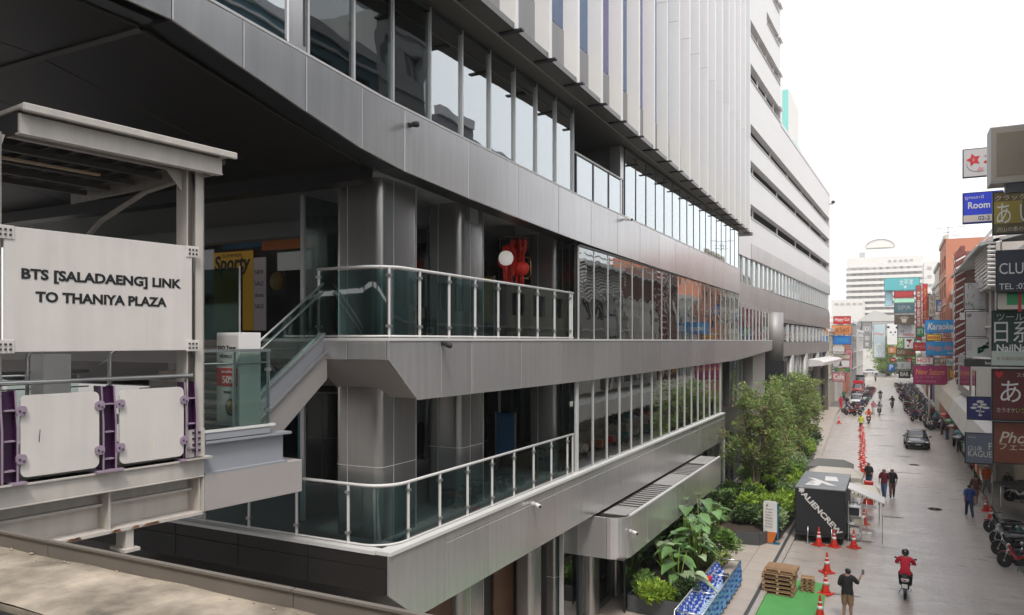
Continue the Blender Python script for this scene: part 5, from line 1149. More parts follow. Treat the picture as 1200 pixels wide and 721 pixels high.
planter([(-8.0, 24.2), (-6.2, 24.2), (-6.2, 31.5), (-8.0, 31.5)], .55, 'dark planter under the entrance canopy with big leaved plants')
planter([(-7.8, 70), (-6.0, 70), (-6.3, 76), (-7.8, 76)], .5, 'small square planter with pale shrubs near the white canopy')
def shrub(x, y, z, r, h, m, label, seed, n=1400, size=.18, asp=.4, group='shrubs in the planters', nm='shrub', ms2=None):
    t = thing(nm, label, 'shrub', (x, y, z), group); rr_ = random.Random(seed); mb = MB(); cl = []
    for k in range(7):
        a = rr_.uniform(0, 2*pi); q = rr_.uniform(.2, .8)*r; p = (x+q*cos(a), y+q*sin(a), z+h*rr_.uniform(.45, .85)); mb.tube([(x+.2*q*cos(a), y+.2*q*sin(a), z-.05), p], [.02, .008], 5); cl.append((*p, r*rr_.uniform(.3, .5)))
    obj('stem', mb, BARK, t); leafobj('foliage', n, cl, size, m, t, seed)
    if ms2: leafobj('foliage', n//3, cl, size*.9, ms2, t, seed+500)
    return t
sd = 100
kinds = [(LF3, 'bright yellow green', .24, .35), (LF2, 'mid green', .18, .45), (LF5, 'pale silver green', .2, .5), (LF4, 'dark green', .2, .4), (LF3, 'lime green', .3, .25)]
for y in np.arange(36.2, 52.6, 1.55):
    for x in (-7.6, -6.45, -5.4 if y > 44 else -5.25):
        k = (sd*7+int(y)) % 5 if x < -6 else [0, 4, 2, 0, 1][sd % 5]
        m_, nm_, sz, asp = kinds[k]; far = 'near the planter nose' if y < 40 else ('midway along the planter' if y < 47 else 'at the far planter end')
        side = 'against the glass' if x < -7 else ('between the trunks' if x < -6 else 'on the kerb side')
        shrub(x+rnd.uniform(-.3, .3), y+rnd.uniform(-.3, .3), .55, rnd.uniform(.6, .85), rnd.uniform(.7, 1.35) if x < -6 else rnd.uniform(.5, 1.0), m_, f'{nm_} shrub {far} {side}, '+['low', 'tall', 'broad', 'leaning', 'dense', 'loose', 'upright'][sd % 7]+' one', sd, 900, sz, asp, ms2=LF2); sd += 1
for y in np.arange(55, 67, 1.8):
    for x in (-7.4, -6.2): m_, nm_, sz, asp = kinds[(sd*3) % 5]; shrub(x, y, .5, .85, 1.1, m_, f'{nm_} shrub under the tall trees '+('by the wall' if x < -7 else 'by the kerb'), sd, 600, sz, asp); sd += 1
for y in (70.8, 72.6, 74.6): shrub(-6.9, y, .5, .8, 1.2, LF5, 'pale variegated shrub in the small square planter, '+('nearest' if y < 71 else 'middle' if y < 73 else 'farthest')+' of three', sd, 600, .2, .5); sd += 1
# elephant ears and ferns by the entrance
def bigleaf(t, base, tip_, w, L, m, droop=.35):
    # heart shaped blade on an arching stalk
    b = Vector(base); p = Vector(tip_); d = (p-b); d.z = 0; d = d.normalized() if d.length > 1e-3 else Vector((1, 0, 0)); s = d.cross(Vector((0, 0, 1)))
    obj('stalk', MB().tube([b, b.lerp(p, .5)+Vector((0, 0, .15)), p], [.022, .018, .012], 5), LF3, t)
    rows = [(-.18, .30), (-.02, .46), (.2, .5), (.45, .42), (.7, .26), (.88, .12), (1.0, .0)]
    vs = []; fs = []
    for i, (q, ww_) in enumerate(rows):
        c = p+d*(q*L)+Vector((0, 0, -droop*L*q*q))
        for j, e in enumerate((-1, -.5, 0, .5, 1)): vs.append(c+s*(e*ww_*w)+Vector((0, 0, .10*w*abs(e)-(.04 if j % 2 else 0)))-d*(abs(e)*.1*L if i == 0 else 0))
    for i in range(len(rows)-1):
        for j in range(4): fs.append((i*5+j, i*5+j+1, (i+1)*5+j+1, (i+1)*5+j))
    return obj('leaf_blade', MB().add(vs, fs, 0, True), m, t)
BL = mat('big_leaf', (.16, .30, .10), .3, noise=(3, .2), rand=.35, trans=.2); BLP = mat('big_leaf_pale', (.36, .46, .27), .35, noise=(3, .15), rand=.3, trans=.2)
for i, (x, y, n, hh) in enumerate([(-6.7, 25.6, 9, 1.6), (-7.4, 26.9, 9, 1.9), (-6.6, 27.9, 11, 2.1), (-7.3, 29.4, 10, 2.4), (-6.7, 30.6, 9, 2.1), (-7.2, 31.0, 8, 2.7)]):
    t = thing('elephant_ear_plant', ['low elephant ear plant at the near end of the entrance planter', 'elephant ear plant leaning on the canopy glass', 'large elephant ear plant with pale upright leaves', 'tall elephant ear plant under the canopy edge', 'elephant ear plant beside the path edge', 'tallest elephant ear plant at the far planter end'][i], 'plant', (x, y, .6)); r = random.Random(40+i)
    n = int(n*1.5)
    for k in range(n):
        a = 2*pi*k/n*2.03+r.uniform(-.3, .3); q = r.uniform(.2, .8); z = .6+hh*r.uniform(.3, 1.0)
        bigleaf(t, (x+.05*cos(a), y+.05*sin(a), .58), (x+q*cos(a), y+q*sin(a), z), r.uniform(.28, .62), r.uniform(.34, .70), [BL, BLP][(k+i) % 3 == 0], r.uniform(.25, .9))
for i, (x, y) in enumerate([(-6.3, 24.7), (-7.7, 25.0), (-7.0, 24.4), (-6.2, 28.9), (-7.8, 28.1), (-6.0, 30.2), (-7.9, 30.4), (-6.9, 31.6), (-7.6, 33.0)]):
    shrub(x, y, .45, .62, .75 if i < 4 else 1.3, [LF4, LF2, LF3, LF1][i % 4], ['dark', 'mid green', 'bright', 'olive'][i % 4]+' undergrowth shrub '+['at the planter near corner', 'behind the near planter corner', 'at the near planter wall', 'under the large pale leaves', 'against the glass mid planter', 'on the path side of the planter', 'against the glass further in', 'at the planter far wall', 'beside the planter nose'][i], 200+i, 1300, .16, .35)
# junction greenery at the far end
tree(-2.2, 214, 11.5, 4.2, 'broad green tree closing the street end', 21, 3, .15, 5000, 'trees at the street end', (LF3, LF2, LF1), .1, .5)
tree(3.8, 218, 6.5, 3.6, 'low dark tree beside the panda board', 22, 3, .1, 3500, 'trees at the street end', (LF4, LF2, LF1), .1, .5)
tree(7.5, 215, 6.5, 3.2, 'low green tree behind the far parked bikes', 23, 3, .1, 3000, 'trees at the street end', (LF2, LF4, LF1), .1, .5)
tree(-1.5, 222, 6, 3.5, 'dark bushy tree under the grey signboards', 24, 3, .05, 3500, 'trees at the street end', (LF4, LF2, LF1), .1, .5)
tree(6.4, 118, 17.0, 1.8, 'dark palm like treetop above the cream building', 25, 1, .8, 1200, 'trees at the street end', (LF4, LF1, LF6), .1, .5)
# ---------------- pavement furniture and event kit ----------------
CONE_R = mat('cone_red', (.62, .035, .02), .4, rand=.12); CONE_W = mat('cone_white', (.75, .74, .72), .4)
def make_cone(x, y, label, group, lean=0):
    t = thing('traffic_cone', label, 'traffic cone', (x, y, .02), group)
    t.rotation_euler = (lean, 0, rnd.uniform(0, 3)); ORG[t.name] = Vector()
    if 'c0' not in CACHE:
        CACHE['c0'] = mesh_of(MB().lathe([(.17, .045), (.135, .15), (.128, .18), (.055, .60), (.035, .72), (.03, .80), (.0, .81)], n=14).lathe([(.045, .62), (.045, .66), (.04, .66)], n=10), 'cone_body', CONE_R)
        CACHE['c1'] = mesh_of(MB().box(-.23, .23, -.23, .23, 0, .045).lathe([(.2, .045), (.19, .07), (.17, .07)], n=14), 'base', CONE_R, .01)
        CACHE['c2'] = mesh_of(MB().lathe([(.103, .34), (.082, .455)], n=14).lathe([(.068, .55), (.058, .60)], n=14), 'reflective_band', CONE_W)
    for k, nme in (('c0', 'cone_body'), ('c1', 'base'), ('c2', 'reflective_band')):
        o = bpy.data.objects.new(nme, CACHE[k]); COL.objects.link(o); o.parent = t
    return t
near = [(959.5, 640, 'red traffic cone, leftmost of three behind the black trailer'), (977.5, 642, 'red traffic cone, middle of three behind the black trailer'), (1000.5, 643, 'red traffic cone, rightmost of three behind the black trailer'),
 (969, 672, 'red traffic cone near the green carpet corner'), (967.5, 697, 'red traffic cone beside the small pallet stack'), (961, 727, 'red traffic cone cut by the lower picture edge'), (1012.5, 615.5, 'red traffic cone right of the trailer ramp'), (1014.5, 592, 'red traffic cone just past the ramp end'), (1013, 579, 'red traffic cone behind the ramp end'),
 (1155.5, 600, 'red traffic cone by the right kerb'), (1161, 611, 'dark worn traffic cone nearest the parked bikes on the right'), (983, 497, 'small cone standing in the road near the queue of pickups')]
for u, v, l in near:
    p = G(u, v); make_cone(p.x, p.y, l, 'red traffic cones', 0)
for k in range(25):
    y = 57.5+k*1.28; make_cone(-2.05-1.25*(k/25)+rnd.uniform(-.07, .07), y, 'red traffic cone in the '+('near end of the long cone line, by the red crate' if k < 6 else 'near half of the long cone line' if k < 12 else 'far half of the long cone line' if k < 19 else 'far end of the long cone line, by the marshal'), 'cones lined down the street')
# green carpet
CARP = mat('green_carpet', (.10, .36, .10), .85, noise=(1.2, .14), bump=(60, .5))
mb = MB()
for j in range(22):
    for i in range(8):
        pass
nx_, ny_ = 12, 40
for j in range(ny_+1):
    for i in range(nx_+1):
        x = -4.17+1.95*i/nx_+.03*sin(j*.5)*(i == nx_); y = 19+11.6*j/ny_+(.1*sin(i) if j == ny_ else 0); mb.v.append((x, y, .05+.006*sin(x*9+y*4)+.005*sin(y*7)))
for j in range(ny_):
    for i in range(nx_): a = j*(nx_+1)+i; mb.f.append((a, a+1, a+nx_+2, a+nx_+1)); mb.mi.append(0); mb.sm.append(True)
top('green_carpet', mb, CARP, 'bright green carpet laid on the road along the left kerb', 'carpet')
# wooden pallets
WOODM = mat('pallet_wood', (.36, .22, .12), .8, noise=(4, .22), rand=.3, streak=.1)
def pallet(x, y, z, w, d, rz, label, group, h=.14):
    t = thing('pallet', label, 'pallet', (x, y, z), group, rz, world=False)
    for zz, nb in ((h-.02, 7), (.01, 3)):
        for k in range(nb): cb('board', (w, d/nb*.72, .02), (0, -d/2+d*(k+.5)/nb, zz), WOODM, t, .003)
    for xx in (-w/2+.05, 0, w/2-.05): cb('stringer', (.08, d*.98, h-.045), (xx, 0, h/2-.003), WOODM, t, .003)
    return t
p = G(911, 701); words = ['lowest', 'second lowest', 'third', 'fourth', 'fifth', 'topmost']
for k in range(6): pallet(p.x+rnd.uniform(-.03, .03)+(.05 if k == 5 else 0), p.y+.55+(.08 if k == 5 else 0), .06+k*.15, 1.08, 1.0, rnd.uniform(-.05, .05)-.04, f'{words[k]} wooden pallet of the big stack on the green carpet', 'stacked wooden pallets')
p = G(945.5, 697)
for k, w in enumerate(['lowest', 'second', 'third', 'topmost']): pallet(p.x, p.y+.3, .06+k*.125, .46, .46, rnd.uniform(-.08, .08), f'{w} small wooden pallet of the small stack', 'small stacked pallets', .115)
# totem sign
p = G(902.5, 637.5, .13)
TO = thing('totem_sign', 'white and orange totem sign with a blue edge beside the planter', 'sign', (p.x, p.y, .13))
w = .29; hh = 1.88
def tp(pts, a, b, m, nme, par=TO): return obj(nme, MB().prism([(p.x+q[0], .13+q[1]) for q in pts], a, b, 'y'), m, par)
tp([(-w, .52), (w, .52), (w, hh-.06), (w-.08, hh), (-w+.04, hh), (-w, hh-.04)], p.y, p.y+.1, WHITEP, 'panel')
tp([(-.1, .0), (.1, .0), (w, .515), (-w, .515)], p.y, p.y+.1, mat('totem_orange', (.62, .17, .03), .4), 'orange_foot')
tp([(w+.002, .2), (w+.05, .2), (w+.05, hh-.08), (w+.002, hh-.06)], p.y+.0, p.y+.16, mat('totem_blue', (.02, .16, .28), .4), 'blue_edge')
obj('base_plate', MB().box(p.x-.1, p.x+.4, p.y-.1, p.y+.25, .13, .15), mat('totem_blue', (0, 0, 0)), TO)
letters('A', (p.x-.13, p.y-.01, 1.83), INK, TO, w=.09, h=.11, bold=.03)
for k in range(7): letters(['Wifi', 'info', 'Gate 2', 'PARKING', 'Food', 'Toilet', 'Exit'][k], (p.x-.05, p.y-.01, 1.66-k*.13), INK, TO, w=.3, h=.045)
# blue tarpaulin barrier frame
TARP1 = mat('tarp_blue', (.035, .09, .46), .4, noise=(6, .25)); TARP2 = mat('tarp_white', (.62, .68, .75), .4, noise=(6, .1)); TARP3 = mat('tarp_sky', (.16, .38, .66), .4, noise=(4, .35))
BT = thing('tarpaulin_trough', 'steel frame trough hung with blue and white striped tarpaulin on the pavement', 'barrier', (-5.5, 25.6, .13))
x0, x1, ya, yb = -5.95, -5.12, 22.4, 28.6
for xx in (x0, x1):
    obj('rail', MB().tube([(xx, ya, 1.05), (xx, yb, 1.05)], .028, 7), STEEL, BT)
    for k in range(4): yy = ya+(yb-ya)*k/3; obj('leg', MB().tube([(xx, yy, .13), (xx, yy, 1.05)], .025, 6), STEEL, BT)
for k in range(4): yy = ya+(yb-ya)*k/3; obj('cross_rail', MB().tube([(x0, yy, 1.05), (x1, yy, 1.05)], .024, 6), STEEL, BT)
def cloth(xa, za, xb, zb, nU, nV, amp, ms, seed, mi_fn):
    mb = MB(); r = random.Random(seed); ph = r.uniform(0, 6)
    for j in range(nV+1):
        for i in range(nU+1):
            q = j/nV; y = ya+(yb-ya)*i/nU; sag = amp*sin(i*1.3+ph)*q+amp*.6*sin(i*2.9+j*.8); mb.v.append((xa+(xb-xa)*q+sag, y+amp*.6*sin(j*1.7+i*.4), za+(zb-za)*q+sag*.4))
    for j in range(nV):
        for i in range(nU): a = j*(nU+1)+i; mb.f.append((a, a+1, a+nU+2, a+nU+1)); mb.mi.append(mi_fn(i, j)); mb.sm.append(True)
    return obj('tarpaulin', mb, ms, BT)
cloth(x0, 1.06, x0+.25, .42, 72, 10, .045, [TARP1, TARP2], 1, lambda i, j: 1 if (i+j*1.3) % 4 < 1.2 else 0)
cloth(x1, 1.07, x1-.22, .40, 60, 10, .05, [TARP3, TARP2], 2, lambda i, j: 1 if (i*3+j*j) % 7 < 2 else 0)
cloth(x1+.02, 1.06, x1+.05, .35, 60, 8, .045, [TARP3, TARP1], 3, lambda i, j: 1 if (i*5+j*3) % 6 < 2 else 0)
cloth(x0-.02, 1.06, x0-.05, .35, 60, 8, .045, [TARP1, TARP2], 5, lambda i, j: 1 if (i*5+j*3) % 6 < 2 else 0)
cloth(x0+.2, .42, x1-.2, .40, 60, 4, .015, [TARP3, TARP2], 4, lambda i, j: (i+j) % 2)
for i, (x, y, z, m_, l, s) in enumerate([(-5.75, 26.1, .95, RED, 'red cloth bundle lying on the blue tarpaulin', (.1, .16, .16)), (-5.45, 27.6, .6, BLACK, 'black bag lying in the tarpaulin trough', (.13, .12, .22))]):
    top('cloth_bundle', MB().ell((x, y, z), s, 12, 8).ell((x+.04, y+.1, z+.05), (s[0]*.6, s[1]*.6, s[2]*.7), 8, 6), m_, l, 'bundle')
# black event trailer
TRB = mat('trailer_black', (.016, .018, .022), .55, noise=(1.5, .12)); TRG = mat('trailer_roof', (.17, .18, .19), .4, noise=(1.2, .15))
x0, x1, ya, yb, zb, zt_ = -4.12, -2.02, 36.6, 41.2, .42, 2.45
TR = thing('cargo_trailer', 'black box cargo trailer with diagonal white lettering parked at the kerb', 'trailer', (-3.07, 38.9, .02))
obj('box_body', MB().box(x0, x1, ya, yb, zb, zt_), TRB, TR, .03)
obj('roof', MB().box(x0-.02, x1+.02, ya-.02, yb+.02, zt_+.002, zt_+.07), TRG, TR, .02)
for a, b in ((0, 1.0), (1.5, 2.6)): obj('roof_print', MB().prism([(x0+.35+a*.5, ya+.7+a), (x0+.95+a*.5, ya+.7+a), (x0+.75+b*.3, ya+1.9+a), (x0+.25+b*.3, ya+1.9+a)], zt_+.072, zt_+.076, 'z'), WHITEP, TR)
obj('roof_print', MB().prism([(x0+.3, ya+2.6), (x0+.6, ya+2.6), (x1-.4, ya+.9), (x1-.75, ya+.9)], zt_+.077, zt_+.08, 'z'), WHITEP, TR)
obj('chassis', MB().box(x0+.1, x1-.1, ya+.1, yb+1.2, .3, .42), DARKM, TR); obj('bumper', MB().box(x0+.05, x1-.05, ya-.08, ya-.01, .36, .44), DARKM, TR)
obj('door_seam', MB().box((x0+x1)/2-.01, (x0+x1)/2+.01, ya-.006, ya-.001, zb+.05, zt_-.05), DARKM, TR)
letters('ALIENCREW', ((x0+x1)/2+.08, ya-.012, (zb+zt_)/2-.02), WHITEP, TR, w=2.35, h=.25, bold=.035, roll=-radians(47))
letters('✱', (x0+.28, ya-.012, zt_-.06), WHITEP, TR, w=.26, h=.26, bold=.04); letters('✱', (x0+.62, ya+.9, zt_+.09), WHITEP, TR, w=.3, h=.3, bold=.04)
for xx in (x0+.55, x1-.55): obj('support_leg', MB().tube([(xx, ya-.03, .75), (xx, ya-.09, .35), (xx, ya-.09, .05)], .025, 6).box(xx-.1, xx+.1, ya-.19, ya, .03, .05), STEEL, TR)
TYRE = mat('tyre_rubber', (.02, .02, .022), .8); RIM = mat('alloy_rim', (.45, .45, .46), .3, .8)
def wheel(parent, x, y, z, r, w, axis='x', nm='wheel'):
    o = obj(nm, MB().lathe([(r*.6, -w/2), (r*.93, -w/2), (r, -w/2*.7), (r, w/2*.7), (r*.93, w/2), (r*.6, w/2)], (x, y, z), 20, axis=axis), TYRE, parent)
    obj('rim', MB().lathe([(0, -w/2*.7), (r*.22, -w/2*.8), (r*.6, -w/2*.55), (r*.6, w/2*.55), (r*.22, w/2*.8), (0, w/2*.7)], (x, y, z), 14, axis=axis), RIM, o); return o
for y in (38.4, 39.4):
    for x in (x0-.02, x1+.02): wheel(TR, x, y, .36, .34, .22)
for x in (x0-.02, x1+.02): obj('mudguard', MB().box(x-.14, x+.14, 37.95, 39.85, .74, .78), DARKM, TR)
# open side hatch, shelf frame and boxes beside the trailer
HT_ = thing('service_ramp', 'white perforated ramp panel propped beside the black trailer', 'ramp', (-1.3, 38.5, .02))
a = G(987, 562, 1.55); 
obj('ramp_panel', MB().prism([(-1.98, 2.35), (-.45, 1.75), (-.45, 1.81), (-1.98, 2.41)], 38.0, 39.5, 'y'), WHITEP, HT_)
for k in range(9): obj('ramp_rib', MB().prism([(-1.9+k*.17, 2.315-k*.067), (-1.86+k*.17, 2.30-k*.067), (-1.86+k*.17, 2.2-k*.067), (-1.9+k*.17, 2.215-k*.067)], 37.97, 38.03, 'y'), DARKM, HT_)
for x in (-.55, -1.2): obj('prop_leg', MB().tube([(x, 38.05, .02), (x, 38.05, 1.8 if x > -1 else 2.05)], .02, 6), STEEL, HT_)
SF = thing('shelf_trolley', 'wire shelf trolley with boxes beside the black trailer', 'trolley', (-1.65, 37.9, .02))
for z in (.35, .8, 1.2, 1.6): obj('shelf', MB().box(-1.95, -1.4, 37.5, 38.0, z, z+.03), STEEL, SF)
for x in (-1.95, -1.42):
    for y in (37.5, 37.98): obj('upright', MB().box(x, x+.03, y, y+.03, .03, 1.8), STEEL, SF)
for i, (x, y, z, m_, l) in enumerate([(-1.68, 37.75, .38, WHITEP, 'white carton on the lowest trolley shelf'), (-1.5, 37.75, .83, CRM, 'cream carton on the trolley second shelf'), (-1.2, 38.2, .03, WHITEP, 'white crate on the road beside the trolley'), (-1.7, 37.75, 1.23, BLK, 'black case on the upper trolley shelf')]):
    t = thing('carton', l, 'carton', (x, y, z)); obj('box_body', MB().box(x-.2, x+.2, y-.18, y+.18, z, z+.3), m_, t, .01); obj('lid', MB().box(x-.21, x+.21, y-.19, y+.19, z+.301, z+.34), m_, t, .005)
# cream canopies and table past the trailer
CV = mat('canvas_cream', (.52, .48, .42), .8, noise=(1, .06))
def stall(x, y, w, d, h, m, label, legs=True):
    t = thing('market_stall', label, 'stall', (x, y, .02), 'stalls beyond the trailer')
    mb = MB(); mb.add([(x-w/2, y-d/2, h), (x+w/2, y-d/2, h), (x+w/2, y+d/2, h), (x-w/2, y+d/2, h), (x-w*.3, y, h+.35), (x+w*.3, y, h+.35)], [(0,1,5,4), (1,2,5), (2,3,4,5), (3,0,4)]); mb.box(x-w/2, x+w/2, y-d/2-.01, y-d/2+.01, h-.22, h)
    mb.box(x+w/2-.01, x+w/2+.01, y-d/2+.012, y+d/2, h-.22, h)
    obj('canopy', mb, m, t)
    for sx in (-1, 1):
        for sy in (-1, 1): obj('leg', MB().tube([(x+sx*(w/2-.05), y+sy*(d/2-.05), .02), (x+sx*(w/2-.05), y+sy*(d/2-.05), h)], .02, 6), STEEL, t)
    obj('table', MB().box(x-w/2+.2, x+w/2-.2, y-d*.3, y+d*.3, .72, .78), WHITEP, t); return t
stall(-2.9, 43.6, 2.7, 2.0, 2.1, CV, 'wide cream canopy stall just behind the trailer')
stall(-1.35, 42.3, 1.3, 1.3, 1.5, CRM, 'low cream topped stall beside the red crate')
stall(-3.4, 47.2, 2.4, 1.9, 2.0, mat('canvas_grey', (.14, .14, .13), .8), 'grey canopy stall at the back of the trailer line')
top('red_crate', MB().box(-1.55, -1.1, 45.4, 45.8, .02, 1.5), CONE_R, 'tall red crate standing at the cone line start', 'crate', bevel=.03)
# right side pavement: stalls, umbrellas, black tarp
for i, (x, y, m_, l, r_) in enumerate([(4.9, 63, BLK, 'black parasol over the right pavement', 1.3), (5.2, 67, sm('teal_par', (.05, .30, .34)), 'teal parasol among the right pavement stalls', 1.2), (4.9, 71, BRN, 'brown parasol on the right pavement', 1.2), (5.1, 76, GRN2, 'green parasol further along the right pavement', 1.3), (4.9, 82, RED, 'red parasol by the far bikes', 1.2)]):
    t = thing('parasol', l, 'parasol', (x, y, .12), 'parasols on the right pavement'); n = 8; mb = MB()
    vs = [(x, y, 2.75)]+[(x+r_*cos(2*pi*k/n), y+r_*sin(2*pi*k/n), 2.25) for k in range(n)]+[(x+r_*cos(2*pi*k/n), y+r_*sin(2*pi*k/n), 2.1) for k in range(n)]
    mb.add(vs, [(0, 1+k, 1+(k+1) % n) for k in range(n)]+[(1+k, n+1+k, n+1+(k+1) % n, 1+(k+1) % n) for k in range(n)]); obj('canopy', mb, m_, t)
    obj('pole', MB().tube([(x, y, .12), (x, y, 2.7)], .025, 6), STEEL, t); obj('base', MB().lathe([(.25, .12), (.25, .2), (.05, .22)], (x, y, 0), 12), DARKM, t)
for i in range(7):
    y = 55.5+i*3.3; cols_ = [WHT, ORG_, RED, TEAL, CRM, GRN2, BRN]
    t = thing('vendor_cart', f'{["white", "orange", "red", "teal", "cream", "green", "brown"][i]} fronted vendor cart under the right awning', 'cart', (5.0, y, .12), 'vendor carts on the right pavement')
    obj('cart_body', MB().box(4.75, 5.3, y-.8, y+.8, .4, 1.0), cols_[i], t, .02); obj('counter', MB().box(4.7, 5.35, y-.85, y+.85, 1.002, 1.05), STEEL, t)
    obj('roof', MB().box(4.65, 5.4, y-.9, y+.9, 1.9, 1.95), cols_[(i+3) % 7], t)
    for a in (-.75, .75): obj('post', MB().box(4.78, 4.82, y+a-.02, y+a+.02, 1.05, 1.9), STEEL, t)
    for a in (-.5, .5): wheel(t, 4.72, y+a, .3, .2, .06)
p = G(1180, 560, 1.9)
TPN = thing('black_tarpaulin', 'black tarpaulin stretched on poles by the right kerb', 'tarpaulin', (6.2, 45.5, .04))
mb = MB(); nn_ = 10
for j in range(nn_+1):
    for i in range(nn_+1): a, b = i/nn_, j/nn_; mb.v.append((4.6+2.6*a, 43.2+4.2*b+.8*(1-a), 2.05-.55*sin(pi*a)*sin(pi*b)*.6-.5*b*(1-a)+.03*sin(i*2+j)))
for j in range(nn_):
    for i in range(nn_): a = j*(nn_+1)+i; mb.f.append((a, a+1, a+nn_+2, a+nn_+1)); mb.mi.append(0); mb.sm.append(True)
obj('sheet', mb, mat('tarp_black', (.035, .035, .038), .35, bump=(5, .5)), TPN)
for x, y in ((4.62, 44.05), (7.1, 43.3), (7.1, 47.4), (4.65, 48.1)): obj('pole', MB().tube([(x, y, .04), (x, y, 2.0)], .025, 6), STEEL, TPN)
# ---------------- people ----------------
SK = mat('skin', (.36, .20, .13), .55, noise=(8, .05)); HAIR = mat('hair_black', (.012, .010, .010), .5)
CLM = {n: mat('cloth_'+n, c, .85, noise=(9, .12), bump=(30, .2)) for n, c in dict(black=(.018, .018, .02), navy=(.03, .05, .13), blue=(.04, .09, .30), tan=(.30, .18, .11), brown=(.13, .06, .05), maroon=(.14, .02, .03), orange=(.70, .13, .03), hivis=(.55, .60, .08), red=(.60, .02, .05), white=(.62, .62, .60), grey=(.22, .22, .23), denim=(.08, .13, .24), green=(.05, .16, .09), teal=(.04, .30, .34), pink=(.55, .18, .24)).items()}
SHOE = mat('shoe_dark', (.03, .028, .026), .5)
def body_mesh(pose):
    """pose: dict of joint positions (feet at z=0, facing +y)."""
    V = []; E = []; R = []; T = []
    def v(p, r, t, link=None):
        V.append(Vector(p)); R.append(r if isinstance(r, tuple) else (r, r)); T.append(t)
        if link is not None: E.append((link, len(V)-1))
        return len(V)-1
    P = pose
    pel = v(P['pelvis'], (.15, .11), 'bot'); wa = v(P['waist'], (.135, .10), 'top', pel); ch = v(P['chest'], (.165, .115), 'top', wa)
    nb = v(P['neckb'], (.085, .075), 'top', ch); nk = v(P['neck'], (.052, .052), 'skin', nb)
    hd = Vector(P['head']); h0 = v(hd+Vector((0, .005, -.07)), (.062, .070), 'head', nk); h1 = v(hd, (.076, .092), 'head', h0); h2 = v(hd+Vector((0, -.01, .065)), (.070, .086), 'head', h1)
    fdir = Vector(P.get('face', (0, 1, 0)))
    v(hd+fdir*.105+Vector((0, 0, -.012)), .013, 'head', h1)
    side = fdir.cross(Vector((0, 0, 1))); [v(hd+side*(sx*.088)+Vector((0, 0, -.005)), .016, 'head', h1) for sx in (-1, 1)]
    for s, sx in (('l', -1), ('r', 1)):
        sh = v(P['sh'+s], .064, 'top', nb); el = v(P['el'+s], .045, P.get('sleeve', 'top'), sh); m1 = (Vector(P['el'+s])*.55+Vector(P['wr'+s])*.45); fa = v(m1, .040, 'skin' if P.get('short', 1) else 'top', el)
        wr = v(P['wr'+s], .027, 'skin' if P.get('short', 1) else 'top', fa)
        d = (Vector(P['wr'+s])-Vector(P['el'+s])).normalized(); a = Vector((1, 0, 0)) if abs(d.x) < .7 else Vector((0, 0, 1)); w_ = d.cross(a).normalized()
        pm = v(Vector(P['wr'+s])+d*.055, (.034, .02), 'skin', wr); n_ = d.cross(w_).normalized(); pe = v(Vector(P['wr'+s])+d*.085, (.036, .017), 'skin', pm)
        for q, ln in ((-1.5, .062), (-.5, .078), (.5, .085), (1.5, .075)):
            b = v(Vector(P['wr'+s])+d*.105+w_*(q*.017), .0088, 'skin', pe); c = v(V[b]+d*(ln*.55)+n_*.014*sx, .0082, 'skin', b); v(V[c]+d*(ln*.35)+n_*.030*sx, .007, 'skin', c)
        th_ = v(Vector(P['wr'+s])+d*.05+w_*.042, .0105, 'skin', pm); v(V[th_]+d*.045+w_*.012, .0088, 'skin', th_)
    for s, sx in (('l', -1), ('r', 1)):
        hp = v(P['hp'+s], .098, 'bot', pel); mt = v(Vector(P['hp'+s]).lerp(Vector(P['kn'+s]), .5), .082, 'bot', hp); kn = v(P['kn'+s], .060, 'bot', mt)
        cf = v(Vector(P['kn'+s]).lerp(Vector(P['an'+s]), .38), .058, 'low', kn); an = v(P['an'+s], .040, 'low', cf); f = Vector(P['an'+s]); t_ = Vector(P['toe'+s])
        hl = v(f+Vector((0, -.03, -.045)), .038, 'shoe', an); ml = v(f.lerp(t_, .55)+Vector((0, 0, -.02)), (.042, .034), 'shoe', an); v(t_, (.036, .026), 'shoe', ml)
    me = bpy.data.meshes.new('body'); me.from_pydata([tuple(p) for p in V], E, []); o = bpy.data.objects.new('body', me); COL.objects.link(o)
    o.modifiers.new('s', 'SKIN'); sv = me.skin_vertices[0].data
    for i, r in enumerate(R): sv[i].radius = r; sv[i].use_root = (i == 0)
    ss = o.modifiers.new('d', 'SUBSURF'); ss.levels = 1; ss.render_levels = 1
    dg = bpy.context.evaluated_depsgraph_get(); out_ = bpy.data.meshes.new_from_object(o.evaluated_get(dg)); bpy.data.objects.remove(o); bpy.data.meshes.remove(me)
    out_.polygons.foreach_set('use_smooth', [True]*len(out_.polygons))
    # region of each face = region of the nearest bone segment
    segs = [(V[a], V[b], T[b] if T[b] != 'top' or T[a] == 'top' else T[b]) for a, b in E]
    A = np.array([s[0][:] for s in segs]); D = np.array([(s[1]-s[0])[:] for s in segs]); L2_ = (D**2).sum(1)+1e-9
    reg = []
    for f in out_.polygons:
        c = np.array(f.center[:]); t = np.clip(((c-A)*D).sum(1)/L2_, 0, 1); q = ((c-A-D*t[:, None])**2).sum(1); g_ = segs[int(q.argmin())][2]; pz = P['pelvis'][2]; reg.append('hem' if g_ == 'bot' and c[2] > pz-.06 else g_)
    return out_, reg, hd, fdir
def region(me, sel, off, name, m, flare=0):
    vs = [v.co+v.normal*off for v in me.vertices]; used = {}; nv = []; nf = []
    for f, s in zip(me.polygons, sel):
        if not s: continue
        q = []
        for i in f.vertices:
            if i not in used: used[i] = len(nv); nv.append(tuple(vs[i]))
            q.append(used[i])
        nf.append(q)
    r = bpy.data.meshes.new(name); r.from_pydata(nv, [], nf); r.materials.append(m); r.polygons.foreach_set('use_smooth', [True]*len(nf)); return r
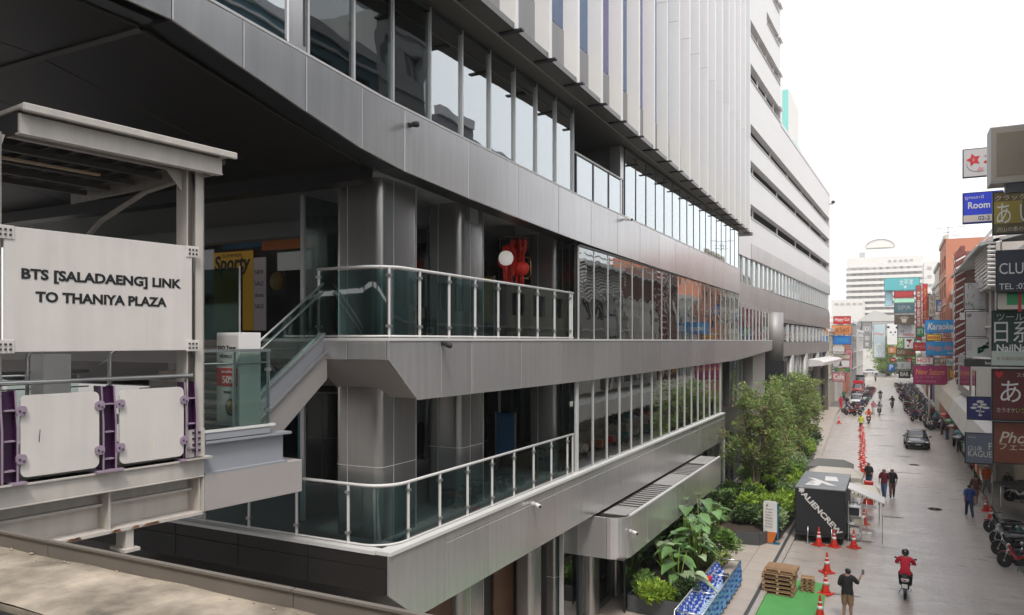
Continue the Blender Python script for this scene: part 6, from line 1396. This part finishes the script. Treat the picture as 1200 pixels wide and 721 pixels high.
STAND = dict(pelvis=(0, 0, .93), waist=(0, 0, 1.06), chest=(0, .0, 1.27), neckb=(0, -.01, 1.42), neck=(0, .0, 1.50), head=(0, .02, 1.60), shl=(-.17, -.01, 1.40), shr=(.17, -.01, 1.40), ell=(-.23, -.02, 1.12), elr=(.23, -.02, 1.12), wrl=(-.25, .05, .88), wrr=(.25, .05, .88),
    hpl=(-.085, 0, .89), hpr=(.085, 0, .89), knl=(-.10, .02, .49), knr=(.10, .02, .49), anl=(-.11, -.01, .09), anr=(.11, -.01, .09), toel=(-.13, .15, .03), toer=(.13, .15, .03))
WALK = dict(STAND, knl=(-.09, .16, .50), anl=(-.09, .24, .10), toel=(-.10, .39, .06), knr=(.09, -.05, .48), anr=(.09, -.30, .13), toer=(.10, -.17, .03), ell=(-.24, -.10, 1.14), wrl=(-.24, -.12, .90), elr=(.24, .02, 1.13), wrr=(.23, .20, .94))
WALK2 = dict(STAND, knr=(.09, .13, .50), anr=(.09, .18, .10), toer=(.10, .33, .05), knl=(-.09, -.04, .48), anl=(-.09, -.22, .12), toel=(-.10, -.08, .03), elr=(.24, -.08, 1.14), wrr=(.25, -.08, .90), ell=(-.24, .02, 1.13), wrl=(-.22, .17, .93))
PHONE = dict(STAND, elr=(.30, .13, 1.22), wrr=(.38, .34, 1.38), elb=0, ell=(-.24, .04, 1.13), wrl=(-.17, .22, 1.0), knl=(-.09, .06, .49), head=(.02, .03, 1.60), face=(.5, .86, 0))
RIDE = dict(STAND, pelvis=(0, -.32, .86), waist=(0, -.28, .99), chest=(0, -.20, 1.19), neckb=(0, -.17, 1.34), neck=(0, -.14, 1.42), head=(0, -.11, 1.52), shl=(-.18, -.17, 1.32), shr=(.18, -.17, 1.32), ell=(-.28, .04, 1.14), elr=(.28, .04, 1.14), wrl=(-.29, .26, 1.07), wrr=(.29, .26, 1.07),
    hpl=(-.09, -.29, .84), hpr=(.09, -.29, .84), knl=(-.17, .10, .73), knr=(.17, .10, .73), anl=(-.15, .05, .36), anr=(.15, .05, .36), toel=(-.16, .20, .31), toer=(.16, .20, .31), short=0)
BODY = {}
def person(label, loc, rz, pose='stand', top_c='black', bot_c='navy', short=1, shorts=0, sleeve='top', s=1.0, cap=None, helmet=None, group=None, vest=None):
    key = (pose, short, shorts)
    if key not in BODY:
        d = dict(dict(stand=STAND, walk=WALK, walk2=WALK2, phone=PHONE, ride=RIDE)[pose]); d['short'] = short
        me, reg, hd, fd = body_mesh(d); me.materials.append(SK); BODY[key] = (me, reg, hd, fd)
    me, reg, hd, fd = BODY[key]
    t = thing('person', label, 'person', loc, group, rz, world=False); t.scale = (s, s, s)
    def add(m_, nm_):
        o = bpy.data.objects.new(nm_, m_); COL.objects.link(o); o.parent = t; return o
    add(me, 'body')
    def cl(regs, off, nm_, m_):
        k = (key, nm_, m_.name)
        if k not in CACHE: CACHE[k] = region(me, [r in regs for r in reg], off, nm_, m_)
        return add(CACHE[k], nm_)
    cl(('top', 'hem'), .030, 'shirt', CLM[top_c]); cl(('bot', 'hem') if shorts else ('bot', 'hem', 'low'), .020 if pose != 'phone' else .028, 'shorts' if shorts else 'trousers', CLM[bot_c]); cl(('shoe',), .006, 'shoes', SHOE)
    if vest: cl(('top', 'hem'), .038, 'vest', CLM[vest])
    k = (key, 'hair')
    fz = Vector(fd)
    if helmet: 
        add(mesh_of(MB().ell(hd+Vector((0, -.01, .025)), (.125, .14, .135), 14, 10), 'helmet', helmet), 'helmet')
        add(mesh_of(MB().ell(hd+fz*.05+Vector((0, 0, .0)), (.10, .095, .06), 12, 8), 'visor', BLACK), 'visor')
    else:
        if k not in CACHE:
            sel = []
            for f, r in zip(me.polygons, reg):
                q = Vector(f.center)-hd; sel.append(r == 'head' and (q.z > .045 or q.dot(fz) < -.0) and q.z > -.07 and q.length < .2)
            CACHE[k] = region(me, sel, .016, 'hair', HAIR)
        add(CACHE[k], 'hair')
    if cap: add(mesh_of(MB().lathe([(.115, .0), (.112, .05), (.07, .105), (0, .115)], (hd.x, hd.y-.01, hd.z+.045), 14).ell(hd+fz*.13+Vector((0, 0, .05)), (.075, .075, .012), 10, 6), 'cap', cap), 'cap')
    sd_ = fz.cross(Vector((0, 0, 1)))
    for e in (-1, 1): add(mesh_of(MB().ell(hd+fz*.088+sd_*(e*.032)+Vector((0, 0, .012)), (.014, .008, .008), 8, 6), 'eye', BLACK), 'eye')
    return t
def P0(u, v): return G(u, v, .02)
pp = [((993, 727), 0.0, 'phone', 'black', 'tan', 1, 1, 'man in black shirt and tan shorts holding up a phone', {}),
 ((1136, 606.5), .15, 'walk', 'blue', 'navy', 1, 0, 'man in blue shirt and dark trousers walking on the right of the road', {}),
 ((1143.5, 592.5), .1, 'walk2', 'brown', 'tan', 1, 1, 'person in brown shirt and shorts walking past the man in blue', {}),
 ((1156, 579), 3.3, 'walk', 'orange', 'grey', 1, 0, 'worker in orange vest with white cap by the right kerb', dict(cap=WHITEP)),
 ((1181, 588), 2.6, 'stand', 'black', 'black', 1, 0, 'person in black trousers standing under the black tarpaulin', {}),
 ((1036, 584), 3.0, 'walk', 'maroon', 'denim', 1, 0, 'person in maroon top and jeans walking in mid road', {}),
 ((1045.5, 584), 3.2, 'walk2', 'black', 'brown', 1, 0, 'person in black top beside the one in maroon', {}),
 ((1018, 575), 2.7, 'stand', 'black', 'navy', 1, 0, 'person in black shirt standing at the stall behind the ramp', {}),
 ((1009, 506), 2.8, 'walk', 'grey', 'brown', 1, 1, 'marshal in yellow vest at the end of the cone line', dict(vest='hivis')),
 ((985.5, 480), 3.1, 'stand', 'red', 'red', 1, 0, 'person all in red near the left parked bikes', {}),
 ((992.5, 480), 3.0, 'stand', 'black', 'black', 1, 0, 'person in black beside the one all in red', {}),
 ((989, 471), 3.4, 'stand', 'green', 'black', 1, 0, 'person in green top behind the one all in red', {}),
 ((1010.5, 482), .2, 'stand', 'navy', 'black', 1, 0, 'person in navy near the white pickup', {}),
 ((1023.5, 486), 3.1, 'walk', 'pink', 'white', 1, 0, 'person in pink near the orange rider', {}),
 ((1026, 448), 3.1, 'walk', 'grey', 'black', 1, 0, 'distant walker in front of the white cars', {}),
 ((1075, 476), 1.4, 'stand', 'grey', 'navy', 1, 0, 'marshal in yellow vest among the right parked bikes', dict(vest='hivis')),
 ((1098, 500), 2.5, 'stand', 'teal', 'black', 1, 0, 'person in teal top by the right stalls', {}),
 ((1093, 494), 3.5, 'stand', 'maroon', 'black', 1, 0, 'person in maroon top by the right stalls', {}),
 ((1104, 510), 1.2, 'stand', 'grey', 'brown', 1, 0, 'person in grey top beside the right kerb', {}),
 ((1110, 516), 2.2, 'stand', 'black', 'denim', 1, 0, 'person in black top and jeans beside the right kerb', {}),
 ((1118, 524), 4.2, 'stand', 'white', 'black', 1, 0, 'person in white top at the vendor carts', {}),
 ((1124, 531), 3.6, 'stand', 'brown', 'black', 1, 0, 'person in brown top at the vendor carts', {}),
 ((981, 467), 3.1, 'walk2', 'white', 'navy', 1, 0, 'person in white top by the left shops', {}),
 ((1000, 486), 3.1, 'walk2', 'black', 'grey', 1, 0, 'person in black top left of the pickup', {}),
]
for (u, v), rz, pose, tc_, bc, sh_, so_, lab, kw in pp: person(lab, P0(u, v), rz, pose, tc_, bc, sh_, so_, **kw)
r0 = P0(993, 727); hand = r0+Vector((.45, .42, 1.45))
ph = thing('phone', 'dark phone held up by the man in tan shorts', 'phone', hand); obj('phone_body', MB().box(hand.x-.04, hand.x+.04, hand.y, hand.y+.012, hand.z-.02, hand.z+.15), BLACK, ph, .006); obj('screen', MB().box(hand.x-.035, hand.x+.035, hand.y-.003, hand.y-.001, hand.z-.01, hand.z+.14), WINMID, ph)
# ---------------- motorbikes ----------------
PAINTS = {n: mat('paint_'+n, c, .25, coat=.6, noise=(3, .03)) for n, c in dict(black=(.015, .015, .018), red=(.34, .02, .025), white=(.68, .68, .67), blue=(.03, .08, .30), grey=(.22, .23, .24), green=(.02, .18, .14), pink=(.38, .06, .12)).items()}
SEAT = mat('vinyl_seat', (.025, .025, .027), .6); CHR = mat('chrome', (.65, .65, .66), .15, .95); LENS = mat('lamp_lens', (.8, .8, .78), .1, spec=.8); TAIL = mat('tail_lamp', (.45, .01, .01), .2)
def bike(paint, label, loc, rz, group, lean=.0, tail=None):
    t = thing('motorbike', label, 'motorbike', loc, group, rz, world=False); t.rotation_euler = (0, lean, rz)
    key = 'bike'+paint
    if key not in CACHE:
        pm = PAINTS[paint]; L = []
        def part(nm_, mb, m_, sub=None, bev=0): L.append((nm_, mesh_of(mb, nm_, m_, bev), sub))
        for y in (.62, -.62):
            part('wheel', MB().lathe([(.21, -.035), (.25, -.045), (.29, -.025), (.29, .025), (.25, .045), (.21, .035)], (0, y, .29), 18, axis='x'), TYRE)
            part('rim', MB().lathe([(.2, -.02), (.215, 0), (.2, .02)], (0, y, .29), 16, axis='x').lathe([(0, -.04), (.05, -.04), (.05, .04), (0, .04)], (0, y, .29), 10, axis='x').box(-.012, .012, y-.2, y+.2, .28, .30).box(-.012, .012, y-.01, y+.01, .09, .49), CHR, len(L)-1)
        def loft(rows, n=10):
            mb = MB(); vs = []
            for (y, z, w, h) in rows:
                for k in range(n): a = 2*pi*k/n; vs.append((w*cos(a), y, z+h*sin(a)))
            N = len(rows); mb.add(vs, [(i*n+k, i*n+(k+1) % n, (i+1)*n+(k+1) % n, (i+1)*n+k) for i in range(N-1) for k in range(n)]+[tuple(range(n)), tuple(range((N-1)*n, N*n))], 0, True); return mb
        part('rear_body', loft([(-.95, .74, .05, .03), (-.8, .72, .11, .07), (-.5, .66, .14, .12), (-.15, .60, .13, .12), (.05, .50, .08, .10)]), pm)
        part('leg_shield', loft([(.05, .42, .09, .08), (.25, .52, .10, .10), (.38, .72, .14, .10), (.46, .88, .13, .07), (.50, .96, .06, .03)]), pm)
        part('front_fender', loft([(.36, .52, .03, .02), (.48, .62, .055, .03), (.64, .645, .06, .025), (.80, .58, .05, .02), (.9, .46, .02, .01)]), pm)
        part('seat', loft([(-.82, .80, .06, .02), (-.6, .82, .12, .045), (-.3, .79, .12, .05), (-.02, .74, .10, .05), (.08, .70, .04, .02)]), SEAT)
        part('engine', MB().box(-.1, .1, -.25, .12, .24, .45).lathe([(.09, -.13), (.1, -.12), (.1, .12), (.09, .13)], (0, -.12, .33), 12, axis='x'), DARKM, None, .02)
        part('exhaust', MB().tube([(.1, .05, .25), (.13, -.25, .24), (.15, -.5, .32), (.16, -.85, .42)], [.02, .025, .045, .05], 8), CHR)
        part('front_fork', MB().tube([(.07, .62, .29), (.06, .42, .85)], .022, 6).tube([(-.07, .62, .29), (-.06, .42, .85)], .022, 6), CHR)
        part('handlebar', MB().tube([(-.34, .26, 1.03), (-.2, .36, 1.0), (0, .42, .97), (.2, .36, 1.0), (.34, .26, 1.03)], .016, 6), DARKM)
        part('headlight', MB().ell((0, .50, .92), (.09, .06, .07), 12, 8), LENS)
        part('tail_light', MB().ell((0, -.95, .76), (.06, .03, .03), 10, 6), TAIL)
        part('number_plate', MB().box(-.09, .09, -.99, -.98, .5, .64), WHITEP)
        for sx in (-1, 1): part('mirror', MB().tube([(sx*.24, .33, 1.02), (sx*.30, .34, 1.18)], .008, 5).ell((sx*.32, .33, 1.21), (.055, .015, .035), 8, 6), DARKM)
        part('rear_mudguard', loft([(-.55, .60, .05, .02), (-.75, .58, .06, .02), (-.95, .42, .05, .015), (-.98, .32, .04, .01)]), DARKM)
        part('kick_stand', MB().tube([(-.1, 0, .25), (-.22, .02, .01)], .012, 5), DARKM)
        CACHE[key] = L
    os_ = []
    for nm_, me, sub in CACHE[key]:
        o = bpy.data.objects.new(nm_, me); COL.objects.link(o); o.parent = t if sub is None else os_[sub]; os_.append(o)
    return t
def farbike(paint, label, loc, rz, group, lean=0):
    key = 'fb'+paint
    if key not in CACHE:
        if 'bike'+paint not in CACHE: q = bike(paint, 'x', (0, 0, -50), 0, 'x'); [bpy.data.objects.remove(c) for c in list(q.children_recursive)]; bpy.data.objects.remove(q)
        bm = bmesh.new(); ms = []; 
        for nm_, me, sub in CACHE['bike'+paint]:
            m_ = me.materials[0]; 
            if m_ not in ms: ms.append(m_)
            n0 = len(bm.faces); bm.from_mesh(me); bm.faces.ensure_lookup_table()
            for f in bm.faces[n0:]: f.material_index = ms.index(m_)
        me = bpy.data.meshes.new('motorbike'); bm.to_mesh(me); bm.free(); [me.materials.append(m_) for m_ in ms]; CACHE[key] = me
    o = bpy.data.objects.new('motorbike', CACHE[key]); COL.objects.link(o); o.location = loc; o.rotation_euler = (0, lean, rz); tag(o, label, 'motorbike', group); return o
pk = ['black', 'red', 'white', 'black', 'grey', 'blue', 'black', 'green', 'red', 'black', 'pink']
k = 0
y = 88.5
while y < 168:                                                       # right row, parked nose to kerb
    far = y > 104; dx = .25*sin(k*1.7)
    dd = 'heading' if y < 93 else 'near front of' if y < 104 else 'early in' if y < 120 else 'halfway along' if y < 140 else 'ending'
    lab = f'{pk[k % 11]} motorbike between a {pk[(k-1) % 11]} and a {pk[(k+1) % 11]} one, {dd} the right row'
    (farbike if far else bike)(pk[k % 11], lab, (3.75-(y-88)*.018+dx, y, .02), -pi/2+.5+rnd.uniform(-.15, .15) if k % 3 else pi/2+.5, 'motorbikes parked along the right kerb', .12); y += .72 if not far else .85; k += 1
y = 90
for j in range(24):
    y = 97+j*3.1; farbike(pk[(j*5) % 11], f'{pk[(j*5) % 11]} motorbike in the outer right line next to a {pk[(j*5+5) % 11]} one, '+['near end', 'middle', 'far end'][j//8], (2.3-(y-88)*.022+.2*sin(j), y+.3, .02), -.9+rnd.uniform(-.2, .2), 'motorbikes parked along the right kerb', .1)
for j in range(34): farbike(pk[(j*3+1) % 11], f'{pk[(j*3+1) % 11]} motorbike by the left shops next to a {pk[(j*3+4) % 11]} one, '+['near end', 'early', 'middle', 'late', 'far end'][j//7], (-5.0+.02*j+.5*sin(j*2.1), 101+j*1.55, .02), pi/2-.5+rnd.uniform(-.2, .2), 'motorbikes parked along the left kerb', .1)
for i, (u, v, c, l, rz) in enumerate([(1174, 628, 'black', 'black and chrome motorbike at the head of the near right row', .9), (1181, 643, 'grey', 'grey motorbike second in the near right row', .8), (1189, 655, 'black', 'black motorbike third in the near right row', 1.15), (1196, 670, 'red', 'red motorbike nearest the viewer on the right', 1.0), (1204, 646, 'green', 'green motorbike behind the red one, cut by the picture edge', .9), (1212, 668, 'black', 'black motorbike at the very edge of the picture', 1.0)]):
    p = P0(u, v); bike(c, l, p, rz, 'motorbikes in the near right row', .12)
for i in range(5): p = (6.3+i*.5, 50.5+i*.75, .1); farbike(pk[i+2], f'{pk[i+2]} motorbike behind the black tarpaulin', p, 1.2, 'motorbikes behind the tarpaulin', .1)
def rider(u, v, rz, paint, tc_, bc, lab, blab, hm, s=1.0, lean=0):
    p = P0(u, v); bike(paint, blab, p, rz, 'ridden motorbikes'); person(lab, p, rz, 'ride', tc_, bc, 0, 0, helmet=hm, s=1.0)
WH = mat('helmet_white', (.65, .65, .63), .25, coat=.5); BH = mat('helmet_black', (.02, .02, .02), .25, coat=.5); RH = mat('helmet_red', (.5, .03, .03), .25, coat=.5)
rider(1061, 697, -.03, 'white', 'red', 'black', 'rider in a bright red jacket heading down the street', 'white tailed motorbike ridden away in the near road', BH)
rider(1018, 497, pi-.05, 'red', 'orange', 'black', 'rider in an orange vest coming up the street', 'red motorbike under the orange rider', RH)
rider(1030.5, 487, pi, 'black', 'grey', 'black', 'rider in grey, second from the cone line', 'black motorbike under the grey rider', BH)
rider(1045.5, 479, pi-.1, 'black', 'black', 'black', 'rider in black to the right of the others', 'dark motorbike under the rider in black', BH)
rider(1031.5, 470, pi, 'grey', 'black', 'black', 'rider in black furthest down the street', 'grey motorbike furthest down the street', WH)
# ---------------- cars ----------------
CG = mat('car_glass', (.02, .024, .028), .05, spec=.9, coat=.3)
def loftx(rows):                                                     # rows: (y, [(x,z)...half section]) -> mirrored loft
    mb = MB(); vs = []; n = 2*len(rows[0][1])
    for y, sec in rows:
        ring = [(x, y, z) for x, z in sec]+[(-x, y, z) for x, z in reversed(sec)]; vs += ring
    N = len(rows); mb.add(vs, [(i*n+k, i*n+(k+1) % n, (i+1)*n+(k+1) % n, (i+1)*n+k) for i in range(N-1) for k in range(n)]+[tuple(range(n)), tuple(range((N-1)*n, N*n))], 0, True); return mb
def sedan(label, loc, rz, paint, group=None):
    t = thing('parked_car' if group else 'car', label, 'car', loc, group, rz, world=False); pm = PAINTS[paint]
    def s(w, zt, zm=.62, zb=.22): return [(w*.86, zb), (w*.98, zb+.12), (w, zm), (w*.93, zt-.04), (w*.6, zt)]
    obj('body', loftx([(2.28, s(.62, .60, .45, .28)), (2.2, s(.78, .66, .5)), (1.9, s(.87, .76, .55)), (1.1, s(.90, .90)), (.75, s(.9, .95)), (-1.5, s(.9, .98)), (-1.95, s(.88, .98)), (-2.2, s(.82, .92)), (-2.28, s(.7, .8, .5, .3))]), pm, t)
    def g(w, zt): return [(w, .90), (w*.98, zt*.5+.5), (w*.88, zt-.02), (w*.5, zt)]
    obj('cabin_glass', loftx([(1.02, [(.80, .9), (.79, .92), (.7, .94), (.4, .95)]), (.35, g(.79, 1.34)), (.15, g(.78, 1.40)), (-.9, g(.77, 1.42)), (-1.3, g(.75, 1.34)), (-1.85, [(.72, .95), (.7, .98), (.6, 1.0), (.3, 1.01)])]), CG, t)
    obj('roof', loftx([(.28, [(.66, 1.345), (.64, 1.37), (.4, 1.39)]), (.1, [(.68, 1.385), (.66, 1.42), (.4, 1.435)]), (-.85, [(.68, 1.395), (.66, 1.43), (.4, 1.445)]), (-1.2, [(.62, 1.345), (.6, 1.37), (.4, 1.385)])]), pm, t)
    for sx in (-1, 1):
        obj('pillar', MB().tube([(sx*.78, 1.0, .95), (sx*.70, .3, 1.37)], .025, 6).tube([(sx*.77, -.3, .95), (sx*.70, -.32, 1.40)], .03, 6).tube([(sx*.72, -1.75, 1.0), (sx*.66, -1.2, 1.38)], .03, 6), pm, t)
        obj('headlight', MB().ell((sx*.66, 2.08, .64), (.17, .14, .075), 12, 8), LENS, t); obj('tail_light', MB().ell((sx*.68, -2.18, .76), (.16, .08, .08), 10, 6), TAIL, t)
        obj('mirror', MB().ell((sx*1.0, .72, .98), (.11, .06, .075), 10, 6).tube([(sx*.86, .7, .93), (sx*.95, .72, .96)], .02, 5), pm, t)
        obj('fog_lamp', MB().ell((sx*.62, 2.22, .36), (.08, .03, .04), 8, 6), LENS, t)
        obj('door_seam', MB().box(sx*.905-.004, sx*.905+.004, -.36, -.34, .3, .93).box(sx*.905-.004, sx*.905+.004, .78, .8, .3, .9), DARKM, t); obj('door_handle', MB().box(sx*.9-.02, sx*.9+.02, -.15, .05, .80, .83), CHR, t)
        for y in (1.42, -1.38): wheel(t, sx*.82, y, .32, .32, .2)
    obj('grille', MB().box(-.42, .42, 2.24, 2.285, .50, .60).box(-.55, .55, 2.24, 2.28, .28, .40), DARKM, t); obj('number_plate', MB().box(-.2, .2, 2.29, 2.30, .42, .49).box(-.2, .2, -2.3, -2.29, .55, .63), WHITEP, t)
    obj('wiper', MB().bar((-.4, .96, .985), (.1, .8, 1.06), .015, .015).bar((.05, .97, .985), (.5, .8, 1.06), .015, .015), BLACK, t)
    return t
p = P0(1074, 524); sedan('black saloon car driving towards the viewer, headlights pale', (p.x, p.y, .02), pi+.04, 'black')
for i, (u, v, rz, c) in enumerate([(1018, 439, 1.4, 'white'), (1034, 440.5, 1.55, 'white'), (1045, 438.5, 1.7, 'grey')]): p = P0(u, v); sedan(['white car crossing the far junction, left one', 'white car crossing the middle of the far junction', 'grey car crossing the far junction, right one'][i], (p.x, p.y, .02), rz, c, 'cars at the far junction')
def pickup(label, loc, rz, paint, cover, group):
    t = thing('pickup_truck', label, 'pickup truck', loc, group, rz, world=False); pm = PAINTS[paint]
    def s(w, zt, zm=.8, zb=.35): return [(w*.9, zb), (w*.98, zb+.12), (w, zm), (w*.95, zt-.05), (w*.6, zt)]
    obj('body', loftx([(2.5, s(.75, .9, .6)), (2.35, s(.85, 1.0)), (1.3, s(.88, 1.12)), (1.1, s(.88, 1.15)), (-2.5, s(.88, 1.15)), (-2.55, s(.8, 1.1))]), pm, t)
    obj('cabin_glass', loftx([(1.35, [(.8, 1.1), (.79, 1.12), (.5, 1.14)]), (.75, [(.78, 1.1), (.70, 1.68), (.5, 1.72)]), (-.2, [(.78, 1.1), (.70, 1.7), (.5, 1.74)]), (-.35, [(.78, 1.1), (.7, 1.66), (.5, 1.7)])]), CG, t)
    obj('roof', MB().box(-.7, .7, -.3, .7, 1.72, 1.77), pm, t, .02)
    if cover: obj('rear_canopy', MB().box(-.85, .85, -2.6, -.4, 2.0, 2.1).box(-.85, .85, -2.6, -.4, 1.16, 1.3).box(-.8, .8, -.5, -.42, 1.8, 2.32), cover, t, .03); obj('canopy_post', MB().box(-.82, -.76, -2.55, -2.49, 1.3, 2.0).box(.76, .82, -2.55, -2.49, 1.3, 2.0).box(-.82, -.76, -.6, -.54, 1.3, 2.0).box(.76, .82, -.6, -.54, 1.3, 2.0), STEEL, t)
    for sx in (-1, 1):
        obj('headlight', MB().ell((sx*.66, 2.42, .8), (.15, .08, .09), 10, 6), LENS, t); obj('mirror', MB().ell((sx*1.0, .9, 1.2), (.1, .05, .09), 8, 6), pm, t)
        for y in (1.6, -1.6): wheel(t, sx*.8, y, .36, .36, .22)
    obj('grille', MB().box(-.45, .45, 2.46, 2.52, .7, .88), DARKM, t); obj('bumper', MB().box(-.85, .85, 2.5, 2.58, .4, .58), DARKM, t, .02); obj('number_plate', MB().box(-.2, .2, 2.585, 2.6, .45, .54), WHITEP, t)
    return t
for i, (u, v, c, cv, l) in enumerate([(1004, 478, 'white', None, 'white pickup at the front of the queue on the left'), (1005, 463, 'red', CLM['red'], 'red songthaew pickup with canopy behind the white one'), (1007, 454, 'black', CLM['black'], 'black canopied pickup at the back of the queue')]): p = P0(u, v); pickup(l, (p.x, p.y+1.5, .02), pi, c, cv, 'pickups queued on the left')
r = bpy.data.objects; print('objects', len(r), 'tris', sum(len(o.data.polygons) for o in r if o.type == 'MESH'))

# ---------------- thin street haze: a closed box of even air; the sky is outside it ----------------
hm = bpy.data.materials.new('haze_air'); hm.use_nodes = True; n_ = hm.node_tree.nodes; n_.clear()
pv = n_.new('ShaderNodeVolumePrincipled'); pv.inputs['Density'].default_value = .0006; pv.inputs['Color'].default_value = (.95, .95, .95, 1); pv.inputs['Anisotropy'].default_value = .2
oo = n_.new('ShaderNodeOutputMaterial'); hm.node_tree.links.new(pv.outputs[0], oo.inputs['Volume'])
hz = obj('haze', MB().box(-420, 420, -160, 920, -1.5, 75), hm); hz['kind'] = 'stuff'; hz['label'] = 'thin pale haze filling the street air'
